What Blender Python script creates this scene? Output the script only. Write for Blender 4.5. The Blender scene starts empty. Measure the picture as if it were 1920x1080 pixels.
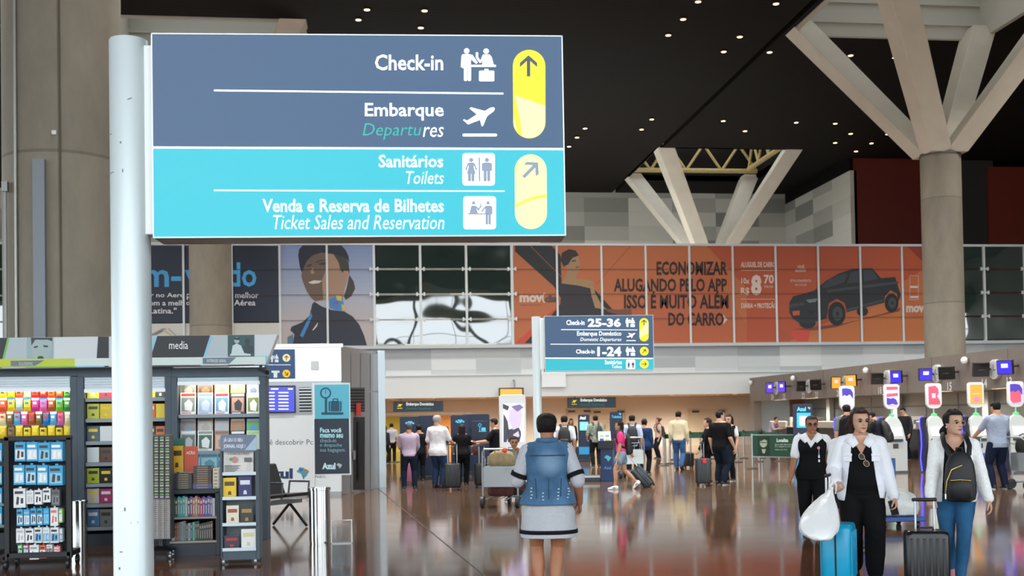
import bpy, bmesh, math, random
from mathutils import Vector, Matrix
random.seed(7)
SC = bpy.context.scene
COL = SC.collection
PI = math.pi
def R(d): return math.radians(d)
# ---------------------------------------------------------------- camera
FPX, HOR, EYE = 2100.0, 785.0, 1.54
YAW, PITCH, ROLL = R(7.0), R(1.25), R(0.95)
SHY = (HOR - 540.0 - FPX*math.tan(PITCH))/1920.0
CM = Matrix.Rotation(-YAW,4,'Z') @ Matrix.Rotation(PI/2+PITCH,4,'X') @ Matrix.Rotation(-ROLL,4,'Z')
CM.translation = (0,0,EYE)
cam = bpy.data.objects.new('camera', bpy.data.cameras.new('camera')); COL.objects.link(cam)
cam.matrix_world = CM
cam.data.sensor_width = 36; cam.data.lens = FPX/1920*36
cam.data.shift_y = SHY
cam.data.clip_end = 400
cam.data.dof.use_dof = True; cam.data.dof.focus_distance = 7.5; cam.data.dof.aperture_fstop = 5.6
SC.camera = cam
# ---------------------------------------------------------------- colour management, sky, lights
SC.view_settings.view_transform = 'Standard'; SC.view_settings.look = 'None'
SC.view_settings.gamma = 1; SC.view_settings.use_curve_mapping = False
SC.view_settings.exposure = 0.15
W = bpy.data.worlds.new('sky'); SC.world = W; W.use_nodes = True
nt = W.node_tree; bg = nt.nodes['Background']
tc = nt.nodes.new('ShaderNodeTexCoord'); sp = nt.nodes.new('ShaderNodeSeparateXYZ')
rp = nt.nodes.new('ShaderNodeValToRGB')
nt.links.new(tc.outputs['Generated'], sp.inputs[0]); nt.links.new(sp.outputs['Z'], rp.inputs[0])
rp.color_ramp.elements[0].position = 0.0; rp.color_ramp.elements[0].color = (.30,.30,.29,1)
rp.color_ramp.elements[1].position = 0.06; rp.color_ramp.elements[1].color = (.86,.94,1.0,1)
nt.links.new(rp.outputs[0], bg.inputs[0]); bg.inputs[1].default_value = 4.4
# ---------------------------------------------------------------- pixel -> world helpers (photo taken as 1920x1080)
CR = CM.to_3x3(); CO = Vector((0,0,EYE))
def ray(px, py):
    return (CR @ Vector(((px-960)/FPX, (540+SHY*1920-py)/FPX, -1.0))).normalized()
def GP(px, py, z=0.0):
    d = ray(px,py); return CO + d*((z-EYE)/d.z)
def AY(px, py, y):
    d = ray(px,py); return CO + d*(y/d.y)
def AX(px, py, x):
    d = ray(px,py); return CO + d*(x/d.x)
def AD(px, py, dep):
    d = ray(px,py); fw = CR @ Vector((0,0,-1)); return CO + d*(dep/d.dot(fw))
def PROJ(p):
    q = CR.transposed() @ (Vector(p)-CO); return (960+FPX*q.x/-q.z, 540+SHY*1920-FPX*q.y/-q.z)
# ---------------------------------------------------------------- materials
def lin(c): return c/12.92 if c<=.04045 else ((c+.055)/1.055)**2.4
def hx(h):
    if isinstance(h,str): h=h.lstrip('#'); h=[int(h[i:i+2],16) for i in (0,2,4)]
    return tuple(lin(x/255) for x in h)+(1,)
MC = {}
def M(h, rough=.55, metal=0., emit=0., var=0., vs=6., bump=0., bs=40., coat=0., ecol=None, spec=None, alpha=None, trans=0.):
    k=(str(h),rough,metal,emit,var,vs,bump,bs,coat,str(ecol),spec,alpha,trans)
    if k in MC: return MC[k]
    m=bpy.data.materials.new('surface'); m.use_nodes=True; n=m.node_tree.nodes; l=m.node_tree.links
    b=n['Principled BSDF']; c=hx(h)
    b.inputs['Base Color'].default_value=c; b.inputs['Roughness'].default_value=rough; b.inputs['Metallic'].default_value=metal
    if coat: b.inputs['Coat Weight'].default_value=coat
    if spec is None and rough>=.8: spec=.15
    if spec is not None: b.inputs['Specular IOR Level'].default_value=spec
    if trans: b.inputs['Transmission Weight'].default_value=trans
    if alpha is not None: b.inputs['Alpha'].default_value=alpha
    if emit: b.inputs['Emission Color'].default_value=hx(ecol or h); b.inputs['Emission Strength'].default_value=emit
    if var or bump:
        t=n.new('ShaderNodeTexCoord')
    if var:
        z=n.new('ShaderNodeTexNoise'); z.inputs['Scale'].default_value=vs; z.inputs['Detail'].default_value=6; l.new(t.outputs['Object'],z.inputs['Vector'])
        r=n.new('ShaderNodeValToRGB'); e=r.color_ramp.elements
        e[0].position=.3; e[1].position=.7
        e[0].color=tuple(x*(1-var) for x in c[:3])+(1,); e[1].color=tuple(min(1,x*(1+var)) for x in c[:3])+(1,)
        l.new(z.outputs['Fac'],r.inputs[0]); l.new(r.outputs[0],b.inputs['Base Color'])
    if bump:
        z=n.new('ShaderNodeTexNoise'); z.inputs['Scale'].default_value=bs; z.inputs['Detail'].default_value=4; l.new(t.outputs['Object'],z.inputs['Vector'])
        u=n.new('ShaderNodeBump'); u.inputs['Strength'].default_value=bump; u.inputs['Distance'].default_value=.02
        l.new(z.outputs['Fac'],u.inputs['Height']); l.new(u.outputs[0],b.inputs['Normal'])
    MC[k]=m; return m
# ---------------------------------------------------------------- mesh builder
class MB:
    def __init__(s): s.v=[]; s.f=[]; s.m=[]; s.seg=[]
    def cut(s): s.seg.append(len(s.f)); return s
    def add(s,vs,fs,m=0):
        o=len(s.v); s.v+= [tuple(v) for v in vs]; s.f+=[tuple(i+o for i in f) for f in fs]; s.m+=[m]*len(fs); return s
    def box(s,x0,x1,y0,y1,z0,z1,m=0):
        return s.add([(x,y,z) for z in (z0,z1) for y in (y0,y1) for x in (x0,x1)],[(0,2,3,1),(4,5,7,6),(0,1,5,4),(2,6,7,3),(0,4,6,2),(1,3,7,5)],m)
    def obox(s,c,size,rot=None,m=0):
        c=Vector(c); rot=rot or Matrix.Identity(3); h=[q/2 for q in size]
        vs=[c+rot@Vector((x*h[0],y*h[1],z*h[2])) for z in (-1,1) for y in (-1,1) for x in (-1,1)]
        return s.add(vs,[(0,2,3,1),(4,5,7,6),(0,1,5,4),(2,6,7,3),(0,4,6,2),(1,3,7,5)],m)
    def loft(s,rings,m=0,cap=True,closed=False):
        n=len(rings[0]); fs=[]; vs=[p for r in rings for p in r]; k=len(rings)
        for i in range(k if closed else k-1):
            a=i*n; b=((i+1)%k)*n
            for j in range(n): fs.append((a+j,a+(j+1)%n,b+(j+1)%n,b+j))
        if cap and not closed: fs.append(tuple(range(n-1,-1,-1))); fs.append(tuple((k-1)*n+j for j in range(n)))
        return s.add(vs,fs,m)
    def tube(s,pts,r,n=10,m=0,round=False,flat=1.,up=None,closed=False):
        pts=[Vector(p) for p in pts]; k=len(pts); rr=list(r) if isinstance(r,(list,tuple)) else [r]*k
        if round:
            d0=(pts[0]-pts[1]).normalized(); d1=(pts[-1]-pts[-2]).normalized()
            A=[(pts[0]+d0*rr[0]*math.sin(a),rr[0]*math.cos(a)) for a in (1.35,.9,.45)]
            B=[(pts[-1]+d1*rr[-1]*math.sin(a),rr[-1]*math.cos(a)) for a in (.45,.9,1.35)]
            pts=[a[0] for a in A]+pts+[b[0] for b in B]; rr=[a[1] for a in A]+rr+[b[1] for b in B]; k=len(pts)
        u=None; rings=[]
        for i in range(k):
            if closed: t=(pts[(i+1)%k]-pts[i-1])
            else: t=(pts[min(i+1,k-1)]-pts[max(i-1,0)])
            t=t.normalized() if t.length>1e-9 else Vector((0,0,1))
            if u is None:
                u=Vector(up) if up else (Vector((0,0,1)) if abs(t.z)<.9 else Vector((1,0,0)))
            u=(u-t*u.dot(t)); u=u.normalized() if u.length>1e-6 else t.orthogonal().normalized()
            w=t.cross(u)
            rings.append([pts[i]+(u*math.cos(2*PI*j/n)*flat+w*math.sin(2*PI*j/n))*rr[i] for j in range(n)])
        return s.loft(rings,m,closed=closed)
    def cyl(s,p0,p1,r0,r1=None,n=20,m=0): return s.tube([p0,p1],[r0,r0 if r1 is None else r1],n,m)
    def lathe(s,prof,c=(0,0,0),n=24,m=0,cap=True):
        return s.loft([[(c[0]+r*math.cos(2*PI*j/n),c[1]+r*math.sin(2*PI*j/n),c[2]+z) for j in range(n)] for r,z in prof],m,cap)
    def prism(s,pts,vec,m=0):
        pts=[Vector(p) for p in pts]; vec=Vector(vec); n=len(pts)
        fs=[tuple(range(n-1,-1,-1)),tuple(range(n,2*n))]+[(j,(j+1)%n,n+(j+1)%n,n+j) for j in range(n)]
        return s.add(pts+[p+vec for p in pts],fs,m)
    def poly(s,pts,m=0):
        return s.add(pts,[tuple(range(len(pts)))],m)
    def xf(s,mat,start=0):
        for i in range(start,len(s.v)): s.v[i]=tuple(mat@Vector(s.v[i]))
        return s
    def mesh(s,name,mats,angle=40,fix=True):
        me=bpy.data.meshes.new(name); me.from_pydata(s.v,[],s.f)
        for q in (mats if isinstance(mats,(list,tuple)) else [mats]): me.materials.append(q)
        me.polygons.foreach_set('material_index',s.m)
        if fix:
            b=bmesh.new(); b.from_mesh(me); bmesh.ops.recalc_face_normals(b,faces=b.faces[:]); b.to_mesh(me); b.free()
        if angle:
            me.polygons.foreach_set('use_smooth',[True]*len(me.polygons)); me.set_sharp_from_angle(angle=R(angle))
        me.update(); return me
    def build(s,name,mats,parent=None,bevel=0,angle=40,fix=True,kind=None,label=None):
        if len(s.seg)>1:      # one object for each line of writing, each pictogram
            last=None; ends=s.seg[1:]+[len(s.f)]; s.seg[0]=0
            for a,b in zip(s.seg,ends):
                if a==b: continue
                q=MB(); ix={}
                for f in s.f[a:b]:
                    for i in f:
                        if i not in ix: ix[i]=len(q.v); q.v.append(s.v[i])
                    q.f.append(tuple(ix[i] for i in f))
                q.m=s.m[a:b]; last=q.build(name,mats,parent,bevel,angle,fix,kind,label)
            return last
        return OB(name,s.mesh(name,mats,angle,fix),parent,bevel,kind,label)
def OB(name,me,parent=None,bevel=0,kind=None,label=None):
    o=bpy.data.objects.new(name,me); COL.objects.link(o)
    if parent: o.parent=parent
    if bevel:
        b=o.modifiers.new('edge','BEVEL'); b.width=bevel; b.segments=2; b.limit_method='ANGLE'; b.angle_limit=R(50)
    if kind: o['kind']=kind
    if label: o['label']=label
    return o
def TH(name,label,cat,loc=(0,0,0),rz=0,group=None,rot=None):
    o=bpy.data.objects.new(name,None); COL.objects.link(o); o.empty_display_size=.1
    o.location=loc; o.rotation_euler=rot or (0,0,rz)
    return tag(o,label,cat,group)
def tag(o,label,cat,group=None):
    if label is None: return o
    o['label']=label; o['category']=cat
    if group: o['group']=group
    return o
def ST(o): o['kind']='structure'; return o
def kids(o): return [c for c in bpy.data.objects if c.parent==o]
CH={}
def dup(root,loc,rz=None,label=None,group=None,kidmap=None):
    r=root.copy(); COL.objects.link(r); r.location=loc
    if rz is not None: r.rotation_euler=(0,0,rz)
    if label: r['label']=label
    if group: r['group']=group
    if root.name not in CH: CH[root.name]=[(c,kids(c)) for c in kids(root)]
    for ch,gs in CH[root.name]:
        c=ch.copy(); COL.objects.link(c); c.parent=r
        for g in gs:
            q=g.copy(); COL.objects.link(q); q.parent=c
    return r
def ordn(i): return ['first','second','third','fourth','fifth','sixth','seventh','eighth','ninth','tenth','eleventh','twelfth','thirteenth','fourteenth','fifteenth','sixteenth','seventeenth','eighteenth','nineteenth','twentieth','twenty-first','twenty-second','twenty-third','twenty-fourth','twenty-fifth','twenty-sixth'][i]
# ---------------------------------------------------------------- flat print: a plane in an object's frame addressed by photo pixels
class PL:
    """plane through world point p, yaw rz (front looks to -y when rz=0); local frame of `root` or world"""
    def __init__(s,p,rz=0,root=None,tilt=0):
        s.p=Vector(p); s.q=Matrix.Rotation(rz,3,'Z')@Matrix.Rotation(tilt,3,'X'); s.n=s.q@Vector((0,-1,0)); s.root=root
        s.inv=None
        if root is not None:
            mw=Matrix.LocRotScale(root.location,root.rotation_euler,None); s.inv=mw.inverted(); 
    def w(s,px,py,off=0.):
        d=ray(px,py); t=(s.p+s.n*off-CO).dot(s.n)/d.dot(s.n); return CO+d*t
    def __call__(s,px,py,off=0.):
        v=s.w(px,py,off); return s.inv@v if s.inv else v
    def poly(s,mb,pts,off,m=0): mb.poly([s(x,y,off) for x,y in pts],m); return mb
    def rect(s,mb,x0,y0,x1,y1,off,m=0): return s.poly(mb,[(x0,y0),(x0,y1),(x1,y1),(x1,y0)],off,m)
    def circ(s,mb,cx,cy,r,off,m=0,ry=None,n=20): return s.poly(mb,[(cx+r*math.cos(2*PI*i/n),cy+(ry or r)*math.sin(2*PI*i/n)) for i in range(n)],off,m)
    def rrect(s,mb,x0,y0,x1,y1,r,off,m=0):
        pts=[]
        for cx,cy,a in ((x1-r,y0+r,-90),(x1-r,y1-r,0),(x0+r,y1-r,90),(x0+r,y0+r,180)):
            pts+=[(cx+r*math.cos(R(a+i*15)),cy+r*math.sin(R(a+i*15))) for i in range(7)]
        return s.poly(mb,pts,off,m)
    def line(s,mb,x0,y0,x1,y1,w,off,m=0):
        dx,dy=x1-x0,y1-y0; L=math.hypot(dx,dy) or 1; a,b=-dy/L*w/2,dx/L*w/2
        return s.poly(mb,[(x0+a,y0+b),(x1+a,y1+b),(x1-a,y1-b),(x0-a,y0-b)],off,m)
TXT={}
def txmesh(t,bold=0.,shear=0.):
    k=(t,bold,shear)
    if k in TXT: return TXT[k]
    c=bpy.data.curves.new('t','FONT'); c.body=t; c.offset=bold; c.shear=shear; c.resolution_u=2; c.fill_mode='FRONT'
    o=bpy.data.objects.new('t',c); me=bpy.data.meshes.new_from_object(o)
    vs=[tuple(v.co) for v in me.vertices]; fs=[tuple(p.vertices) for p in me.polygons]
    bpy.data.objects.remove(o); bpy.data.curves.remove(c); bpy.data.meshes.remove(me)
    TXT[k]=(vs,fs); return TXT[k]
def TX(mb,pl,t,x0,y0,x1,y1,off,m=0,bold=0.,shear=0.):
    """text whose ink box fills the pixel box"""
    vs,fs=txmesh(t,bold,shear); mb.cut()
    if not vs: return mb
    ax=min(v[0] for v in vs); bx=max(v[0] for v in vs); ay=min(v[1] for v in vs); by=max(v[1] for v in vs)
    mb.add([pl(x0+(v[0]-ax)/(bx-ax)*(x1-x0), y1-(v[1]-ay)/(by-ay)*(y1-y0), off) for v in vs],fs,m); return mb
def TXW(mb,t,o,ux,uz,h,m=0,bold=0.,shear=0.,w=None,center=True):
    """text in world/local metres: origin o, axes ux, uz, cap height h"""
    vs,fs=txmesh(t,bold,shear); mb.cut(); o=Vector(o); ux=Vector(ux); uz=Vector(uz)
    ax=min(v[0] for v in vs); bx=max(v[0] for v in vs); ay=min(v[1] for v in vs); by=max(v[1] for v in vs)
    k=h/.73; kx=k if w is None else w/(bx-ax)
    mb.add([o+ux*((v[0]-((ax+bx)/2 if center else ax))*kx)+uz*(v[1]*k) for v in vs],fs,m); return mb
# ---------------------------------------------------------------- the building shell
def nodes(m): return m.node_tree.nodes, m.node_tree.links, m.node_tree.nodes['Principled BSDF']
def math_n(n,l,op,a,b=None):
    q=n.new('ShaderNodeMath'); q.operation=op
    for i,x in enumerate((a,b)):
        if x is None: continue
        if isinstance(x,(int,float)): q.inputs[i].default_value=x
        else: l.new(x,q.inputs[i])
    return q.outputs[0]
def floor_material():
    m=bpy.data.materials.new('polished_granite'); m.use_nodes=True; n,l,b=nodes(m)
    t=n.new('ShaderNodeTexCoord'); s=n.new('ShaderNodeSeparateXYZ'); l.new(t.outputs['Object'],s.inputs[0])
    X,Y=s.outputs['X'],s.outputs['Y']
    g=n.new('ShaderNodeTexNoise'); g.inputs['Scale'].default_value=55; g.inputs['Detail'].default_value=5; l.new(t.outputs['Object'],g.inputs['Vector'])
    r=n.new('ShaderNodeValToRGB'); e=r.color_ramp.elements; e[0].position=.35; e[1].position=.7; e[0].color=hx('463324'); e[1].color=hx('84674f'); l.new(g.outputs['Fac'],r.inputs[0])
    r2=n.new('ShaderNodeValToRGB'); e=r2.color_ramp.elements; e[0].position=.35; e[1].position=.7; e[0].color=hx('4f3022'); e[1].color=hx('835a44'); l.new(g.outputs['Fac'],r2.inputs[0])
    # red granite band in front of the shop, edge runs across the hall
    ed=math_n(n,l,'LESS_THAN',Y,12.6); le=math_n(n,l,'LESS_THAN',math_n(n,l,'ADD',X,math_n(n,l,'MULTIPLY',Y,.10)),-.35); le2=math_n(n,l,'LESS_THAN',Y,15.2)
    z=math_n(n,l,'MAXIMUM',ed,math_n(n,l,'MULTIPLY',le,le2))
    mx=n.new('ShaderNodeMix'); mx.data_type='RGBA'; l.new(z,mx.inputs[0]); l.new(r.outputs[0],mx.inputs[6]); l.new(r2.outputs[0],mx.inputs[7])
    # tile to tile tone and joints
    T=1.2
    cx=math_n(n,l,'DIVIDE',X,T); cy=math_n(n,l,'DIVIDE',Y,T)
    cb=n.new('ShaderNodeCombineXYZ'); l.new(math_n(n,l,'FLOOR',cx),cb.inputs[0]); l.new(math_n(n,l,'FLOOR',cy),cb.inputs[1])
    wn=n.new('ShaderNodeTexWhiteNoise'); l.new(cb.outputs[0],wn.inputs['Vector'])
    tone=math_n(n,l,'ADD',math_n(n,l,'MULTIPLY',wn.outputs['Value'],.22),.89)
    jx=math_n(n,l,'LESS_THAN',math_n(n,l,'FRACT',cx),.007); jy=math_n(n,l,'LESS_THAN',math_n(n,l,'FRACT',cy),.007)
    jt=math_n(n,l,'SUBTRACT',1,math_n(n,l,'MULTIPLY',math_n(n,l,'MAXIMUM',jx,jy),.45))
    k=math_n(n,l,'MULTIPLY',tone,jt)
    vm=n.new('ShaderNodeVectorMath'); vm.operation='SCALE'; l.new(mx.outputs[2],vm.inputs[0]); l.new(k,vm.inputs['Scale'])
    l.new(vm.outputs[0],b.inputs['Base Color'])
    b.inputs['Roughness'].default_value=.10; b.inputs['Specular IOR Level'].default_value=.52
    w=n.new('ShaderNodeTexNoise'); w.inputs['Scale'].default_value=1.4; l.new(t.outputs['Object'],w.inputs['Vector'])
    l.new(math_n(n,l,'ADD',math_n(n,l,'MULTIPLY',w.outputs['Fac'],.07),.055),b.inputs['Roughness'])
    return m
def tile_wall_material(wid,hei,cols,seed=0.):
    m=bpy.data.materials.new('wall_cladding'); m.use_nodes=True; n,l,b=nodes(m)
    t=n.new('ShaderNodeTexCoord'); s=n.new('ShaderNodeSeparateXYZ'); l.new(t.outputs['Object'],s.inputs[0])
    u=math_n(n,l,'DIVIDE',math_n(n,l,'ADD',s.outputs['X'],s.outputs['Y']),wid); v=math_n(n,l,'DIVIDE',s.outputs['Z'],hei)
    cb=n.new('ShaderNodeCombineXYZ'); l.new(math_n(n,l,'FLOOR',u),cb.inputs[0]); l.new(math_n(n,l,'FLOOR',v),cb.inputs[1]); cb.inputs[2].default_value=seed
    wn=n.new('ShaderNodeTexWhiteNoise'); l.new(cb.outputs[0],wn.inputs['Vector'])
    r=n.new('ShaderNodeValToRGB'); r.color_ramp.interpolation='CONSTANT'; e=r.color_ramp.elements
    e[0].position=0; e[0].color=hx(cols[0]); e[1].position=1/len(cols); e[1].color=hx(cols[1])
    for i in range(2,len(cols)): q=e.new(i/len(cols)); q.color=hx(cols[i])
    l.new(wn.outputs['Value'],r.inputs[0])
    jx=math_n(n,l,'LESS_THAN',math_n(n,l,'FRACT',u),.008); jy=math_n(n,l,'LESS_THAN',math_n(n,l,'FRACT',v),.03)
    k=math_n(n,l,'SUBTRACT',1,math_n(n,l,'MULTIPLY',math_n(n,l,'MAXIMUM',jx,jy),.12))
    vm=n.new('ShaderNodeVectorMath'); vm.operation='SCALE'; l.new(r.outputs[0],vm.inputs[0]); l.new(k,vm.inputs['Scale'])
    l.new(vm.outputs[0],b.inputs['Base Color']); b.inputs['Roughness'].default_value=.45
    return m
def slat_material():
    m=bpy.data.materials.new('ceiling_slats'); m.use_nodes=True; n,l,b=nodes(m)
    t=n.new('ShaderNodeTexCoord'); s=n.new('ShaderNodeSeparateXYZ'); l.new(t.outputs['Object'],s.inputs[0])
    f=math_n(n,l,'FRACT',math_n(n,l,'DIVIDE',s.outputs['Y'],.3)); g=math_n(n,l,'LESS_THAN',f,.16)
    mx=n.new('ShaderNodeMix'); mx.data_type='RGBA'; l.new(g,mx.inputs[0]); mx.inputs[6].default_value=hx('17110d'); mx.inputs[7].default_value=hx('080605')
    l.new(mx.outputs[2],b.inputs['Base Color']); b.inputs['Roughness'].default_value=.75; b.inputs['Specular IOR Level'].default_value=.12
    return m
def concrete(h='877f70',var=.16,band=True):
    m=bpy.data.materials.new('concrete'); m.use_nodes=True; n,l,b=nodes(m)
    t=n.new('ShaderNodeTexCoord'); mp=n.new('ShaderNodeMapping'); l.new(t.outputs['Object'],mp.inputs[0]); mp.inputs['Scale'].default_value=(1.2,1.2,.5)
    z=n.new('ShaderNodeTexNoise'); z.inputs['Scale'].default_value=1.6; z.inputs['Detail'].default_value=9; z.inputs['Roughness'].default_value=.65; l.new(mp.outputs[0],z.inputs['Vector'])
    r=n.new('ShaderNodeValToRGB'); e=r.color_ramp.elements; c=hx(h); e[0].position=.3; e[1].position=.72
    e[0].color=tuple(x*(1-var) for x in c[:3])+(1,); e[1].color=tuple(x*(1+var) for x in c[:3])+(1,)
    l.new(z.outputs['Fac'],r.inputs[0]); out=r.outputs[0]
    if band:   # pour joints of the cast rings
        s=n.new('ShaderNodeSeparateXYZ'); l.new(t.outputs['Object'],s.inputs[0])
        f=math_n(n,l,'FRACT',math_n(n,l,'DIVIDE',math_n(n,l,'SUBTRACT',s.outputs['Z'],1.65),2.35*1.6))
        k=math_n(n,l,'SUBTRACT',1,math_n(n,l,'MULTIPLY',math_n(n,l,'LESS_THAN',f,.012),.3))
        wn=n.new('ShaderNodeTexWhiteNoise'); wn.noise_dimensions='1D'; l.new(math_n(n,l,'FLOOR',math_n(n,l,'DIVIDE',math_n(n,l,'SUBTRACT',s.outputs['Z'],1.65),2.35*1.6)),wn.inputs['W'])
        k=math_n(n,l,'MULTIPLY',k,math_n(n,l,'ADD',.86,math_n(n,l,'MULTIPLY',wn.outputs['Value'],.2)))
        vm=n.new('ShaderNodeVectorMath'); vm.operation='SCALE'; l.new(out,vm.inputs[0]); l.new(k,vm.inputs['Scale']); out=vm.outputs[0]
    l.new(out,b.inputs['Base Color']); b.inputs['Roughness'].default_value=.7
    return m
CEIL=16.5; YB=50.0; YR=56.0; YM=73.0
M_FLOOR=floor_material(); M_SLAT=slat_material(); M_CON=concrete(); M_STEEL=M('ddd5c4',.45,var=.05,vs=1.5)
ST(MB().box(-60,60,-8,YM+1,-.25,0).build('floor',M_FLOOR,angle=0))
# expansion joint running through the granite
a,b_=GP(716,922),GP(915,1085); d=(b_-a).normalized(); q=Vector((-d.y,d.x,0))*.009; a=a-d*2; b_=b_+d*6
ST(MB().prism([a+q+Vector((0,0,.0005)),a-q+Vector((0,0,.0005)),b_-q+Vector((0,0,.0005)),b_+q+Vector((0,0,.0005))],(0,0,.002)).build('trim_1',M('241c18',.6),angle=0))
zb0=AY(960,744,YB).z; zb1=AY(960,701,YB).z; zb2=AY(960,646,YB).z; zb3=AY(960,459.5,YB).z
M_WHITE=M('d6d8d6',.5); M_BEIGE=M('dccdb8',.6)
ST(MB().box(-60,45,YB,YB+.3,zb1,zb2-.02).build('wall_front_band',tile_wall_material(2.02,.47,['c2c8ca','d9dcdc','b3b9bb','dfe2e2','ccd1d2'],3.),angle=0))
ST(MB().box(-60,45,YB-.04,YB+.3,zb0,zb1).box(-60,45,YB-.10,YB-.04,zb1-.06,zb1).build('wall_lower_band',M('dcdedc',.45),angle=0))
XF=AY(1406,731,49.).x
ST(MB().box(-60,45,YB+.3,YR,zb0+.01,zb2-.05).build('ceiling_soffit',M('cdb596',.6),angle=0))
ST(MB().box(-60,45,YB-.12,YM,zb2-.16,zb2).build('floor_mezzanine',M('ccd0d0',.5),angle=0))
ST(MB().box(-60,45,YR,YR+.3,0,zb0+.01).build('wall_recess',M_BEIGE,angle=0))
# coloured openings at the far left of the recess
def onrec(name,x0,y0,x1,y1,mat,dep=.04):
    a=AY(x0,y1,YR-dep); b=AY(x1,y0,YR-dep)
    return ST(MB().box(a.x,b.x,YR-dep,YR,max(0,a.z),b.z).build(name,mat,angle=0))
onrec('wall_panel_yellow',690,779,870,866,M('b6a22e',.5)); onrec('wall_panel_orange',828,779,884,866,M('d98a2c',.5),.05)
onrec('trim_2',690,772,884,779.5,M('e9dfcc',.5),.08)
for i,(x0,x1,yt) in enumerate(((1062,1104,766),(1107,1172,767),(1291,1363,766))):
    d_=onrec('door_%d'%(i+1),x0,yt,x1,868,M('c8b494',.5),.03)
    a=AY(x0,866,YR-.06); b=AY(x1,yt,YR-.06); mb=MB()
    mb.box(a.x-.08,a.x,YR-.08,YR,0,b.z+.08).box(b.x,b.x+.08,YR-.08,YR,0,b.z+.08).box(a.x,b.x,YR-.08,YR,b.z,b.z+.08)
    mb.build('door_frame',M('d8c7ab',.5),d_,angle=0)
    mb=MB(); w=(b.x-a.x)
    for k in (.12,.78): mb.box(a.x+w*k,a.x+w*k+.35,YR-.10,YR-.03,b.z-.18,b.z-.08)
    mb.build('door_closer',M('4a4540',.4,.6),d_,angle=0)
    mb=MB(); mb.box(a.x+w/2-.16,a.x+w/2-.12,YR-.12,YR-.03,.95,1.15); mb.build('door_handle',M('8d8a84',.3,.9),d_,angle=0)
# mezzanine walls beyond the balcony
xm=AY(1472,400,YM).x
tw=tile_wall_material(3.0,.95,['a3a39b','cfcdc4','8f8f88','d8d6cc','b8b7af'],9.)
ST(MB().box(-60,xm+1.5,YM,YM+.4,zb2,CEIL+2.4).build('wall_back',tw,angle=0))
ysd=62.5
ST(MB().box(xm,xm+.4,ysd,YM,zb2,AX(1600,316,xm).z).build('wall_side',tw,angle=0))
def onm(name,x0,y0,x1,y,mat):
    a=AY(x0,460,y); b=AY(x1,y0,y); ST(MB().box(a.x,b.x,y,y+.3,zb2,b.z).build(name,mat,angle=0))
ST(MB().box(xm+.42,60,ysd+1.2,ysd+1.5,zb2,CEIL+3).box(xm+.02,xm+.4,ysd+.1,YM+.05,AX(1600,316,xm).z,CEIL+3).build('wall_right_upper',M('120e0c',.8),angle=0))
onm('wall_right_maroon',1604,284,1727,ysd,M('6b1f12',.45)); onm('wall_right_dark',1727,284,1861,ysd+.2,M('35312d',.6)); onm('wall_right_red',1857,314,1990,ysd,M('7c2a15',.45))
# ceiling with square openings over the branching columns
p=AD(395,545,45.); TL=(p.x,p.y); p=AD(118,300,16.6); TN=(p.x,p.y)
p=AD(1766,420,40.5); T1=(p.x,p.y); p=AD(1332,455,67.); T2=(p.x,p.y)
HO=4.1; holes=[(c[0]-HO,c[0]+HO,c[1]-HO,c[1]+HO) for c in (TL,TN,T1,T2)]
xs=sorted({-60,60,*[h[i] for h in holes for i in (0,1)],15.9,16.15}); ys=sorted({-8,YM+.4,*[h[i] for h in holes for i in (2,3)]})
mb=MB()
for i in range(len(xs)-1):
    for j in range(len(ys)-1):
        mx_,my_=(xs[i]+xs[i+1])/2,(ys[j]+ys[j+1])/2
        if any(h[0]<mx_<h[1] and h[2]<my_<h[3] for h in holes): continue
        if 15.9<mx_<16.15: continue
        mb.box(xs[i],xs[i+1],ys[j],ys[j+1],CEIL,CEIL+.3)
ST(mb.build('ceiling',M_SLAT,angle=0))
ST(MB().box(-60,60,-8,YM+.4,CEIL+3.2,CEIL+3.5).build('ceiling_roof',M('3a3733',.8),angle=0))
for i,h in enumerate(holes[:3]):
    h=(h[0]+.22,h[1]-.22,h[2]+.22,h[3]-.22); mb=MB(); z0,z1=CEIL-.05,CEIL+3.2
    mb.box(h[0]-.2,h[0],h[2],h[3],z0,z1).box(h[1],h[1]+.2,h[2],h[3],z0,z1).box(h[0],h[1],h[2]-.2,h[2],z0,z1).box(h[0],h[1],h[3],h[3]+.2,z0,z1)
    for k in range(3): mb.box(h[0],h[1],h[3]-.12,h[3],z0+.5+k*.8,z0+.62+k*.8)
    ST(mb.build('ceiling_well',M('c4c2b8',.7),angle=0))
for h in (holes[0],holes[2],holes[3]): ST(MB().box(h[0]+.6,h[1]-.6,h[2]+.6,h[3]-.6,CEIL+3.1,CEIL+3.15).build('window_skylight',M('eef4f8',.5,emit=(1.6 if h is holes[3] else .55),ecol='e9f2f8'),angle=0))
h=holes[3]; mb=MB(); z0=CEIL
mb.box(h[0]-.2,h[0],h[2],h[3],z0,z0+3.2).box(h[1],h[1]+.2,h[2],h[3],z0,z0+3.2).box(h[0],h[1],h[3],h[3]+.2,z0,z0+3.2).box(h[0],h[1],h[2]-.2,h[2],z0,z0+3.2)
ST(mb.build('ceiling_well',M('1d1a17',.8),angle=0))
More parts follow.
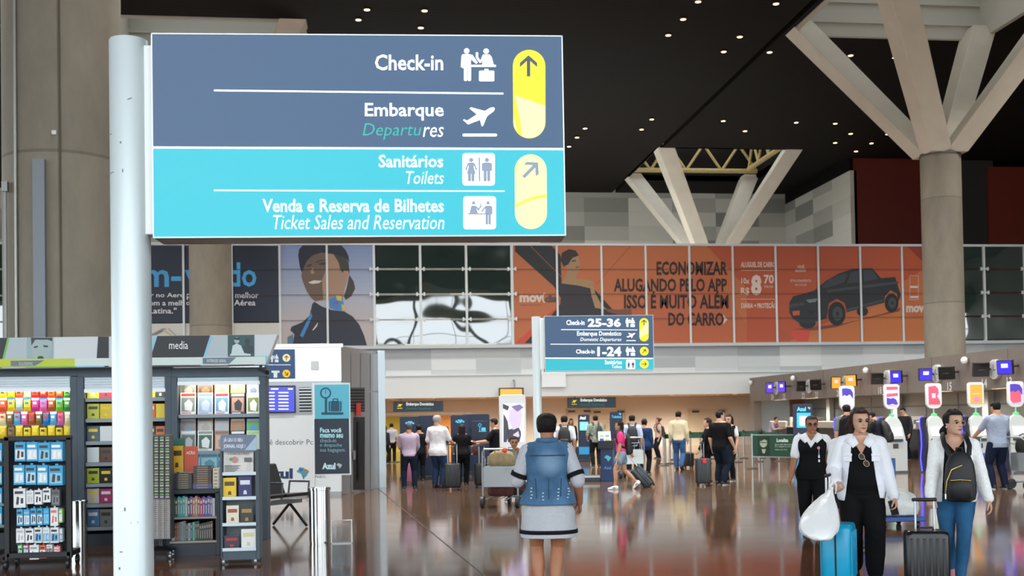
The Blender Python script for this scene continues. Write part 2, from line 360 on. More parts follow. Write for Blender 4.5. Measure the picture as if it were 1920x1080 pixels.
# front glazing behind the viewer and the far ends of the hall
mb=MB()
for i in range(31): mb.box(-60+i*4-.06,-60+i*4+.06,-7.9,-7.7,0,CEIL)
for z in (3.,6.,9.,12.5): mb.box(-60,60,-7.9,-7.75,z,z+.12)
ST(mb.build('window_front',M('b9b6ad',.5),angle=0))
ST(MB().box(-60,60,-7.95,-7.55,12.2,13.5).build('trim_front',M('cbbd9f',.6),angle=0))
ST(MB().box(-60,60,-7.95,-7.6,13.5,CEIL).build('wall_front',M('3a3a36',.7),angle=0))
mb=MB()
for x in (-14,0,14,28):
    for s_ in (-1,0,1): mb.tube([(x,-15,3),(x+s_*5,-15,13.5)],.4,10)
    mb.tube([(x,-15,0),(x,-15,3)],.7,12)
ST(mb.build('trim_outside_posts',M('4a4038',.7)))
ST(MB().box(60,60.3,-8,YM,0,CEIL).build('wall_far_right',M('8d8a84',.7),angle=0))
# ---------------------------------------------------------------- branching columns
def beam(p0,p1,w0,w1,d0,d1,mat,par,name='branch'):
    p0,p1=Vector(p0),Vector(p1); t=(p1-p0).normalized(); s=t.cross(Vector((0,0,1))).normalized(); u=s.cross(t)
    rg=[[p+Vector((x*w/2,y*d/2,0)) for x,y in ((1,1),(-1,1),(-1,-1),(1,-1))] for p,w,d in ((p0,w0,d0),(p1,w1,d1))]
    return MB().loft(rg).build(name,mat,par,bevel=.02,angle=30)
def tree(c,r,zt,zbr,label,half=HO):
    t=TH('branching_column',label,'column',(c[0],c[1],0))
    MB().cyl((0,0,0),(0,0,zt),r,r,48).build('shaft',M_CON,t)
    MB().cyl((0,0,zt),(0,0,zt+.12),r*1.04,r*1.04,48).build('collar',M('5d5a55',.5),t)
    mb=MB()
    for i in range(24): a=2*PI*i/24; mb.cyl((r*.93*math.cos(a),r*.93*math.sin(a),zt+.12),(r*.93*math.cos(a),r*.93*math.sin(a),zt+.2),.03,n=8)
    mb.build('bolt_ring',M('4a4744',.4,.7),t)
    for sx in (-1,1):
        for sy in (-1,1):
            beam((sx*r*.42,sy*r*.42,zt+.05),(sx*(half-.25),sy*(half-.25),zbr),.80,1.0,.80,1.0,M_STEEL,t)
    return t
tree(T1,.70,10.75,CEIL+.35,'large concrete column on the right branching into four pale steel arms')
tree(T2,.70,10.4,CEIL+.25,'distant branching column with pale steel arms above the balcony wall')
tree(TL,.83,10.6,CEIL+.35,'slim concrete column behind the shop, in front of the welcome poster')
tN=tree(TN,.83,11.5,CEIL+.35,'massive concrete column at the left edge with conduit and cable tray')
# conduit, tray and sensor on the near column
def oncol(px,py,k=1.03):
    """point on the near column's front surface seen at this pixel"""
    d=ray(px,py); c=Vector((TN[0],TN[1])); o=Vector((0,0)); dd=Vector((d.x,d.y)); A=dd.dot(dd); B=-2*dd.dot(c); Cc=c.dot(c)-(.83*k)**2
    q=max(0,B*B-4*A*Cc); t_=(-B-math.sqrt(q))/2/A; return CO+d*t_-Vector((TN[0],TN[1],0))
e=oncol(29,300); MB().cyl((e.x,e.y,.2),(e.x,e.y,11),.022,n=10).build('conduit',M('9a9a96',.4,.6),tN)
e=oncol(76,470,1.02); MB().obox((e.x,e.y-.03,(oncol(76,300).z+.5)/2),(.16,.10,oncol(76,300).z-.5)).build('cable_tray',M('7b8188',.5,.3),tN)
e=oncol(102,249,1.0); MB().obox((e.x,e.y-.01,e.z),(.06,.04,.06)).build('sensor_box',M('d8d8d4',.5),tN)
e=oncol(18,350); MB().obox((e.x-.06,e.y,e.z),(.08,.08,.14)).cyl((e.x-.06,e.y,.2),(e.x-.06,e.y,e.z),.02,n=8).build('junction_box',M('8b8c8a',.4,.4),tN)
e=oncol(112,200,1.0); MB().box(e.x-.012,e.x+.012,e.y-.015,e.y+.03,2.0,11).build('cast_seam',M('5d574c',.8),tN)
# tan roof trusses inside the far opening
def truss(y,label,x0,x1,alongy=False):
    t=TH('roof_truss',label,'truss',(0,0,0),group='tan roof trusses'); m=M('b79f68',.5,var=.1)
    zt,zl=CEIL+2.0,CEIL+.35
    P=(lambda u,z:(y,u,z)) if alongy else (lambda u,z:(u,y,z))
    MB().tube([P(x0,zt),P(x1,zt)],.17,8).build('top_chord',m,t); MB().tube([P(x0,zl),P(x1,zl)],.15,8).build('bottom_chord',m,t)
    n=7; w=(x1-x0)/n
    for i in range(n):
        a=(x0+i*w,zl) if i%2 else (x0+i*w,zt); b=(x0+(i+1)*w,zt) if i%2 else (x0+(i+1)*w,zl)
        MB().tube([P(*a),P(*b)],.09,8).build('diagonal',m,t)
    return t
truss(T2[1]+2.9,'tan roof truss at the back of the far ceiling opening',T2[0]-4.0,T2[0]+4.0)
truss(T2[0]+3.3,'tan roof truss running away along the right of the far ceiling opening',T2[1]-3.9,T2[1]+2.4,True)
# ---------------------------------------------------------------- downlights in the slatted ceiling
DL=[(688,17),(796,19),(672,36),(789,51),(1281,35),(1309,2),(1253,65),(1387,68),(1455,6),(1357,96),(1443,97),(1595,103),(1678,107),(1834,113),(1097,240),(1082,257),(1067,274),(1222,223),(1203,242),(1356,226),(1397,245),(1493,229),(1566,231),(1595,250),(1566,267),(1634,268),(1664,251),(1605,283),(7,48)]
l0=None
for i,(x,y) in enumerate(DL):
    d=ray(x,y); p=CO+d*((CEIL-.02-EYE)/d.z)
    lab='small round warm downlight in the dark slatted ceiling'
    if l0 is None:
        l0=TH('downlight',lab,'ceiling light',p,group='ceiling downlights')
        MB().lathe([(.10,-.03),(.14,-.03),(.14,.0),(.10,.0)],n=20).build('trim_ring',M('6a5a48',.5),l0)
        MB().cyl((0,0,-.035),(0,0,-.005),.10,n=20).build('lamp',M('ffdcae',emit=7.,ecol='ffd29a'),l0)
    else: dup(l0,p)
# ---------------------------------------------------------------- added fill spots for the hall, and recess lamps
def spot(p,w,ang=140,col=(1,.975,.94),rad=.4,aim=None,blend=.9):
    L=bpy.data.lights.new('lamp_and_fill_spot','SPOT'); L.energy=w; L.spot_size=R(ang); L.spot_blend=blend; L.color=col; L.shadow_soft_size=rad
    o=bpy.data.objects.new('lamp_and_fill_spot',L); COL.objects.link(o); o.location=p
    if aim is not None: o.rotation_euler=(Vector(aim)-Vector(p)).to_track_quat('-Z','Y').to_euler()
    return o
for x in (-12,0,11,26):
    for y in (24,33,42): spot((x,y,CEIL-.1),(7000,5600,3400)[(24,33,42).index(y)])  # added spots that brighten the deep hall, apart from the modelled downlights
for x in (0,9,18): spot((x,14,CEIL-.1),5500,95,aim=(x-1,28,1))  # added angled fill for surfaces turned towards the viewer
for x in (-6,4,12): spot((x,60,CEIL-.1),11000,150)  # added fill that brightens the mezzanine back wall
rl=None
for i,px in enumerate((735,815,905,1180,1262,1288,1345,1378)):
    p=AY(px,744,YB+2.2); p.z=zb0
    if rl is None:
        rl=TH('soffit_light','small warm downlight set in the low soffit over the doors','ceiling light',p,group='soffit downlights')
        MB().cyl((0,0,-.03),(0,0,.0),.11,n=16).build('lamp',M('ffe2bd',emit=7.,ecol='ffd9aa'),rl); MB().lathe([(.11,-.035),(.15,-.03),(.15,0),(.11,0)],n=16).build('trim_ring',M('d8d2c8',.4),rl)
    else: dup(rl,p)
for x in (-14,-8,-2,4,10,15): spot((x,YB+2.6,zb0-.08),1700,165,(1,.93,.84),.12)
# ---------------------------------------------------------------- balcony: frame, glass, posters
pb=PL((0,YB-.15,0)); xL=AY(525,550,YB-.15).x; xR=AY(1691,550,YB-.15).x; MW=(xR-xL)/14
gz0,gz1=zb2,zb3
M_ALU=M('d3d8d8',.35,.2)
bal=TH('window_1',None,None,(0,YB-.15,0)); ST(bal)
xs_=[xL+MW*i for i in range(-13,19)]
for x in xs_:
    MB().box(x-.045,x+.045,-.10,.06,gz0-.08,gz1).build('mullion',M_ALU,bal,angle=0)
MB().box(xs_[0],xs_[-1],-.06,.06,gz1-.05,gz1+.06).build('top_rail',M_ALU,bal,angle=0)
MB().box(xs_[0],xs_[-1],-.14,.10,gz0-.16,gz0-.02).build('bottom_rail',M('c3cbce',.4),bal,angle=0)
rows=[gz0+(gz1-gz0)*k/4 for k in range(5)]
def glass_mat():
    m=bpy.data.materials.new('tinted_glass'); m.use_nodes=True; n,l,b=nodes(m)
    b.inputs['Base Color'].default_value=hx('2c3a37'); b.inputs['Roughness'].default_value=.03; b.inputs['IOR'].default_value=2.5
    t=n.new('ShaderNodeTexCoord'); z=n.new('ShaderNodeTexNoise'); z.inputs['Scale'].default_value=.7; z.inputs['Detail'].default_value=0; l.new(t.outputs['Object'],z.inputs['Vector'])
    u=n.new('ShaderNodeBump'); u.inputs['Strength'].default_value=.25; u.inputs['Distance'].default_value=.12; l.new(z.outputs['Fac'],u.inputs['Height']); l.new(u.outputs[0],b.inputs['Normal'])
    return m
M_GLASS=glass_mat(); wn_=1
def glassrun(i0,i1,label):
    global wn_; wn_+=1; g=ST(TH('window_%d'%wn_,None,None,(0,YB-.15,0)))
    for i in range(i0,i1):
        for k in range(4):
            x0,x1=xs_[i]+.06,xs_[i+1]-.06
            MB().box(x0,x1,-.03,-.015,rows[k]+.05,rows[k+1]-.03).build('pane',M_GLASS,g,angle=0)
    for i in range(i0,i1+1):
        mb=MB()
        for k in range(1,4):
            z=rows[k]+.01; mb.obox((xs_[i],-.09,z),(.36,.05,.06)); 
            for s in (-1,1): mb.obox((xs_[i]+s*.16,-.10,z),(.08,.06,.16))
        mb.build('spider_bracket',M_ALU,g,angle=0)
    return g
glassrun(15,18,'reflecting glass panes of the balcony between the portrait poster and the orange poster')
glassrun(28,31,'dark glass panes of the balcony to the right of the big concrete column')
glassrun(4,8,'dark glass panes of the balcony at the far left edge behind the massive column')
mb=MB()
for i in range(11,31):
    for k in range(1,4): mb.cut().box(xs_[i]+.05,xs_[i+1]-.05,-.075,-.06,rows[k]-.008,rows[k]+.008)
mb.build('glass_joint',M('4a3a34',.6),bal,angle=0)
def poster(label,x0,x1,y0,y1,col,off=.03):
    a=pb(x0,y1); b=pb(x1,y0)
    t=TH('poster',label,'poster',(0,YB-.15,0)); MB().box(a.x,b.x,-.02,.02,min(pb(x0,y1).z,pb(x1,y1).z),max(pb(x0,y0).z,pb(x1,y0).z)).build('film',M(col,.42),t,angle=0)
    return t,PL((0,YB-.15,0),root=t)
bpy.context.view_layer.update()
# welcome poster
t,pl=poster('navy welcome poster with big light blue word and white slogan',60,525,461,605.5,'222b3e')
mb=MB()
for w_,x0,x1,y0 in (('Be',195,262,494),('m-',270,340,506),('vin',346,422,494),('do',427,481,492)): TX(mb,pl,w_,x0,y0,x1,538,.045,bold=.02)
mb.build('blue_lettering',M('4a9ed6',.5),t,angle=0)
mb=MB()
for w_,x0,x1,y0,y1 in (('pousar no Aero',245,346,549,560),('porto com',350,424,549,562),('o melhor',428,485,548,559),('com a melh',273,345,563,573),('or Companhi',349,425,563,575),('a Aérea',428,479,562,573),('na América',190,262,577,588),('Latina."',280,331,577,588)): TX(mb,pl,w_,x0,y0,x1,y1,.045,bold=.015)
mb.build('white_lettering',M('d9dadd',.5),t,angle=0)
t,pl=poster('pale cream panel with crossing arc lines under the welcome poster',60,525,606.8,650,'cfcdc4')
mb=MB()
for x0,y0,x1,y1,m in ((280,629,308,615,0),(284,629,312,616,0),(290,628,305,621,0),(308,620,322,629,1),(316,616,330,629,0)): pl.line(mb,x0,y0,x1,y1,1.2,.035,m)
mb.build('arc_lines',[M('7f7b70',.5),M('c79a5a',.5)],t,angle=0)
# portrait poster
t,pl=poster('portrait poster of a smiling person in a navy cap and neck scarf',527,702,460,648,'9aa8c4')
mb=MB(); ca=[(130,148,189),(150,165,195),(174,181,198),(187,179,180),(185,174,171)]; cl=[]
for i in range(24):
    u=i/23*4; k=min(3,int(u)); cl.append('%02x%02x%02x'%tuple(int(a+(b-a)*(u-k)) for a,b in zip(ca[k],ca[k+1]))); pl.rect(mb,527,460+i*188/24,702,460+(i+1)*188/24,.025,i)
mb.build('sky_print',[M(c,.42) for c in cl],t,angle=0)
c2=lambda P:[(500+x/3.856,440+y/3.856) for x,y in P]
mb=MB()
pl.poly(mb,c2([(150,740),(190,720),(200,800),(150,800)]),.026,4)
pl.poly(mb,c2([(255,280),(268,235),(290,185),(330,150),(400,128),(480,138),(560,165),(590,200),(595,270),(580,340),(562,400),(555,450),(540,475),(450,470),(350,485),(320,455),(290,410),(262,340),(250,300)]),.03,0)
pl.poly(mb,c2([(255,280),(268,235),(290,185),(330,150),(420,128),(430,250),(400,330),(410,470),(350,480),(320,455),(290,410),(262,340),(250,300)]),.033,1)
pl.poly(mb,c2([(480,136),(560,160),(592,200),(600,290),(590,262),(570,262),(548,275),(532,250),(520,200)]),.036,2)
pl.poly(mb,c2([(597,290),(630,340),(640,390),(612,445),(572,472),(558,445),(580,380)]),.036,2)
pl.poly(mb,c2([(228,150),(235,105),(260,78),(540,78),(570,110),(590,150),(598,200),(560,162),(480,140),(400,130),(330,150),(290,190),(268,240),(255,275),(240,235)]),.04,3)
pl.circ(mb,500+566/3.856,440+298/3.856,5.5,.04,0,10)
pl.poly(mb,c2([(300,345),(340,330),(400,333),(380,350),(330,357)]),.04,5)
pl.poly(mb,c2([(370,212),(400,198),(432,200),(425,218),(395,222)]),.04,2); pl.poly(mb,c2([(285,225),(320,210),(330,222),(295,235)]),.04,2)
pl.poly(mb,c2([(352,196),(400,180),(436,184),(400,190),(356,205)]),.041,2)
pl.poly(mb,c2([(318,262),(335,235),(345,280),(322,285)]),.04,0)
pl.poly(mb,c2([(190,800),(200,720),(170,690),(180,665),(260,632),(310,585),(330,500),(345,485),(400,520),(470,545),(560,555),(620,590),(670,650),(705,730),(725,800)]),.037,6)
pl.poly(mb,c2([(452,470),(500,440),(548,455),(560,520),(572,552),(500,545),(456,530)]),.043,7)
pl.poly(mb,c2([(500,440),(540,445),(545,480),(510,475)]),.045,8); pl.poly(mb,c2([(490,480),(520,478),(515,512),(480,500)]),.045,9); pl.poly(mb,c2([(540,500),(558,510),(570,550),(545,545)]),.045,8)
pl.poly(mb,c2([(322,560),(300,605),(240,730),(262,742),(300,660),(330,590)]),.043,7)
pl.poly(mb,c2([(330,690),(372,632),(365,660),(338,692)]),.043,5)
mb.build('portrait_print',[M(c,.42) for c in ('a98870','6f5a4e','3d3a34','1a2133','5d7286','d8cfc8','252a3c','3f86c4','d3c24a','7a5cae')],t,angle=0)
# orange rental poster
t,pl=poster('long orange car rental poster with black slogan and dark pickup',965,1741,459,641,'bd6a3c')
mb=MB()
pl.poly(mb,[(1325,461),(1740,461),(1740,500),(1640,560),(1480,640),(1400,640),(1400,540)],.024,0); pl.poly(mb,[(1140,600),(1330,500),(1420,640),(1140,640)],.023,1)
pl.poly(mb,[(1500,640),(1600,596),(1660,566),(1700,590),(1735,600),(1735,640)],.026,2); pl.poly(mb,[(1700,461),(1740,461),(1740,500)],.028,3); pl.poly(mb,[(1480,622),(1520,612),(1515,640),(1495,640)],.028,4)
pl.line(mb,1183,461,1118,533,.8,.026,3)
mb.build('colour_fields',[M(c,.42) for c in ('b4512f','b9603a','c4713a','8d3a26','cc4a3a')],t,angle=0)
c3=lambda P:[(950+x/3.858,440+y/3.858) for x,y in P]
mb=MB()
pl.poly(mb,c3([(60,75),(320,75),(390,150),(400,420),(340,372),(60,120)]),.028,0); pl.poly(mb,c3([(630,390),(770,545),(690,545),(620,470)]),.028,0)
pl.poly(mb,c3([(390,500),(400,780),(130,785),(300,600)]),.028,0); pl.poly(mb,c3([(385,510),(300,575),(60,785),(125,785),(330,575)]),.03,4)
pl.line(mb,*c3([(165,75),(412,322)])[0],*c3([(412,322)])[0],.9,.031,5)
pl.poly(mb,c3([(430,215),(470,160),(520,150),(532,200),(526,250),(505,285),(500,320),(560,322),(612,332),(632,400),(600,390),(520,370),(395,352),(420,315),(440,275)]),.032,1)
pl.poly(mb,c3([(390,185),(400,130),(450,105),(500,115),(522,150),(475,168),(445,215),(412,232)]),.034,2)
pl.poly(mb,c3([(470,188),(500,184),(500,192),(472,196)]),.035,2); pl.poly(mb,c3([(498,232),(526,228),(520,240),(500,242)]),.035,6)
pl.poly(mb,c3([(598,335),(625,335),(640,420),(690,515),(740,545),(640,530),(612,440)]),.034,1)
pl.poly(mb,c3([(390,352),(520,368),(604,388),(640,490),(690,535),(760,548),(880,538),(905,582),(378,585),(392,460),(340,372)]),.033,3)
pl.poly(mb,c3([(700,535),(840,545),(900,535),(905,578),(800,578),(740,560)]),.036,6)
mb.build('model_print',[M(c,.42) for c in ('1b1b20','a4825c','2a1d1a','26222a','c9452f','b06b48','7a4a33')],t,angle=0)
mb=MB(); K=.028
TX(mb,pl,'ECONOMIZAR',1231,490,1364,516,.036,bold=.03); TX(mb,pl,'ALUGANDO PELO APP',1151,522,1363,547,.036,bold=.03); TX(mb,pl,'ISSO É MUITO ALÉM',1170,546,1366,579,.036,bold=.03); TX(mb,pl,'DO CARRO',1253,586,1357,611,.036,bold=.03)
mb.build('black_lettering',M('2b1c18',.5),t,angle=0)
mb=MB(); TX(mb,pl,'mov',974,553,1018,567,.036,bold=.05); TX(mb,pl,'(',1016,549,1022,568,.036,bold=.04); TX(mb,pl,'mov',1699,573,1733,586,.036,bold=.05)
TX(mb,pl,'ALUGUEL DE CARRO',1389,491,1454,501,.036,bold=.03); TX(mb,pl,'10x',1390,521,1405,532,.036,bold=.02); TX(mb,pl,'R$',1389,539,1405,554,.036,bold=.03); TX(mb,pl,'8',1408,515,1428,554,.036,bold=.05); TX(mb,pl,'70',1432,515,1451,532,.036,bold=.03); TX(mb,pl,'DIÁRIA + PROTEÇÃO',1390,566,1456,580,.036,bold=.03); TX(mb,pl,'POR DIA',1433,535,1450,540,.036)
for y in (507,561): pl.line(mb.cut(),1389,y,1454,y,.8,.036)
TX(mb,pl,'VOCÊ',1495,496,1508,503,.036,bold=.02); TX(mb,pl,'ALUGOU',1491,504,1511,510,.036,bold=.02); TX(mb,pl,'ESTACIONAMENTO',1482,524,1521,529,.036); TX(mb,pl,'NO LOCAL',1491,532,1513,536,.036)
pl.poly(mb.cut(),[(1355,589),(1364,599),(1355,609),(1358,599)],.036); pl.rect(mb.cut(),1707,536,1721,540,.036); pl.rect(mb,1707,555,1722,559,.036)
for k in range(4): pl.line(mb,1706+(0,16,0,0)[k],(517,517,517,562)[k],1706+(0,16,16,16)[k],(562,562,517,562)[k],.7,.036)
mb.build('white_lettering',M('dcc8ba',.5),t,angle=0)
mb=MB(); TX(mb,pl,'da',1021,553,1046,567,.036,bold=.05); TX(mb,pl,'aluguel de carros',975,570,1016,573,.036); mb.build('grey_lettering',M('5a4a46',.5),t,angle=0)
c4=lambda P:[(1360+x/3.375,440+y/3.375) for x,y in P]
mb=MB()
pl.poly(mb,c4([(430,600),(760,560),(1000,500),(1110,460),(1100,485),(880,530),(700,585),(560,605)]),.03,5)
for x,y,r,ry in ((520,560,52,34),(705,500,56,76),(1052,432,44,60),(868,486,36,30)): pl.circ(mb,1360+x/3.375,440+y/3.375,r/3.375,.032,1,ry/3.375)
pl.poly(mb,c4([(405,430),(430,390),(560,355),(640,290),(720,245),(810,215),(930,212),(985,275),(1075,268),(1110,380),(1105,405),(1095,420),(1085,370),(1045,352),(1010,390),(1006,430),(880,462),(770,490),(755,430),(705,405),(655,435),(640,530),(540,560),(470,560),(425,530),(405,490)]),.034,0)
pl.poly(mb,c4([(612,332),(650,288),(740,248),(775,246),(752,302),(645,335)]),.037,2); pl.poly(mb,c4([(792,242),(852,226),(856,300),(770,308)]),.037,2); pl.poly(mb,c4([(870,222),(930,222),(966,280),(880,296)]),.037,2)
pl.poly(mb,c4([(640,350),(860,322),(1090,295),(1095,310),(860,340),(650,365)]),.037,3); pl.poly(mb,c4([(770,470),(1000,408),(1004,420),(775,486)]),.037,3)
pl.poly(mb,c4([(510,412),(592,402),(570,426),(530,432)]),.037,4); pl.poly(mb,c4([(405,440),(500,430),(500,445),(408,462)]),.037,2); pl.poly(mb,c4([(425,485),(470,480),(470,508),(428,512)]),.037,6); pl.poly(mb,c4([(520,480),(580,478),(560,500),(530,502)]),.037,1)
for x,y,r,ry in ((710,500,32,46),(1056,432,25,36)): 
    pl.circ(mb,1360+x/3.375,440+y/3.375,r/3.375,.036,3,ry/3.375); pl.circ(mb,1360+x/3.375,440+y/3.375,r*.3/3.375,.038,1,ry*.3/3.375)
mb.build('pickup_print',[M(c,.42) for c in ('25292b','17191a','39424a','3d4548','6f7a80','7c3c26','c8553c')],t,angle=0)
# ---------------------------------------------------------------- way-finding signs
M_POST=M('cfdadc',.38,.25); M_WPL=M('f0f6f7',.4)
TEAL='10b2c2'; NAVY='294b6e'
def signrx(px,py,dep,rz): 
    p=AD(px,py,dep); return Vector((p.x,p.y,0)),rz
def person_pic(mb,pl,cx,y0,h,off,m=0,skirt=False,arms=True,legs=True):
    r=h*.09; pl.circ(mb,cx,y0+r,r,off,m)
    s=h*.15
    if skirt: pl.poly(mb,[(cx-s*.7,y0+h*.2),(cx+s*.7,y0+h*.2),(cx+s*.75,y0+h*.42),(cx+s*1.25,y0+h*.68),(cx-s*1.25,y0+h*.68),(cx-s*.75,y0+h*.42)],off,m)
    else: pl.rrect(mb,cx-s,y0+h*.2,cx+s,y0+h*.56,h*.05,off,m)
    if arms:
        for q in (-1,1):
            if skirt: pl.line(mb,cx+q*s*.75,y0+h*.22,cx+q*s*1.55,y0+h*.52,h*.06,off+.0003,m)
            else: pl.line(mb,cx+q*s*1.2,y0+h*.22,cx+q*s*1.2,y0+h*.56,h*.07,off+.0003,m)
    if legs:
        for q in (-1,1): pl.rrect(mb,cx+q*h*.075-h*.062,y0+h*.5,cx+q*h*.075+h*.062,y0+h,h*.05,off+.0006,m)
def pic_checkin(mb,pl,x,y,w,off,m=0,bag=True):
    """standing passenger handing papers over a desk to a seated clerk"""
    mb.cut(); k=w/66.; f=lambda X,Y:(x+X*k,y+Y*k); P=lambda pts,o=0:pl.poly(mb,[f(*q) for q in pts],off+o,m)
    pl.circ(mb,*f(11,5.5),5.2*k,off,m); pl.circ(mb,*f(47.5,6),5.2*k,off,m)
    pl.rrect(mb,*f(1.5,11.5),*f(19,38),3*k,off,m)
    P([(19,12),(22,13),(32,27),(29,30),(17,20)],.0004); P([(3.5,12),(1,16),(0,36),(3.5,36),(4.5,20)],.0004)
    pl.rrect(mb,*f(5.8,35),*f(12.2,62),2.5*k,off+.0004,m); pl.rrect(mb,*f(13,35),*f(19.3,62),2.5*k,off+.0004,m)
    P([(19,31.5),(66,31.5),(66,35.5),(19,35.5)],.0006)
    P([(41,12),(54,12),(58,17),(62,32),(40,32)],.0002); P([(28,8),(32.5,8),(32.5,17),(38,25),(36,29),(28,18)],.0008); P([(41,13),(44,16),(38,28),(35.5,26)],.001)
    if bag:
        pl.rrect(mb,*f(34,42.5),*f(63,62.5),2.5*k,off,m); pl.rrect(mb,*f(44,39),*f(52,44),1.5*k,off,m)
    else: pass
def pic_plane(mb,pl,x,y,w,off,m=0,bar=True):
    mb.cut(); k=w/66.; f=lambda X,Y:(x+X*k,y+Y*k)
    pl.poly(mb,[f(*q) for q in ((2,25),(4,23.5),(10,26),(28,14.5),(14,3.5),(17,1),(43,8),(54,1.5),(60,1),(62,4),(60,8.5),(48,17.5),(46,21),(40,36),(37,37),(34,25),(11.5,33.5))],off,m)
    if bar: pl.rrect(mb,*f(1,50.5),*f(66,56),2.6*k,off,m)
def arrow(mb,pl,cx,cy,s,ang,off,m=0):
    c,q=math.cos(R(ang)),math.sin(R(ang)); T=lambda X,Y:(cx+(X*c-Y*q)*s,cy+(X*q+Y*c)*s)
    for P in ([(-.16,-.75),(.16,-.75),(.16,1),(-.16,1)],[(0,-1),(.82,-.28),(.82,.12),(0,-.62)],[(0,-1),(-.82,-.28),(-.82,.12),(0,-.62)]): pl.poly(mb,[T(*p) for p in P],off+(.0003 if P[0][0]<0 else 0),m)
def way_sign(label,px,py,dep,rz,post,brk,box,split,pick):
    """post=(x0,x1,ytop) brk=(x0,x1,y0,y1) box=(x0,x1,y0,y1) in photo pixels on the sign plane"""
    p=AD(px,py,dep); t=TH('directional_sign',label,'sign',(p.x,p.y,0),rz); bpy.context.view_layer.update()
    pl=PL(p,rz,root=t); ym=(box[2]+box[3])/2; xm_=(box[0]+box[1])/2
    X0,X1=pl(box[0],ym).x,pl(box[1],ym).x; Z0,Z1=pl(xm_,box[3]).z,pl(xm_,box[2]).z; k=(X1-X0)/775
    MB().box(X0,X1,.003,.20*k*387,Z0,Z1).build('housing',M('8f8a80',.4,.4),t,bevel=.006)
    e=4*k
    mb=MB(); 
    for b in ((X0,X1,Z0,Z0+e*.6),(X0,X1,Z1-e*.6,Z1),(X0,X0+e*.6,Z0,Z1),(X1-e*.6,X1,Z0,Z1)): mb.box(b[0],b[1],-.004,.004,b[2],b[3])
    mb.build('edge_trim',M('e9f1f3',.35),t,angle=0)
    zs=Z0+(Z1-Z0)*split
    MB().box(X0+e*.5,X1-e*.5,-.001,.004,zs,Z1-e*.5).build('upper_panel',M(NAVY,.32,emit=.22,ecol=NAVY),t,angle=0)
    MB().box(X0+e*.5,X1-e*.5,-.001,.004,Z0+e*.5,zs).build('lower_panel',M(TEAL,.32,emit=.16,ecol=TEAL),t,angle=0)
    r=(pl(post[1],600).x-pl(post[0],600).x)/2; xp=(pl(post[1],600).x+pl(post[0],600).x)/2; zt=pl((post[0]+post[1])/2,post[2]).z
    yp=.10*k*387
    MB().lathe([(r,0),(r,zt-.006),(r*.96,zt),(r*.3,zt+.004)],(xp,yp,0),48).build('post',M_POST,t)
    MB().lathe([(r*1.9,0),(r*1.9,.012),(r*1.05,.02)],(xp,yp,0),40).build('base_plate',M_POST,t)
    MB().box(pl(brk[0],ym).x,pl(brk[1],ym).x+.01,yp-.045,yp+.045,pl(brk[0],brk[3]).z,pl(brk[0],brk[2]).z).build('bracket',M_WPL,t,bevel=.004)
    pick(t,pl,zs,X0,X1); return t
M_TXT=M('f4fafb',.4,emit=.5,ecol='f4fafb'); M_YEL=M('f4e400',.4,emit=.4); M_PALE=M('fbf39c',.4,emit=.4); M_INK=M('4d5563',.5); M_INK2=M('8c9bb0',.5,emit=.05)
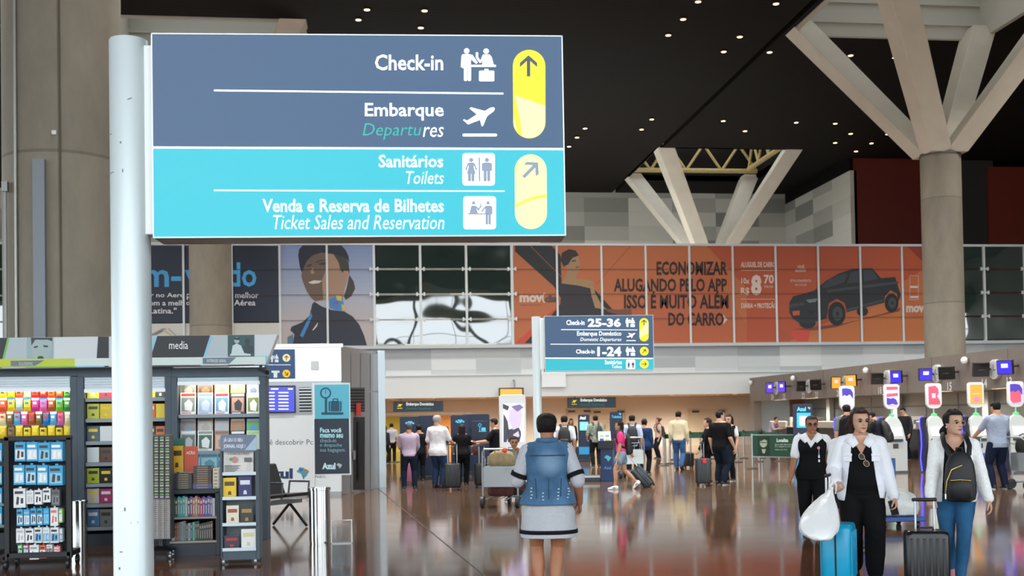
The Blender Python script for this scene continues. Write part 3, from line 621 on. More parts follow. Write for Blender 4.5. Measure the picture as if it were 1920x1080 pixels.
def s1(t,pl,zs,X0,X1):
    o=.003
    mb=MB(); TX(mb,pl,'Check-in',703,102,831,132,o,bold=.018); TX(mb,pl,'Embarque',684,193,832,226,o,bold=.018); TX(mb,pl,'Sanitários',710,290,831,314,o,bold=.018); TX(mb,pl,'Venda e Reserva de Bilhetes',492,373,832,398,o,bold=.018)
    TX(mb,pl,'Toilets',761,321,832,345,o,shear=.2); TX(mb,pl,'Ticket Sales and Reservation',512,403,833,430,o,shear=.2)
    TX(mb,pl,'res',793,238,832,257,o,shear=.2)
    mb.build('white_lettering',M_TXT,t,angle=0)
    mb=MB(); TX(mb,pl,'Departu',680,231,790,262,o,shear=.2); mb.build('green_lettering',M('1fa79b',.4,emit=.2),t,angle=0)
    mb=MB(); pl.line(mb.cut(),401,169.5,944,175.5,3.4,o); pl.line(mb.cut(),401,357,946,358.5,2.6,o); pl.line(mb.cut(),286,276.5,1058,279.5,4,o+.0005); mb.build('divider_line',M_TXT,t,angle=0)
    mb=MB(); pic_checkin(mb,pl,864,90,66,o); pic_plane(mb,pl,866,200,66,o); mb.build('pictogram',M_TXT,t,angle=0)
    mb=MB(); pl.rrect(mb.cut(),867,287,928,348,6,o); pl.rrect(mb.cut(),868.5,368,930,430,6,o); mb.build('pictogram_plate',M_TXT,t,angle=0)
    mb=MB(); o2=o+.0012
    person_pic(mb.cut(),pl,883.5,296,44,o2,0,True); person_pic(mb,pl,913,296,44,o2); pl.line(mb,898.5,295,899.5,340,2.6,o2)
    k=.72
    pl.circ(mb.cut(),888,380.5,3.2,o2); pl.circ(mb,915,380.5,3.2,o2); pl.poly(mb,[(884,385.5),(892,385.5),(896,400.5),(880,400.5)],o2); pl.rect(mb,877,400,913,402,o2+.0004); pl.line(mb,896,394,901.5,387,2.6,o2); pl.line(mb,901.5,388,901.5,382,2.4,o2); pl.line(mb,893,387,897,394,2.4,o2)
    pl.rrect(mb,910,385.5,921,403,2,o2); pl.line(mb,911,387,903,397,2.6,o2+.0004); pl.line(mb,921.8,387,922,402,2.2,o2); pl.rrect(mb,910.6,400,915,421,1.6,o2+.0004); pl.rrect(mb,916,400,920.4,421,1.6,o2+.0004)
    mb.build('figure_pictogram',M_INK2,t,angle=0)
    mb=MB(); pl.poly(mb,[(961.5+61*.5+30.5*math.cos(R(a)),124+30.5*math.sin(R(a))) for a in range(180,361,10)]+[(992.5+30.2*math.cos(R(a)),229+30.5*math.sin(R(a))) for a in range(0,181,10)],o)
    mb.build('arrow_capsule',M_YEL,t,angle=0)
    mb=MB(); pl.poly(mb,[(966,179),(1022,198)]+[(992.5+29.5*math.cos(R(a)),229+30*math.sin(R(a))) for a in range(0,105,8)]+[(979,256),(975,225)],o+.0008); pl.poly(mb,[(963,215),(965,226),(970,243),(979,254),(963.5,238)],o+.0008)
    mb.build('capsule_tint',M_PALE,t,angle=0)
    mb=MB(); pl.poly(mb,[(995+30*math.cos(R(a)),319.5+30*math.sin(R(a))) for a in range(180,361,10)]+[(995.5+30*math.cos(R(a)),399.5+30*math.sin(R(a))) for a in range(0,181,10)],o); mb.build('arrow_capsule',M_PALE,t,angle=0)
    mb=MB(); pl.poly(mb.cut(),[(966,384),(980,376.5),(1000,369),(1025,364),(1025,369),(1000,373.5),(980,381),(967,388.5)],o+.0008); pl.poly(mb.cut(),[(966,318),(971,303),(972.5,302),(969,313),(966.3,327)],o+.0008); mb.build('capsule_stripe',M_YEL,t,angle=0)
    mb=MB(); arrow(mb,pl,991,123.5,19.8,0,o+.0012); mb.build('arrow',M_INK,t,angle=0)
    mb=MB(); arrow(mb,pl,995,318.5,19.5,45,o+.0012); mb.build('arrow',M_INK2,t,angle=0)
    mb=MB()
    for x,y,w,h,a in ((243,185,9,2,-20),(206,252,8,1.5,-15),(226,267,3,4,0),(207,325,14,1.6,-25),(230,320,2,7,0),(213,758,7,1,0),(234,955,3,7,0),(252,980,16,1.2,-8),(227,1035,6,2,0),(224,1066,3,5,0)):
        c_,s_=math.cos(R(a)),math.sin(R(a)); r=.0
        pts=[(x+dx*c_-dy*s_,y+dx*s_+dy*c_) for dx,dy in ((-w/2,-h/2),(-w/2,h/2),(w/2,h/2),(w/2,-h/2))]
        mb.cut().poly([scuff(q,pl) for q in pts])
    mb.build('scuff_mark',M('6f787a',.6),t,angle=0)
def scuff(q,pl):
    # on the post's skin
    C=pl.inv; d=(C.to_3x3()@ray(*q)); o=C@CO; c=Vector(PSC[:2]); dd=Vector((d.x,d.y)); oo=Vector((o.x,o.y))-c
    A=dd.dot(dd); B=2*dd.dot(oo); Cc=oo.dot(oo)-(PSC[2]+.001)**2; s=(-B-math.sqrt(max(0,B*B-4*A*Cc)))/2/A; return o+d*s
D1=5.5
PSC=(0,0,.1)
def s1w(t,pl,zs,X0,X1):
    global PSC
    r=(pl(283,600).x-pl(201,600).x)/2*0; 
    a,b=pl(198.5,600).x,pl(273.5,600).x; k=(X1-X0)/775; PSC=((a+b)/2,.10*k*387,(b-a)/2); s1(t,pl,zs,X0,X1)
way_sign('large foreground sign on a white post reading Check-in, Embarque and Sanitários',670,250,D1,R(-3.2),(198.5,273.5,64),(262,286,77,436),(285,1058,64.5,444.5),.437,s1w)
def s2(t,pl,zs,X0,X1):
    o=.004
    mb=MB(); TX(mb,pl,'Check-in',1062,600,1096,609.5,o,bold=.02); TX(mb,pl,'25-36',1102,597,1164,613,o,bold=.035); TX(mb,pl,'Embarque Doméstico',1082,621,1165,632,o,bold=.015); TX(mb,pl,'Domestic Departures',1088,633,1165,641.5,o,shear=.2)
    TX(mb,pl,'Check-in',1080,655,1115,663,o,bold=.02); TX(mb,pl,'1-24',1120,650,1165,668,o,bold=.035); TX(mb,pl,'Sanitários',1134,675,1166,683,o,bold=.01); TX(mb,pl,'Toilets',1147,684.5,1166,690.5,o)
    mb.build('white_lettering',M_TXT,t,angle=0)
    mb=MB(); pl.line(mb.cut(),1052,618,1195,618.6,1.2,o); pl.line(mb.cut(),1032,645.3,1216,645.8,1.2,o); pl.line(mb.cut(),1022,671.5,1224,672,2,o); mb.build('divider_line',M_TXT,t,angle=0)
    mb=MB(); pic_checkin(mb,pl,1173,596,18,o); pic_checkin(mb,pl,1173.5,650,18,o); pic_plane(mb,pl,1174,624,18,o); pl.rrect(mb.cut(),1174,674.5,1191,692,2,o); mb.build('pictogram',M_TXT,t,angle=0)
    mb=MB(); person_pic(mb,pl,1178.8,678,12,o+.002,0,True); person_pic(mb,pl,1187,678,12,o+.002); pl.line(mb,1183,677,1183,690,.8,o+.002); mb.build('toilet_figures',M_INK,t,angle=0)
    mb=MB(); pl.rrect(mb,1199,596.5,1216,640,8.4,o); mb.build('arrow_capsule',M_YEL,t,angle=0)
    mb=MB(); pl.poly(mb,[(1199.5,622),(1207,610),(1216,604),(1216,624),(1208,628),(1200,634)],o+.002); mb.build('capsule_tint',M_PALE,t,angle=0)
    for cx,cy,a in ((1208,658.5,45),(1208,682.5,90)):
        mb=MB(); pl.circ(mb,cx,cy,8.3,o); c=mb.build('arrow_disc',M_YEL,t,angle=0); mb=MB(); arrow(mb,pl,cx,cy,5,a,o+.002); mb.build('arrow',M_INK,c,angle=0)
    mb=MB(); arrow(mb,pl,1207.5,605,6,0,o+.003); mb.build('arrow',M_INK,t,angle=0)
way_sign('smaller sign on a white post in mid hall listing Check-in 25-36 and 1-24',1123,645,20.8,R(-3.5),(997.5,1014,593),(1012,1021,596,692),(1021,1225.5,591.5,695),.222,s2)
# hanging departure signs under the soffit
def hang(label,x0,x1,y0,y1):
    yy=YB+1.0; p=AY((x0+x1)/2,y1,yy); t=TH('hanging_sign',label,'sign',(p.x,yy,p.z)); bpy.context.view_layer.update(); pl=PL((0,yy,0),0,root=t)
    a,b=pl(x0,y1).x,pl(x1,y1).x; h=pl((x0+x1)/2,y0).z
    MB().box(a,b,0,.18,0,h).build('sign_box',M('14303a',.3,emit=.25),t,bevel=.01)
    mb=MB()
    for q in (.15,.85): mb.cyl((a+(b-a)*q,.09,h),(a+(b-a)*q,.09,zb0-p.z+.02),.025,n=8)
    mb.build('hanger_rod',M('9a9a98',.4,.6),t)
    w=x1-x0; mb=MB(); pic_plane(mb,pl,x0+w*.075,y0+(y1-y0)*.25,w*.11,.02); mb.build('plane_pictogram',M('ffe100',.4,emit=.7),t,angle=0)
    mb=MB(); TX(mb,pl,'Embarque Doméstico',x0+w*.26,y0+2,x0+w*.81,y0+9.5,.02,bold=.03); mb.build('white_lettering',M_TXT,t,angle=0)
    mb=MB(); TX(mb,pl,'Domestic Departures',x0+w*.26,y0+11,x0+w*.76,y0+17,.02,bold=.01); mb.build('green_lettering',M('2a7f7c',.4,emit=.2),t,angle=0)
hang('dark hanging Embarque Doméstico sign left of the white totem',737.5,831,752.5,771.5)
hang('dark hanging Embarque Doméstico sign right of the mid hall post',1065,1155,745,764.5)
# ---------------------------------------------------------------- the magazine shop
def rootpl(name,label,cat,px,py,y,group=None):
    """thing standing on the floor plane at world y under pixel (px,py); returns root and its front print plane"""
    p=AY(px,py,y); t=TH(name,label,cat,(p.x,y,0),0,group); bpy.context.view_layer.update()
    return t,PL((0,y,0),0,root=t)
def bpx(mb,pl,x0,y0,x1,y1,f,b,m=0):
    """box whose front face (f metres in front of the plane) fills the pixel box; b = how far it goes back behind the plane"""
    xm_,ym=(x0+x1)/2,(y0+y1)/2; X0,X1=pl(x0,ym,f).x,pl(x1,ym,f).x; Z0,Z1=pl(xm_,y1,f).z,pl(xm_,y0,f).z
    base=pl(xm_,ym,0).y
    return mb.box(X0,X1,base-f,base+b,max(Z0,0),Z1,m)
YS=GP(492,1012).y
M_SLATE=M('46545f',.5,var=.06); M_SLATED=M('2b343c',.5); M_BLK=M('141517',.5); M_SHUT=M('dfe9ee',.35,.2)
# fascia
t,pl=rootpl('shop_fascia','long shop fascia with photo strips and a black panel reading media','shop sign',260,690,YS-.25)
def rowy(x,y0,y1,xa=0,xb=520): return y0+(y1-y0)*(x-xa)/(xb-xa)
P=[(-300,637),(520,627),(498,684),(-300,695)]
MB().prism([pl(x,y) for x,y in P],(0,.30,0)).build('board',M('d7dde0',.4),t,angle=0)
def strip(mb,xa,xb,sa,sb,m,o=.004,ya=0,yb=1):
    """slanted field of the board: top edge xa..xb, the slants sa, sb shift the lower corners"""
    T=lambda x:rowy(x,633.5,627.2); B=lambda x:rowy(x,690.5,684)
    q=lambda x,s,k:(x+s*k, T(x+s*k)+(B(x+s*k)-T(x+s*k))*k)
    mb.cut(); pl.poly(mb,[q(xa,sa,ya),q(xb,sb,ya),q(xb,sb,yb),q(xa,sa,yb)],o,m)
mb=MB()
strip(mb,-300,14,0,-14,0); strip(mb,14,18,-14,-14,1,.006); strip(mb,18,50,-14,0,2); strip(mb,50,100,0,0,3); strip(mb,48,142,0,0,1,.007,.80,1); strip(mb,142,196,0,0,5,.007,.84,1); strip(mb,184,204,-4,0,0); strip(mb,262,292,0,-18,2); strip(mb,290,295,-18,-18,5,.006)
strip(mb,295,394,-18,-18,0); strip(mb,394,399,-18,-18,5,.006); strip(mb,399,427,-18,0,2); strip(mb,427,477,0,0,4); strip(mb,477,520,0,-22,5,.004,.7,1)
mb.build('printed_field',[M(c,.4) for c in ('15161a','7ac043','b9c6cb','9db6bb','2d5459','8fcbe4')],t,angle=0)
mb=MB()   # cropped face and two seated readers in the photo strips
pl.poly(mb.cut(),[(60,633),(97,633),(98,650),(92,668),(82,680),(70,680),(62,668),(58,650)],.007,0); pl.poly(mb,[(58,633),(98,633),(98,640),(90,637),(66,637),(59,648)],.009,1); pl.circ(mb,76,671,6,.009,1,3.5); pl.poly(mb,[(63,650),(71,648),(71,651),(64,653)],.009,1); pl.poly(mb,[(81,647),(90,648),(90,651),(82,651)],.009,1)
pl.circ(mb.cut(),444,638,5,.007,0,6); pl.poly(mb,[(434,662),(436,648),(444,644),(452,648),(458,662),(470,664),(470,667),(430,667)],.008,2); pl.circ(mb,464,640,5,.007,1,6); pl.poly(mb,[(454,650),(464,645),(475,650),(476,662),(456,662)],.007,1); pl.poly(mb,[(438,633),(450,633),(449,638),(440,637)],.009,1)
mb.build('photo_figures',[M(c,.4) for c in ('a9bcbc','24393d','cfe0e0')],t,angle=0)
mb=MB(); TX(mb,pl,'media',317,639.5,352.5,654.5,.008,bold=.0); mb.build('white_lettering',M('e9eef0',.4,emit=.1),t,angle=0)
mb=MB(); pl.poly(mb,[(-300,676),(140,672),(140,686.5),(-300,691)],.012,0); pl.poly(mb,[(140,672),(498,668.5),(498,683),(140,686.5)],.012,1); 
pl.poly(mb,[(20,676.5),(83,675.5),(66,686),(20,686.5)],.016,2); pl.poly(mb,[(380,671),(443,670),(430,682),(380,682.5)],.016,2)
mb.build('valance_band',[M(c,.4) for c in ('c6d436','d9e8e2','6d7c88')],t,angle=0)
mb=MB(); TX(mb,pl,'GULOSEIMAS',35,679,61,685,.02); TX(mb,pl,'INTERESSE GERAL',388,673.5,424,679.5,.02,bold=.01); mb.build('valance_lettering',M('dde5e8',.4),t,angle=0)
mb=MB(); p=pl(489,693); mb.cyl((p.x,-.05,p.z),(p.x+.10,-.22,p.z-.05),.035,.03).cyl((p.x,.05,p.z+.08),(p.x,-.05,p.z),.02); mb.build('camera_spotlight',M_BLK,t)
# cabinets
def cabinet(label,x0,x1,pl0,pr0,shelves,tilt=False):
    """x0..x1 outer, pl0/pr0 width of the left and right uprights in pixels"""
    t,pl=rootpl('display_cabinet',label,'cabinet',(x0+x1)/2,1012,YS,'shop cabinets'); D=.46
    mb=MB(); bpx(mb,pl,x0,689,x1,707,0,D); mb.build('top_beam',M_SLATE,t,bevel=.004)
    mb=MB()
    if pl0: bpx(mb,pl,x0,706,x0+pl0,1040,0,D)
    if pl0: mb.build('upright',M_SLATE,t,bevel=.004)
    mb=MB(); bpx(mb,pl,x1-pr0,706,x1,1040,0,D); mb.build('upright',M_SLATE,t,bevel=.004)
    a,b=x0+pl0,x1-pr0
    mb=MB(); bpx(mb,pl,a,706,b,1030,-D+.03,D); mb.build('back_panel',M('1b1d20',.6),t,angle=0)
    X0,X1=pl(a,720).x,pl(b,720).x; zt,zb_=pl((a+b)/2,706).z,pl((a+b)/2,729 if x0<200 else 715).z
    n=5; prof=[]
    for i in range(n*4+1): z=zt-(zt-zb_)*i/(n*4); prof.append((z,.02+.014*abs(math.sin(i*PI/4))))
    rg=[[(X0,d_-.02,z),(X1,d_-.02,z),(X1,.05,z),(X0,.05,z)] for z,d_ in prof]; MB().loft(rg).build('roller_shutter',M_SHUT,t,angle=30)
    MB().box(X0,X1,-.01,.05,zb_-.045,zb_).build('shutter_rail',M('eef3f5',.35,.1),t,angle=0)
    mb=MB(); bpx(mb,pl,a,1000,b,1040,-.02,D-.05); mb.build('plinth',M_SLATED,t,angle=0)
    for y in shelves:
        mb=MB(); X=pl((a+b)/2,y,-.06); mb.box(X0,X1,.06,D-.04,X.z-.03,X.z); mb.box(X0,X1,.045,.06,X.z-.035,X.z+.012,1); mb.build('shelf',[M('2a2e33',.5),M('8f989e',.4)],t,angle=0)
    L=bpy.data.lights.new('cabinet_lamp','AREA'); L.shape='RECTANGLE'; L.size=max(.3,X1-X0-.1); L.size_y=.06; L.energy=(3.2 if x0<200 else 5)*(X1-X0); L.color=(1,.90,.74)
    o=bpy.data.objects.new('cabinet_lamp',L); COL.objects.link(o); o.parent=t; o.location=((X0+X1)/2,.10,zb_-.0); o.rotation_euler=(R(28),0,0)
    return t,pl
cabinet('candy cabinet of the shop, leftmost, full of bright snack bags',-180,145,0,13,[900,945,985])
cabinet('middle shop cabinet with books facing out, partly behind the white post',145,322,13,12,[747.5,786,828,868,907,945,988])
cabinet('right hand shop cabinet holding rows of magazines',322,500,11,13,[778,846.5,884,925,965])
# ---- goods: unit meshes, width x, depth y, height z; slots main, accent, second accent
def unit(kind):
    mb=MB()
    if kind=='bag':
        rg=[]
        for z,d in ((0,.06),(.05,.10),(.1,.6),(.3,1),(.6,1),(.82,.6),(.88,.1),(1,.06)):
            w=.5-(.03 if .1<z<.9 else 0); rg.append([(w*c if abs(c)<1 else w*c, -d*.5*s_, z) for c,s_ in ((-1,0),(-.7,.75),(0,1),(.7,.75),(1,0),(.7,-.75),(0,-1),(-.7,-.75))])
        mb.loft(rg); n=len(mb.f); mb.m=[1 if max(mb.v[i][2] for i in f)>.85 else 0 for f in mb.f]
        mb.add([(-.2,-.512,.52),(.24,-.512,.50),(.22,-.505,.70),(-.24,-.505,.68)],[(0,1,2,3)],1)
    elif kind=='box':
        mb.box(-.5,.5,-.5,.5,0,1)
        mb.add([(-.12,-.1,1),(.12,-.1,1),(.12,-.1,1.09),(-.12,-.1,1.09)],[(0,1,2,3)],0)
        mb.poly([(-.42,-.503,.10),(.42,-.503,.10),(.42,-.503,.62),(-.42,-.503,.62)],1)
        mb.poly([(-.30,-.506,.16),(-.08,-.506,.16),(-.02,-.506,.55),(-.22,-.506,.58)],2); mb.poly([(.1,-.506,.22),(.32,-.506,.22),(.32,-.506,.5),(.1,-.506,.5)],2); mb.poly([(-.4,-.503,.72),(.3,-.503,.72),(.3,-.503,.86),(-.4,-.503,.86)],2)
    elif kind=='book':
        mb.box(-.5,.5,-.5,-.42,0,1).box(-.5,.5,.42,.5,0,1).box(-.5,-.46,-.42,.42,0,1).box(-.46,.48,-.42,.42,.01,.99,1)
        mb.poly([(-.38,-.51,.62),(.38,-.51,.62),(.38,-.51,.82),(-.38,-.51,.82)],2); mb.poly([(-.14,-.51,.18),(.14,-.51,.18),(.1,-.51,.36),(-.1,-.51,.36)],2)
    elif kind=='spine':
        mb.box(-.5,.5,-.5,.44,0,1).box(-.4,.4,.44,.5,.02,.98,1)
        mb.poly([(-.34,-.51,.70),(.34,-.51,.70),(.34,-.51,.86),(-.34,-.51,.86)],2); mb.poly([(-.2,-.51,.15),(.2,-.51,.15),(.2,-.51,.6),(-.2,-.51,.6)],2)
    elif kind=='flat':     # lying book, spine to the front
        mb.box(-.5,.5,-.5,.5,0,.12).box(-.5,.5,-.5,.5,.88,1).box(-.5,.5,-.5,-.46,.12,.88).box(-.48,.48,-.46,.48,.12,.88,1)
        mb.poly([(-.3,-.51,.3),(.3,-.51,.3),(.3,-.51,.7),(-.3,-.51,.7)],2)
    elif kind=='mag':
        mb.box(-.5,.5,-.5,.5,0,1); mb.poly([(-.44,-.52,.84),(.44,-.52,.84),(.44,-.52,.96),(-.44,-.52,.96)],1); mb.poly([(-.42,-.52,.12),(.42,-.52,.12),(.42,-.52,.78),(-.42,-.52,.78)],2); mb.poly([(-.2,-.525,.2),(.22,-.525,.14),(.3,-.525,.5),(.05,-.525,.7),(-.25,-.525,.52)],0); mb.poly([(-.4,-.52,.04),(.2,-.52,.04),(.2,-.52,.08),(-.4,-.52,.08)],1)
    me=mb.mesh(kind,[M('888888'),M('aaaaaa'),M('cccccc')],30 if kind=='bag' else 0)
    return me
UM={k:unit(k) for k in ('bag','box','book','spine','flat','mag')}
def good(kind,name,label,cat,loc,size,cols,group=None,rx=0,rz=0,rough=.35):
    o=bpy.data.objects.new(name,UM[kind]); COL.objects.link(o); o.location=loc; o.scale=size; o.rotation_euler=(rx,0,rz)
    for i,c in enumerate(cols):
        s=o.material_slots[i]; s.link='OBJECT'; s.material=M(c,rough)
    return tag(o,label,cat,group)
def goodpx(kind,name,label,cat,y,box,dep,cols,group=None,rx=0,rough=.35):
    """box in pixels on the plane at world y (the front face)"""
    x0,y0,x1,y1=box; xm_,ym=(x0+x1)/2,(y0+y1)/2
    a=AY(x0,ym,y).x; b=AY(x1,ym,y).x; z0=AY(xm_,y1,y).z; z1=AY(xm_,y0,y).z
    return good(kind,name,label,cat,((a+b)/2,y+dep/2,z0),(abs(b-a)*.97,dep,(z1-z0)),cols,group,rx,0,rough)
CN={'e8c81e':'yellow','f0d21a':'yellow','d92b2b':'red','e0562a':'orange','c9378e':'magenta','e46aa8':'pink','3f9a3a':'green','7cc23a':'lime green','2f7fc4':'blue','5fb0de':'light blue','b7c7c0':'silver','7a4b9a':'purple','b5572e':'rust','e9d9a8':'cream','8a6a3a':'brown'}
rowsC=[(730,746,['e8c81e','e8c81e','e0562a','e9d9a8','d92b2b','d92b2b','e0562a','b5572e','3f9a3a']),
       (745.5,771,['e0562a','e8c81e','b7c7c0','e8c81e','c9378e','e46aa8','b5572e','7cc23a','3f9a3a']),
       (771.5,797,['e9d9a8','8a6a3a','5fb0de','e46aa8','b5572e','8a6a3a','2f7fc4','5fb0de','e46aa8','e9d9a8']),
       (797.5,822,['e8c81e','8a6a3a','e8c81e','f0d21a','f0d21a','f0d21a','f0d21a','f0d21a','f0d21a']),
       (824,842,['f0d21a','e46aa8','b7c7c0','7a4b9a','e0562a','3f9a3a','d92b2b','b7c7c0','8a6a3a'])]
acc=['3f2a1a','e9e4d8','d92b2b','f3e25a','2f7fc4','ffffff']
for r,(y0,y1,cs) in enumerate(rowsC):
    n=len(cs); w=136./n if r!=4 else 15.5
    for i,c in enumerate(cs):
        x0=-3+i*w
        if r==4 and i<8: continue
        goodpx('bag','snack_bag','%s snack bag, %s from the left in the candy cabinet\'s %s row'%(CN[c],ordn(i),['top','second','third','fourth','fifth'][r]) ,'snack',YS+.16,(x0,y0,x0+w*1.0,y1),.05,[c,acc[(i*3+r)%6],acc[(i+r*2+1)%6]],'hanging snack bags',rough=.25)
for k,(y0,y1,c) in enumerate(((848,866,'8a6a3a'),(868,878,'e9d9a8'),(880,896,'c9378e'),(903,918,'e8c81e'),(922,940,'b7c7c0'))):
    goodpx('bag','snack_bag','%s packet between black rack and cabinet upright, %s one down'%(CN[c],ordn(k)),'snack',YS+.16,(124,y0,133,y1),.05,[c,acc[k],acc[(k+2)%6]],'hanging snack bags')
BC={'c9cf2e':'lime','e5c51e':'yellow','c4314a':'crimson','50666a':'slate','e6e6e2':'white','dfe5e6':'white','6b4a3c':'brown','b9c23a':'green and purple','26282c':'black','cfc6cc':'pale','b03a6a':'pink','4f7db0':'landscape','7c7a76':'grey','3a3f3a':'dark','e0732e':'orange','33383e':'charcoal','f2d22a':'bright yellow'}
shelfB=[(747,['c9cf2e','c4314a'],['c9cf2e','3a3f3a']),(785,['c9cf2e','e5c51e'],['e0732e','f2d22a']),(827,['50666a','dfe5e6'],['33383e','e0732e']),(867,['dfe5e6','6b4a3c'],[]),(906,['b9c23a','26282c'],[]),(944,['cfc6cc','b03a6a'],[]),(987,['4f7db0','7c7a76'],[])]
for r,(yb,L,Rr) in enumerate(shelfB):
    h=28 if r<6 else 32
    for i,c in enumerate(L): goodpx('book','book','%s face-out book, %s of the left pair on the %s middle cabinet shelf'%(BC[c],ordn(i),ordn(r)),'book',YS+.12,(163+i*24,yb-h,186+i*24,yb),.03,[c,'e9e4d8',['dfe5e6','3a3f3a','f2d22a'][(r+i)%3]],'books in the middle cabinet')
    for i,c in enumerate(Rr): goodpx('book','book','%s face-out book, %s right of the white post, %s shelf'%(BC[c],ordn(i),ordn(r)),'book',YS+.12,(274+i*18,yb-h,291+i*18,yb),.03,[c,'e9e4d8',['26282c','dfe5e6','f2d22a'][(r+i)%3]],'books in the middle cabinet')
# magazines: a back and a front copy in every pocket
cols5=[(336.5,368),(369,400),(401,430),(431,460),(461,487.5)]
magc=[[('8f8a7e','1f1f22','5a5e55'),('c9542c','e8c08a','3a2a22'),('e2c25a','d96a3a','f0e6c8'),('e0b06a','f2dcae','c9a46a'),('5d6f8f','e8ecf0','c9d4dd')],
      [('e4e6e6','c9342c','7f9088'),('b9c6d8','6f8fc0','8fa8c8'),('cfdfe6','c4303a','6a9ab8'),('26292c','e8e8e4','b98a7a'),('eef0ee','d8dcd8','7a8a4a')],
      [('7f9cae','e6ecf0','b08a72'),('b5aca0','8a8378','c9c0b2'),('aebfca','7d90a0','cfc0b4'),('a9917c','e9efe9','c97f4a'),('4fb0d0','e9f2f4','7cc23a')],
      [('b5bdbd','f0f2f0','5a6668'),('e9ece8','8d9a90','2f5a46'),('b98a70','8a6a58','d9b49a'),('33383c','f4f6f4','a9acab'),('dfe8c8','b9e08a','e9f2d4')],
      [('4d7f98','2f5f7a','7fb0c4'),('5f8aa4','3f6f8a','9cc0ce'),('4f7f90','37606e','8fb6c0'),('c9c4ba','7d7a72','9a958a'),('3f5a4a','8fae9a','c4d4c8')]]
rowm=[(716,745,YS+.22,'back of the top row',30),(736,777,YS+.13,'front of the top row',40),(784,815,YS+.22,'back of the second row',30),(807,846,YS+.13,'front of the second row',40),(850,882,YS+.13,'third row',34)]
adj=['left end','second from left','middle','second from right','right end']
mcol={0:'grey',1:'orange'}
for r,(y0,y1,yy,nm,h) in enumerate(rowm):
    for i,(a,b) in enumerate(cols5):
        goodpx('mag','magazine','magazine at the %s of the %s, right hand cabinet'%(adj[i],nm),'magazine',yy,(a+.6,y0,b-.6,y1),.012,magc[r][i],'magazines in the right hand cabinet',rx=R(-8))
for k,(y0,y1,c) in enumerate(((890,922,'6a4f9a'),(930,962,'3f6f8a'),(968,995,'b03a6a'))):
    goodpx('mag','magazine','low magazine beside the newspaper stand, %s from the top'%ordn(k),'magazine',YS+.13,(470,y0,486.5,y1),.012,(c,'e9ece8','b9c6d8'),'magazines in the right hand cabinet',rx=R(-8))
# ---- rolling rack of phone accessories
def castor(mb,x,y,r=.045,w=.03):
    mb.cyl((x-w/2,y,r),(x+w/2,y,r),r,r,20).cyl((x,y,r),(x,y,r*2.6),.012,n=8); return mb
YK=GP(78,1066).y
def rack(label,x0,x1):
    t,pl=rootpl('accessory_rack',label,'rack',(x0+x1)/2,1060,YK)
    for xa in (x0+3,x1-12):
        mb=MB(); bpx(mb,pl,xa,820,xa+10,1046,0,.05); mb.build('frame_post',M_BLK,t,bevel=.004)
    mb=MB(); bpx(mb,pl,x0+3,817,x1-2,826,0,.05); mb.build('top_bar',M_BLK,t,bevel=.004)
    mb=MB(); bpx(mb,pl,x0+8,1036,x1-4,1046,0,.42); mb.build('base_shelf',M_BLK,t,bevel=.004)
    mb=MB(); bpx(mb,pl,x0+8,824,x1-8,1040,-.20,.24); mb.build('peg_panel',M('101113',.6),t,angle=0)
    mb=MB(); bpx(mb,pl,x0+3,824,x0+11,1044,-.36,.42); bpx(mb,pl,x1-10,824,x1-4,1044,-.36,.42); mb.build('rear_post',M_BLK,t,angle=0)
    for q in (x0+8,x1-8):
        for dy in (.0,.38):
            p=pl(q,1060); b=MB(); castor(b,p.x,dy,.05); b.build('castor',M('22262b',.4),t)
    mb=MB()
    for y in (828,872,915,953,990,1021):
        for k in range(5):
            p=pl(x0+28+k*20,y,.0); mb.cut().cyl((p.x,.0,p.z),(p.x,.22,p.z),.004,n=6)
    mb.build('peg_hook',M('6d7176',.3,.8),t)
    return t,pl
rack('black rolling rack hung with blue boxed phone accessories, in front of the candy',4,136)
rack('second black accessory rack cut off by the left edge of the picture',-146,-4)
BL='2aa3d4'; WH='e4e7e8'; DK='23262a'
items=[[(27,829,48,865,BL,WH,DK),(49,829,71,865,BL,WH,'f4f8f8'),(71,830,94,866,BL,'8fcbe4',DK),(94,829,118,865,BL,WH,'f4f8f8')],
 [(25,872,46,909,BL,'bfe2f0','f4f8f8'),(47,872,68,909,BL,'bfe2f0',DK),(69,872,90,909,BL,'bfe2f0','f4f8f8'),(91,873,118,910,BL,'8fcbe4',DK)],
 [(25,916,48,952,WH,'f1f2f2',DK),(49,920,63,945,WH,'d9dcdc','c4c8c8'),(64,919,79,946,WH,'f1f2f2',DK),(80,916,95,942,WH,'f1f2f2',DK),(96,918,112,948,'55595c','7a7f82','3a3d40')],
 [(31,955,43,986,BL,WH,DK),(44,955,56,986,BL,WH,'aeb6ba'),(57,953,68,985,BL,WH,DK),(69,953,80,985,BL,WH,DK),(81,953,92,984,BL,'8fcbe4','5fb0de'),(94,952,109,986,WH,'f1f2f2','d96a6a'),(110,954,117,980,'8cc46a',WH,WH)],
 [(30,991,46,1018,WH,'f1f2f2','b9bec0'),(47,991,63,1018,WH,'f1f2f2',DK),(64,989,79,1018,WH,'5fb0de',DK),(80,989,93,1018,WH,'5fb0de','c9d0d2'),(94,989,110,1018,WH,'5fb0de',DK),(111,991,117,1016,'dfe4e6',BL,WH)],
 [(33,1021,42,1042,'3fae5a','2a2d30',WH),(43,1021,54,1040,'b0405a','3f8fb0',WH),(55,1022,73,1049,WH,'f1f2f2','8aa08a'),(74,1022,86,1047,'e0622e',WH,DK),(87,1021,98,1040,WH,DK,'9aa0a4'),(100,1024,113,1042,'d9707a','e9a0a8',WH)]]
wd=['top','second','third','fourth','fifth','bottom']
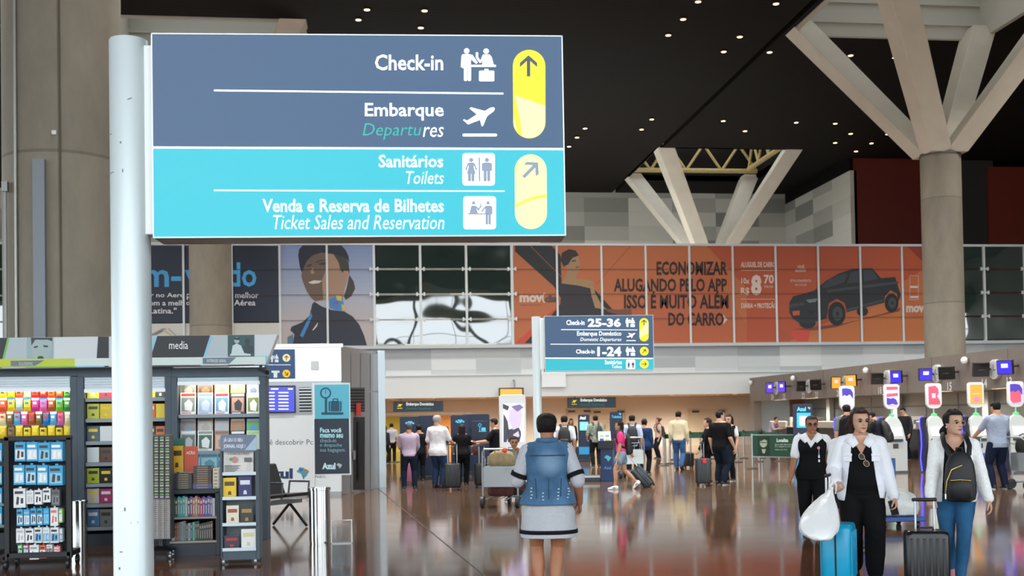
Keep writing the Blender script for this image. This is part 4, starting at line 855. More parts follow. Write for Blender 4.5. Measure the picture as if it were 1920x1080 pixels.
cw={BL:'blue',WH:'white','55595c':'grey','8cc46a':'green','3fae5a':'green','b0405a':'dark pink','e0622e':'orange','d9707a':'pink','dfe4e6':'pale blue'}
for r,row in enumerate(items):
    for i,(x0,y0,x1,y1,a,b,c) in enumerate(row):
        goodpx('box','accessory_box','%s accessory box, %s from the left in the rolling rack\'s %s row'%(cw[a],ordn(i),wd[r]),'box',YK+.03+.01*(i%2),(x0,y0,x1,y1),.11 if r<2 else .08,[a,b,c],'boxed accessories on the rolling rack',rough=.3)
for r,(y0,y1) in enumerate(((831,866),(874,909),(915,945),(950,985))):
    goodpx('box','accessory_box','blue accessory box at the far left picture edge, %s one down'%ordn(r),'box',YK+.03,(-18,y0,4,y1),.11,[BL,WH,DK],'boxed accessories at the picture edge')
# ---- souvenir spinner
YP=GP(298,1046).y
t,pl=rootpl('souvenir_spinner','tall narrow souvenir spinner with tiny cards, just right of the white post','rack',298,1046,YP-.14)
p0=pl(298,900); hw=(pl(319,900).x-pl(277.5,900).x)/2; cx=p0.x
MB().box(cx-hw,cx+hw,.02,.02+2*hw,pl(298,1012).z,pl(298,815).z).build('tower_panel',M('5d5f62',.5),t,bevel=.004)
MB().cyl((cx,.14,.1),(cx,.14,pl(298,1010).z+.02),.03).build('pole',M('2a2c2e',.4,.5),t)
MB().lathe([(hw*1.2,0),(hw*1.25,.02),(hw*.4,.05)],(cx,.14,.09),28).build('base',M('1d1f21',.4),t)
for q in ((-1,-1),(1,-1),(-1,1),(1,1)):
    b=MB(); castor(b,cx+q[0]*hw*.9,.14+q[1]*hw*.8,.03,.025); b.build('castor',M('8f9498',.3,.6),t)
me1=MB().box(-.026,.026,-.008,.008,-.03,.03).add([(-.022,-.0085,.0),(.022,-.0085,.0),(.015,-.0085,.022),(-.018,-.0085,.018)],[(0,1,2,3)],1).add([(-.02,-.0085,-.026),(.02,-.0085,-.026),(.02,-.0085,-.012),(-.02,-.0085,-.012)],[(0,1,2,3)],2).mesh('card',[M('4a2238',.4),M('5fae4a',.4),M('c9c4cc',.4)],0)
me2=MB().box(-.026,.026,-.006,.006,-.009,.009).add([(-.022,-.0065,-.006),(.0,-.0065,-.006),(.0,-.0065,.006),(-.022,-.0065,.006)],[(0,1,2,3)],1).add([(.004,-.0065,-.006),(.02,-.0065,-.006),(.02,-.0065,.004),(.004,-.0065,.004)],[(0,1,2,3)],2).mesh('tag',[M('c4c4c2',.4),M('5a4a44',.4),M('8a6a5a',.4)],0)
def many(me,name,lab,cat,grp,rows,y0,y1):
    for r in range(rows):
        for c in range(4):
            q=pl.w(282.6+c*10.4,y0+(y1-y0)*(r+.5)/rows,0)
            o=bpy.data.objects.new(name,me); COL.objects.link(o); o.location=(q.x,q.y+.008,q.z); tag(o,lab,cat,grp)
many(me1,'souvenir_card','small purple and green souvenir card hanging on the upper part of the spinner','souvenir','souvenir cards on the spinner',11,817,934)
many(me2,'name_tag','tiny pale key tag hanging in rows on the lower part of the spinner','souvenir','key tags on the spinner',20,937,1010)
# ---- low book table
YT=GP(365,1042).y
t,pl=rootpl('book_table','low dark book table with two shelves of upright books under stacked titles','bookcase',366,1042,YT); D=.5
mb=MB(); bpx(mb,pl,316,917,411,926,0,D); mb.build('table_top',M_SLATED,t,bevel=.004)
for x in (312,404):
    mb=MB(); bpx(mb,pl,x,922,x+8,1042,0,D); mb.build('side_panel',M_SLATED,t,bevel=.004)
for y in (969,1014):
    mb=MB(); bpx(mb,pl,318,y,406,y+4,0,D-.02,0); bpx(mb,pl,318,y,406,y+4,.004,-.003,1); mb.build('shelf',[M_SLATED,M('a09a8e',.5)],t,angle=0)
mb=MB(); bpx(mb,pl,318,1018,406,1042,-.03,D); mb.build('plinth',M_SLATED,t,angle=0)
mb=MB(); bpx(mb,pl,318,924,406,1040,-D+.03,D); mb.build('back_panel',M('15171a',.6),t,angle=0)
x=319.; sp1=['2a2c30','6a6d70','3f4a50','2aa0a0','2aa0a0','2aa0a0','9ab4ba','2a2c5a','5a3f8a','c9602e','8a8f92','a8283a','a8283a','5a3fa8','5a3fa8','5a3fa8','6a5fb0','cfcfd4']
for i,c in enumerate(sp1):
    w=(403-319)/len(sp1); goodpx('spine','book','upright book, %s from left on the upper book table shelf'%ordn(i),'book',YT+.05,(x,930+(i*7)%5,x+w,969),.15,[c,'d9d4c8','c9c4a8'],'books on the upper table shelf'); x+=w
x=319.; sp2=['c9c9c9','c9c9c9','7a2f2a','9a5a4a','5a7f7a','7f9aa0','6a7078','3f4a52','8fb0b8','2f3a40','4ab09a','2a2c30','1b1d20','1b1d20','1b1d20','1b1d20','1b1d20','1b1d20','5a2f2a']
for i,c in enumerate(sp2):
    w=(399-319)/len(sp2); goodpx('spine','book','upright book, %s from left on the lower book table shelf'%ordn(i),'book',YT+.05,(x,977+(i*5)%6,x+w,1014),.15,[c,'d9d4c8','8a8578'],'books on the lower table shelf'); x+=w
def stack(y,x0,x1,yb,yt,n,cs,what):
    for i in range(n):
        a=yb-(yb-yt)*i/n; b=yb-(yb-yt)*(i+1)/n
        goodpx('flat','book','book lying in the %s, %s from the bottom'%(what,ordn(i)),'book',y,(x0,b,x1,a),.16,[cs[i%len(cs)],'d9d0bc','a8946a'],what)
stack(YT+.03,327,360,917,888,7,['17181a','2a2420'],'black stack'); stack(YT+.03,361,398,917,907,2,['4a4a86'],'blue pair under the red stack'); stack(YT+.04,362,397,907,874,8,['5a1a22','1d1e22','1d1e22'],'dark red and black stack'); stack(YT+.05,319,327,917,880,5,['cfc4ae','8fb0d0'],'pale end stack'); stack(YT+.05,399,410,917,878,6,['d9d4c4','e4dcc8'],'cream stack')
YG=YT+.27
goodpx('book','book','large teal diary box reading AGENDA at the back of the book table','book',YG+.06,(319,822,347,884),.05,['2c6a5f','d9d4c8','2c6a5f'])
goodpx('book','book','yellow paperback standing on the book table beside the orange one','book',YG-.12,(319,836,344,885),.035,['f0bc1e','e9e4d8','4a3a1a'])
goodpx('book','book','orange paperback reading AÇÃO standing on the book table','book',YG-.12,(345,837,371,885),.035,['d9522a','e9e4d8','d9522a'])
goodpx('mag','magazine','blue landscape picture book standing at the right of the book table','magazine',YG-.05,(374,851,410,884),.03,['4f8fa4','2f5f7a','8fc0cc'])
pw=PL((0,YG-.12,0)); mb=MB(); TX(mb,pw,'AÇÃO',349,845,366,853,.004,bold=.03); 
o=mb.build('book_title',M('f2e9dc',.5),angle=0); o.parent=[q for q in bpy.data.objects if q.get('label','').startswith('orange paperback')][0]; o.matrix_parent_inverse=Matrix.LocRotScale(o.parent.location,None,o.parent.scale).inverted()
# ---- newspaper stand
YN=GP(450,1058).y
t,pl=rootpl('newspaper_stand','grey wheeled newspaper stand with a slanted sign asking about the newspaper','stand',449,1058,YN); D=.32
mb=MB(); bpx(mb,pl,413,843,417.5,1048,0,D); mb.build('side_panel',M_SLATE,t,bevel=.004)
mb=MB(); bpx(mb,pl,479,843,486.5,1048,0,D); mb.build('side_panel',M_SLATE,t,bevel=.004)
mb=MB(); bpx(mb,pl,416,1031,480,1050,0,D); mb.build('base_box',M_SLATE,t,bevel=.004)
mb=MB(); bpx(mb,pl,417,843,480,1034,-D+.02,D); mb.build('back_panel',M('9aa6ae',.5),t,angle=0)
mb=MB(); pl.rrect(mb,413,815,481,846,4,.01); mb.xf(Matrix.Identity(4)); v=list(mb.v); MB().prism(v,(0,.02,0)).build('sign_board',M('6f7f96',.4),t,angle=0)
mb=MB(); pl.poly(mb,[(459,844),(481,817),(481,844)],.012); mb.build('sign_corner',M('a9c4d4',.4),t,angle=0)
mb=MB(); TX(mb,pl,'JÁ LEU O SEU',419,820,455,830,.013,bold=.02); TX(mb,pl,'JORNAL HOJE ?',419,833,460,842,.013,bold=.02); mb.build('white_lettering',M('eef2f5',.4),t,angle=0)
for y in (889,935,984,1031):
    mb=MB(); bpx(mb,pl,417,y,480,y+2.5,.02,D-.03); bpx(mb,pl,417,y-4,480,y+2,.024,-.016,1); mb.build('shelf',[M('7f8b94',.4),M('b9c4ca',.3,.3)],t,angle=0)
for q in (419,479):
    for dy in (.02,.28): b=MB(); castor(b,pl(q,1050).x,dy,.032,.025); b.build('castor',M('a4a9ac',.3,.5),t)
n=goodpx('mag','newspaper','folded newspaper in the top tray of the newspaper stand','newspaper',YN+.03,(418,845,476,889),.03,['dcd8d0','c9c4bc','cfcac2'],rx=R(-4))
pw=PL((0,YN+.03,0)); mb=MB(); TX(mb,pw,'O ESTADO DE S. PAULO',427,848,467,853,.012,bold=.01); 
for k in range(5): pw.line(mb.cut(),421,873+k*2.6,421+(30,26,28,24,20)[k],873+k*2.6,1.,.01,0)
pw.circ(mb.cut(),440,862,6,.01,1); pw.circ(mb,433,861,3,.012,2); pw.rect(mb.cut(),458,858,472,866,.01,3)
c0=len(bpy.data.objects); before=set(bpy.data.objects); mb.build('newsprint',[M('3a3f46',.5),M('c98a8a',.5),M('6a9a6a',.5),M('6a6d70',.5)],angle=0)
for o in set(bpy.data.objects)-before: o.parent=n; o.matrix_parent_inverse=Matrix.LocRotScale(n.location,n.rotation_euler,n.scale).inverted()
for lab,b,c in (('yellow paperback on the second tray of the newspaper stand',(418,896,443,935),('f0c81e','e9e4d8','4a3a1a')),('navy paperback on the second tray of the newspaper stand',(447,893,472,934),('25286a','e9e4d8','dfe3ea')),
  ('cream book with a red seal on the third tray of the newspaper stand',(424,948,448,983),('e4e2c8','e9e4d8','a8503a')),('dark gold lettered book on the third tray of the newspaper stand',(450,948,475,983),('2a2620','e9e4d8','a8884a')),
  ('dark red patterned book on the bottom tray of the newspaper stand',(420,1004,449,1030),('2a1c34','e9e4d8','a82a3a')),('white book with a small gold mark on the bottom tray of the newspaper stand',(452,992,480,1030),('e8e8e4','e9e4d8','d8cfa0'))):
    goodpx('book','book',lab,'book',YN+.03,b,.03,c)
# ---- litter bins
def bin_(label,px,py,w,h):
    p=GP(px,py); s=FPX/p.length*1.0; r=w/2/s; H=h/s
    t=TH('litter_bin',label,'bin',p); m=M('c4c6c6',.16,1.,bump=.02,bs=3)
    MB().lathe([(r*.94,0),(r*.94,.03),(r*.97,.03),(r*.97,H*.965)],n=40).build('body',m,t)
    MB().lathe([(r*.99,H*.955),(r*1.03,H*.96),(r*1.03,H),(r*.75,H*1.0),(r*.72,H*.96)],n=40,cap=False).build('rim',m,t)
    MB().cyl((0,0,H*.93),(0,0,H*.95),r*.9,n=32).build('liner',M_BLK,t)
    return t
bin_('small steel litter bin between the accessory rack and the middle cabinet',149,1027,29,82)
bin_('tall round steel litter bin standing on the floor by the banner stand',600,1018,40,102)
# ---------------------------------------------------------------- people
VL=bpy.context.view_layer
def rmesh(mb,vox,mats,smooth=4,cuts=(),angle=60,name='body'):
    """fuse overlapping closed lofts into one skin, then trim convex regions away"""
    me=mb.mesh(name,mats,0); o=bpy.data.objects.new('tmp',me); COL.objects.link(o)
    m=o.modifiers.new('r','REMESH'); m.mode='VOXEL'; m.voxel_size=vox; m.use_smooth_shade=True
    if smooth: q=o.modifiers.new('s','SMOOTH'); q.factor=.5; q.iterations=smooth
    VL.update(); dg=bpy.context.evaluated_depsgraph_get(); r=bpy.data.meshes.new_from_object(o.evaluated_get(dg)); bpy.data.objects.remove(o); bpy.data.meshes.remove(me)
    if cuts:
        b=bmesh.new(); b.from_mesh(r)
        for reg in cuts:
            for co,no in reg: bmesh.ops.bisect_plane(b,geom=b.verts[:]+b.edges[:]+b.faces[:],dist=1e-5,plane_co=co,plane_no=no)
            dele=[f for f in b.faces if all((f.calc_center_median()-Vector(co)).dot(Vector(no))<0 for co,no in reg)]
            bmesh.ops.delete(b,geom=dele,context='FACES')
        b.to_mesh(r); b.free()
    r.materials.clear()
    for q in (mats if isinstance(mats,(list,tuple)) else [mats]): r.materials.append(q)
    r.polygons.foreach_set('use_smooth',[True]*len(r.polygons)); r.name=name
    return r
FOLD=bpy.data.textures.new('fabric_folds','CLOUDS'); FOLD.noise_scale=.11; FOLD.noise_depth=2
def cloth(me,name,root,thick=.004,fold=.010):
    o=OB(name,me,root)
    if fold: d=o.modifiers.new('folds','DISPLACE'); d.texture=FOLD; d.strength=fold; d.mid_level=.5; d.texture_coords='LOCAL'
    if thick: s=o.modifiers.new('thickness','SOLIDIFY'); s.thickness=thick; s.offset=0
    return o
FEM=[(.455,.080,.05,.06),(.48,.095,.062,.072),(.52,.104,.064,.080),(.56,.100,.064,.070),(.60,.086,.062,.054),(.635,.080,.060,.048),(.68,.084,.066,.050),(.72,.090,.084,.054),(.745,.093,.078,.056),(.78,.098,.056,.056),(.805,.088,.042,.052),(.825,.064,.034,.044),(.85,.040,.030,.034)]
MAL=[(.455,.082,.052,.056),(.48,.092,.060,.066),(.52,.094,.062,.070),(.56,.092,.066,.060),(.60,.090,.068,.052),(.635,.090,.068,.052),(.68,.096,.070,.056),(.72,.102,.072,.060),(.745,.106,.068,.062),(.78,.112,.058,.062),(.805,.100,.044,.056),(.828,.070,.036,.046),(.85,.044,.034,.036)]
def ik(a,b,l1,l2,pole):
    d=b-a; L=max(1e-4,min(d.length,(l1+l2)*.998)); u=d.normalized(); b=a+u*L
    x=(l1*l1-l2*l2+L*L)/(2*L); h=math.sqrt(max(0,l1*l1-x*x)); p=pole-u*pole.dot(u); p=p.normalized() if p.length>1e-6 else u.orthogonal().normalized()
    return a+u*x+p*h,b
def ring(c,w,f,b,n=24,rot=None,e=1.0):
    P=[]
    for i in range(n):
        t=2*PI*i/n; C,S=math.cos(t),math.sin(t)
        C=math.copysign(abs(C)**e,C); S=math.copysign(abs(S)**e,S)
        v=Vector((w*C,(f if S<0 else b)*S,0)); P.append(Vector(c)+(rot@v if rot else v))
    return P
class Fig:
    def __init__(s,label,loc,H,rz=0,sex='f',b=1.,skin='b98a6c',lean=0,hy=0,hp=0,L=None,R_=None,fl=(.055,0,0,0,8),fr=(-.055,0,0,0,-8),vox=.008,face=False,belly=0.,curl=(.5,.5),thL=None,thR=None,group=None,pelz=0.,pole=None,cat='person',seat=False,headk=1.):
        s.H=H; s.b=b; s.sex=sex; s.vox=vox; s.rz=rz
        s.root=TH('person',label,cat,loc,rz,group)
        s.skin=M(skin,.5,var=.06,vs=9)
        s.lean=R(lean); s.rows=[(z,w*b,(f*b+(belly if .54<z<.72 else 0)),bk*b) for z,w,f,bk in (FEM if sex=='f' else MAL)]
        s.hipz=.52*H+pelz*H; s.dz=pelz*H
        sw=.096 if sex=='f' else .112
        s.J={}
        for q,k in (('L',1),('R',-1)):
            s.J['S'+q]=s.sp(k*sw*(.6+.4*b)*H,.004*H,.797*H)
            s.J['H'+q]=Vector((k*.054*H*b**.5,.004*H,s.hipz-.01*H))
        for q,k,f in (('L',1,fl),('R',-1,fr)):
            a=Vector((f[0]*H,f[1]*H,.042*H+f[2]*H)); hd=R(f[4] if len(f)>4 else 0)
            pl_=Vector((math.sin(hd),-math.cos(hd),0)) if not seat else Vector((k*.1,-.6,1))
            kn,an=ik(s.J['H'+q],a,.243*H,.246*H,pl_); s.J['K'+q]=kn; s.J['A'+q]=an; s.J['F'+q]=(hd,R(f[3]))
        s.cz=curl
        for q,k,t,th,cu in (('L',1,L,thL,curl[0]),('R',-1,R_,thR,curl[1])):
            w=Vector(t)*H if t else s.J['S'+q]+Vector((k*.028*H,-.03*H,-.310*H))
            po=Vector(pole[q]) if pole and q in pole else Vector((k*.35,1.,-.25))
            e,w=ik(s.J['S'+q],w,.172*H,.150*H,po); s.J['E'+q]=e; s.J['W'+q]=w
            d=(w-e).normalized(); t_=Vector(th) if th else Vector((0,-1,0)); t_=t_-d*t_.dot(d)
            if t_.length<.2: t_=Vector((-k,0,.2))-d*d.dot(Vector((-k,0,.2)))
            s.J['D'+q]=d; s.J['T'+q]=t_.normalized(); s.J['N'+q]=(d.cross(t_)).normalized()*k
        hb=s.sp(0,-.004*H,.862*H); s.hh=.132*H*headk
        s.HM=Matrix.Translation(hb)@Matrix.Rotation(R(hy),4,'Z')@Matrix.Rotation(R(hp)+s.lean*.5,4,'X')
        s.body(face)
    def sp(s,x,y,z):
        z=z+s.dz; t=max(0,min(1.3,(z-s.hipz)/(.28*s.H))); a=s.lean*t*.85
        q=Vector((0,0,s.hipz))+Matrix.Rotation(a,3,'X')@Vector((0,0,z-s.hipz)); return q+Matrix.Rotation(a,3,'X')@Vector((x,y,0))
    def trot(s,z):
        t=max(0,min(1.3,(z+s.dz-s.hipz)/(.28*s.H))); return Matrix.Rotation(s.lean*t*.85,3,'X')
    def torso(s,mb,z0,z1,off=0.,extra=None,flare=0.,k=1.):
        H=s.H; rows=[r for r in s.rows if z0<=r[0]<=z1]
        def at(z):
            for a,b in zip(s.rows,s.rows[1:]):
                if a[0]<=z<=b[0]: t=(z-a[0])/(b[0]-a[0]); return (z,)+tuple(a[i]+(b[i]-a[i])*t for i in (1,2,3))
            return (z,)+(s.rows[0] if z<s.rows[0][0] else s.rows[-1])[1:]
        rows=([at(z0)] if not rows or rows[0][0]>z0+.004 else [])+rows+([at(z1)] if not rows or rows[-1][0]<z1-.004 else [])
        rg=[]
        for z,w,f,b in rows:
            fl=flare*max(0,(.62-z)/.16)
            o=off+fl*H
            if extra: f+=extra(z)
            rg.append(ring(s.sp(0,0,z*H),w*H*k+o,f*H*k+o,b*H*k+o,28,s.trot(z*H),.86))
        return mb.loft(rg)
    def arm(s,mb,q,o=0.,t1=2.,t0=0.,r0=.031,r1=.026,r2=.0165,cap=True):
        """tube down the arm, t 0..1 upper arm, 1..2 forearm"""
        S,E,W,H=s.J['S'+q],s.J['E'+q],s.J['W'+q],s.H; g=.55+.45*s.b
        at=lambda t:S.lerp(E,t) if t<=1 else E.lerp(W,t-1)
        def rad(t): 
            return (r0+(r1-r0)*t if t<=1 else (r1*1.0+(.0245-r1)*min(1,(t-1)/.25) if t<1.25 else .0245+(r2-.0245)*(t-1.25)/.75))*H*g
        ts=[t0+(t1-t0)*i/10 for i in range(11)]
        return mb.tube([at(t) for t in ts],[rad(t)+o for t in ts],14,round=cap)
    def leg(s,mb,q,o=0.,prof=None,t1=2.,t0=0.,cap=True):
        A,K,N,H=s.J['H'+q],s.J['K'+q],s.J['A'+q],s.H; g=.4+.6*s.b
        prof=prof or [(0,.056),(.5,.047),(.85,.035),(1,.033),(1.2,.034),(1.4,.034),(1.7,.024),(2,.019)]
        def rad(t):
            for a,b in zip(prof,prof[1:]):
                if a[0]<=t<=b[0]: return (a[1]+(b[1]-a[1])*(t-a[0])/(b[0]-a[0]))*H*g
            return prof[-1][1]*H*g
        bk=Vector((0,.010*H,0))
        at=lambda t:(A.lerp(K,t) if t<=1 else K.lerp(N,t-1)+bk*math.sin(PI*(t-1))*.8)
        ts=[t0+(t1-t0)*i/14 for i in range(15)]
        return mb.tube([at(t) for t in ts],[rad(t)+o for t in ts],16,round=cap)
    def hand(s,mb,q,curl):
        H=s.H; W,d,t,n=s.J['W'+q],s.J['D'+q],s.J['T'+q],s.J['N'+q]
        rg=[]
        for u,w,h in ((-.012,.0135,.0125),(.006,.016,.012),(.022,.021,.0105),(.040,.0235,.0095),(.055,.022,.008),(.060,.017,.006)):
            c=W+d*u*H; rg.append([c+t*(w*H*math.cos(2*PI*i/14))+n*(h*H*math.sin(2*PI*i/14)) for i in range(14)])
        mb.loft(rg)
        for i,(off,ln,cz) in enumerate(((.0165,.040,.85),(.0055,.045,1.),(-.0055,.042,1.08),(-.0160,.034,1.15))):
            p=W+d*.052*H+t*off*H; pts=[p]; a=0.; dd=d
            for j,fr in enumerate((.45,.32,.23)):
                a+=curl*cz*(.75,.95,.7)[j]; dd=(d*math.cos(a)+n*math.sin(a)+t*off*4*(1 if j==0 else .4)).normalized(); p=p+dd*ln*fr*H*1.05; pts.append(p)
            mb.tube(pts,[.0058*H,.0054*H,.0049*H,.0043*H],8,round=True)
        p=W+d*.016*H+t*.016*H; e=(d*.75+t*.65+n*.25*(1+curl)).normalized(); p1=p+e*.024*H; p2=p1+(d*.9+t*(.25-.3*curl)+n*(.2+.5*curl)).normalized()*.022*H; p3=p2+(d*.9-t*.2*curl+n*(.1+.6*curl)).normalized()*.014*H
        mb.tube([p,p1,p2,p3],[.0085*H,.0068*H,.0058*H,.0046*H],8,round=True)
    def hrings(s,g=0.,z0=0.,z1=1.):
        """head profile; g inflates (metres)"""
        h=s.hh; out=[]
        for z,w,f,b in ((0,.13,.35,-.02),(.05,.20,.40,.05),(.14,.26,.405,.14),(.25,.30,.40,.24),(.36,.325,.40,.34),(.47,.34,.385,.41),(.57,.35,.40,.45),(.68,.352,.405,.46),(.79,.335,.375,.44),(.88,.285,.30,.375),(.95,.20,.20,.27),(.995,.09,.08,.12)):
            if z0<=z<=z1: out.append((z*h+(g*(z-.3) if z>.3 else 0),w*h+g,f*h+g,b*h+g))
        return out
    def hl(s,x,y,z): return s.HM@Vector((x*s.hh,y*s.hh,z*s.hh))
    def head(s,mb):
        R3=s.HM.to_3x3(); mb.loft([ring(s.HM@Vector((0,0,z)),w,f,b,26,R3,.95) for z,w,f,b in s.hrings()])
        p=s.hl
        mb.loft([[p(-.03,-.37,.56),p(.03,-.37,.56),p(.025,-.41,.57),p(-.025,-.41,.57)],[p(-.055,-.36,.45),p(.055,-.36,.45),p(.03,-.455,.46),p(-.03,-.455,.46)],[p(-.085,-.35,.36),p(.085,-.35,.36),p(.045,-.505,.375),p(-.045,-.505,.375)],[p(-.07,-.36,.33),p(.07,-.36,.33),p(.035,-.475,.345),p(-.035,-.475,.345)]])
        mb.tube([p(-.12,-.385,.60),p(0,-.395,.585),p(.12,-.385,.60)],.035*s.hh,8,round=True)
        mb.tube([p(-.08,-.375,.20),p(0,-.41,.205),p(.08,-.375,.20)],.035*s.hh,8,round=True)
        mb.tube([p(-.04,-.37,.05),p(.04,-.37,.05)],.06*s.hh,8,round=True)
        for k in (-1,1):
            mb.loft([[p(k*(x+.012*j),y,z) for x,y,z in ((.325,-.02,.34),(.345,.02,.36),(.37,.075,.50),(.372,.06,.585),(.35,-.01,.58),(.335,-.03,.46))] for j in (0,3)])
    def body(s,face):
        mb=MB(); H=s.H
        s.torso(mb,.455,.85)
        for q in 'LR':
            s.arm(mb,q); s.leg(mb,q); s.hand(mb,q,s.cz[0 if q=='L' else 1])
            a=s.J['A'+q]; mb.tube([a+Vector((0,0,.02*H)),a-Vector((0,0,.02*H))],.02*H,10,round=True)
            d=s.sp(s.J['S'+q].x*.35,.008*H,.838*H); mb.tube([d,s.J['S'+q]],[.026*H,.032*H],12,round=True)
        n0=s.sp(0,.010*H,.80*H); n1=s.HM@Vector((0,.12*s.hh,.25*s.hh)); r=(.0315 if s.sex=='f' else .0375)*H*(.6+.4*s.b)
        mb.tube([n0,n0.lerp(n1,.5),n1],[r*1.25,r,r],16); s.head(mb)
        s.bodyob=OB('body',rmesh(mb,s.vox,s.skin,3),s.root)
        if face: s.facefeat()
    def facefeat(s,lip='8f4a44',brow='2a1d18',iris='2a1a12'):
        p=s.hl; h=s.hh
        for k in (-1,1):
            c=p(k*.155,-.352,.505); mb=MB(); n=12
            mb.loft([[c+s.HM.to_3x3()@Vector((math.sin(a)*math.cos(2*PI*i/n),-math.cos(a),.62*math.sin(a)*math.sin(2*PI*i/n)))*.075*h for i in range(n)] for a in (.02,.3,.55,.9,1.3,1.57)])
            mb.m=[1 if (i//n)<3 or i>=5*n else 0 for i in range(len(mb.f))]
            mb.build('eye',[M('b5aaa2',.2),M(iris,.2)],s.root)
            mb=MB(); mb.tube([p(k*.065,-.40,.585),p(k*.155,-.405,.625),p(k*.245,-.365,.60)],[.020*h,.024*h,.010*h],8,round=True); mb.build('eyebrow',M(brow,.8),s.root)
            mb=MB(); mb.tube([p(k*.08,-.385,.535),p(k*.155,-.41,.562),p(k*.235,-.365,.535)],[.010*h,.014*h,.008*h],6,round=True); mb.build('eyelid',M(brow,.6),s.root)
        mb=MB(); mb.tube([p(-.125,-.375,.222),p(-.04,-.418,.238),p(0,-.424,.232),p(.04,-.418,.238),p(.125,-.375,.222)],[.008*h,.022*h,.018*h,.022*h,.008*h],8,round=True); mb.tube([p(-.115,-.375,.212),p(0,-.422,.188),p(.115,-.375,.212)],[.008*h,.030*h,.008*h],8,round=True); mb.build('lips',M(lip,.4),s.root)
    # ---- hair: shells over the skull with the face cut out
    def hair(s,style='short',col='1c1512',g=None):
        h=s.hh; mb=MB(); R3=s.HM.to_3x3(); p=s.hl; g=g if g is not None else (.05 if style=='short' else .065)*h
        lo={'short':.25,'crop':.30}.get(style,.12)
        mb.loft([ring(s.HM@Vector((0,.02*h,z)),w,f,b,26,R3,.95) for z,w,f,b in s.hrings(g,lo)])
        cuts=[]; P=lambda co,no:(p(*co),R3@Vector(no))
        if style in ('short','crop'):
            cuts=[[P((0,-.12,0),(0,1,.0)),P((0,0,.86),(0,.0,1))],[P((0,.16,0),(0,1,0)),P((0,0,.60),(0,0,1))],[P((0,0,.30),(0,.2,1))]]
        else:
            cuts=[[P((0,-.15,0),(0,1,0)),P((0,0,.88),(0,.0,1))]]
            if style!='bob': cuts+=[[P((0,.10,0),(0,1,0)),P((0,0,.50),(0,0,1))]]
            if style in ('bun','lowbun'): cuts+=[[P((0,.30,0),(0,1,0)),P((0,0,.24),(0,0,1))]]
        if style=='bob':
            mb.loft([ring(p(0,.16,z),w*h,f*h,b*h,22,R3) for z,w,f,b in ((.85,.36,.16,.40),(.70,.42,.16,.46),(.45,.45,.16,.50),(.15,.46,.14,.53),(-.12,.43,.10,.52),(-.32,.32,.04,.46),(-.42,.16,-.06,.34))])
            cuts[0]=[P((0,-.06,0),(0,1,0)),P((0,0,.88),(0,.0,1))]
        if style=='long':
            mb.loft([ring(p(0,.22,z),w*h,f*h,b*h,22,R3) for z,w,f,b in ((.7,.36,.2,.30),(.3,.42,.22,.32),(-.2,.44,.16,.26),(-.8,.42,.14,.22),(-1.3,.34,.10,.18),(-1.6,.18,.06,.10))])
        if style=='bun': mb.tube([p(0,.50,.72),p(0,.62,.80)],.20*h,16,round=True)
        if style=='lowbun':
            mb.tube([p(0,.42,.24),p(0,.62,.12)],.25*h,16,round=True)
        if style=='pony': mb.tube([p(0,.42,.62),p(.0,.66,.55),p(.0,.72,.2),p(.0,.66,-.3),p(0,.58,-.6)],[.12*h,.19*h,.20*h,.17*h,.06*h],14,round=True)
        if style in ('bob','lowbun','long','pony','bun'):   # swept back volume over the crown
            mb.tube([p(-.16,-.22,.93),p(-.12,.05,1.0),p(-.08,.3,.88)],[.09*h,.16*h,.14*h],12,round=True); mb.tube([p(.16,-.22,.93),p(.12,.05,1.0),p(.08,.3,.88)],[.09*h,.16*h,.14*h],12,round=True)
        if style=='bob': mb.tube([p(-.18,.34,.62),p(-.30,.40,.20),p(-.30,.36,-.15),p(-.22,.30,-.42)],[.20*h,.24*h,.20*h,.08*h],12,round=True)
        o=OB('hair',rmesh(mb,max(.006,s.vox*.9),M(col,.6,bump=.5,bs=70,spec=.25),2,cuts,name='hair'),s.root)
        d=o.modifiers.new('locks','DISPLACE'); d.texture=FOLD; d.strength=.010; d.mid_level=.5
        q=o.modifiers.new('thickness','SOLIDIFY'); q.thickness=.008; q.offset=-1
        return o
    def top(s,col,name='shirt',hem=.50,sleeve=.6,off=.010,neck=.845,cuts=(),flare=0.,rough=.85,cuff=.006,mat=None,fold=.010,vox=None,extra=None,sides='LR',thick=.004):
        mb=MB(); H=s.H
        s.torso(mb,hem,neck,off,extra,flare)
        if sleeve:
            for q in sides:
                s.arm(mb,q,off*.45+cuff,sleeve,0,.031,.027,.0185); d=s.sp(s.J['S'+q].x*.35,.006*H,.834*H); mb.tube([d,s.J['S'+q]],[.026*H+off*.5,.031*H+off*.6],12,round=True)
        else:
            for q in sides: d=s.sp(s.J['S'+q].x*.35,.006*H,.836*H); e=s.J['S'+q].copy(); e.x*=.93; mb.tube([d,e],[.026*H+off*.5,.034*H+off*.7],12,round=True)
        cuts=list(cuts)+[[(s.sp(0,0,(neck-.005)*H),s.trot(neck*H)@Vector((0,0,-1)))]]
        return cloth(rmesh(mb,vox or max(.007,s.vox),mat or M(col,rough,var=.08,vs=5),3,cuts,name=name),name,s.root,thick,fold)
    def pants(s,col,name='trousers',prof=None,off=.006,top=.60,t1=1.93,rough=.85,mat=None,fold=.012,cuts=()):
        mb=MB(); s.torso(mb,.455,top,off)
        prof=prof or [(0,.062),(.5,.054),(1,.043),(1.5,.040),(2,.035)]
        for q in 'LR': s.leg(mb,q,off*.5,prof,t1,0,True)
        return cloth(rmesh(mb,max(.007,s.vox),mat or M(col,rough,var=.1,vs=6),3,cuts,name=name),name,s.root,0,fold)
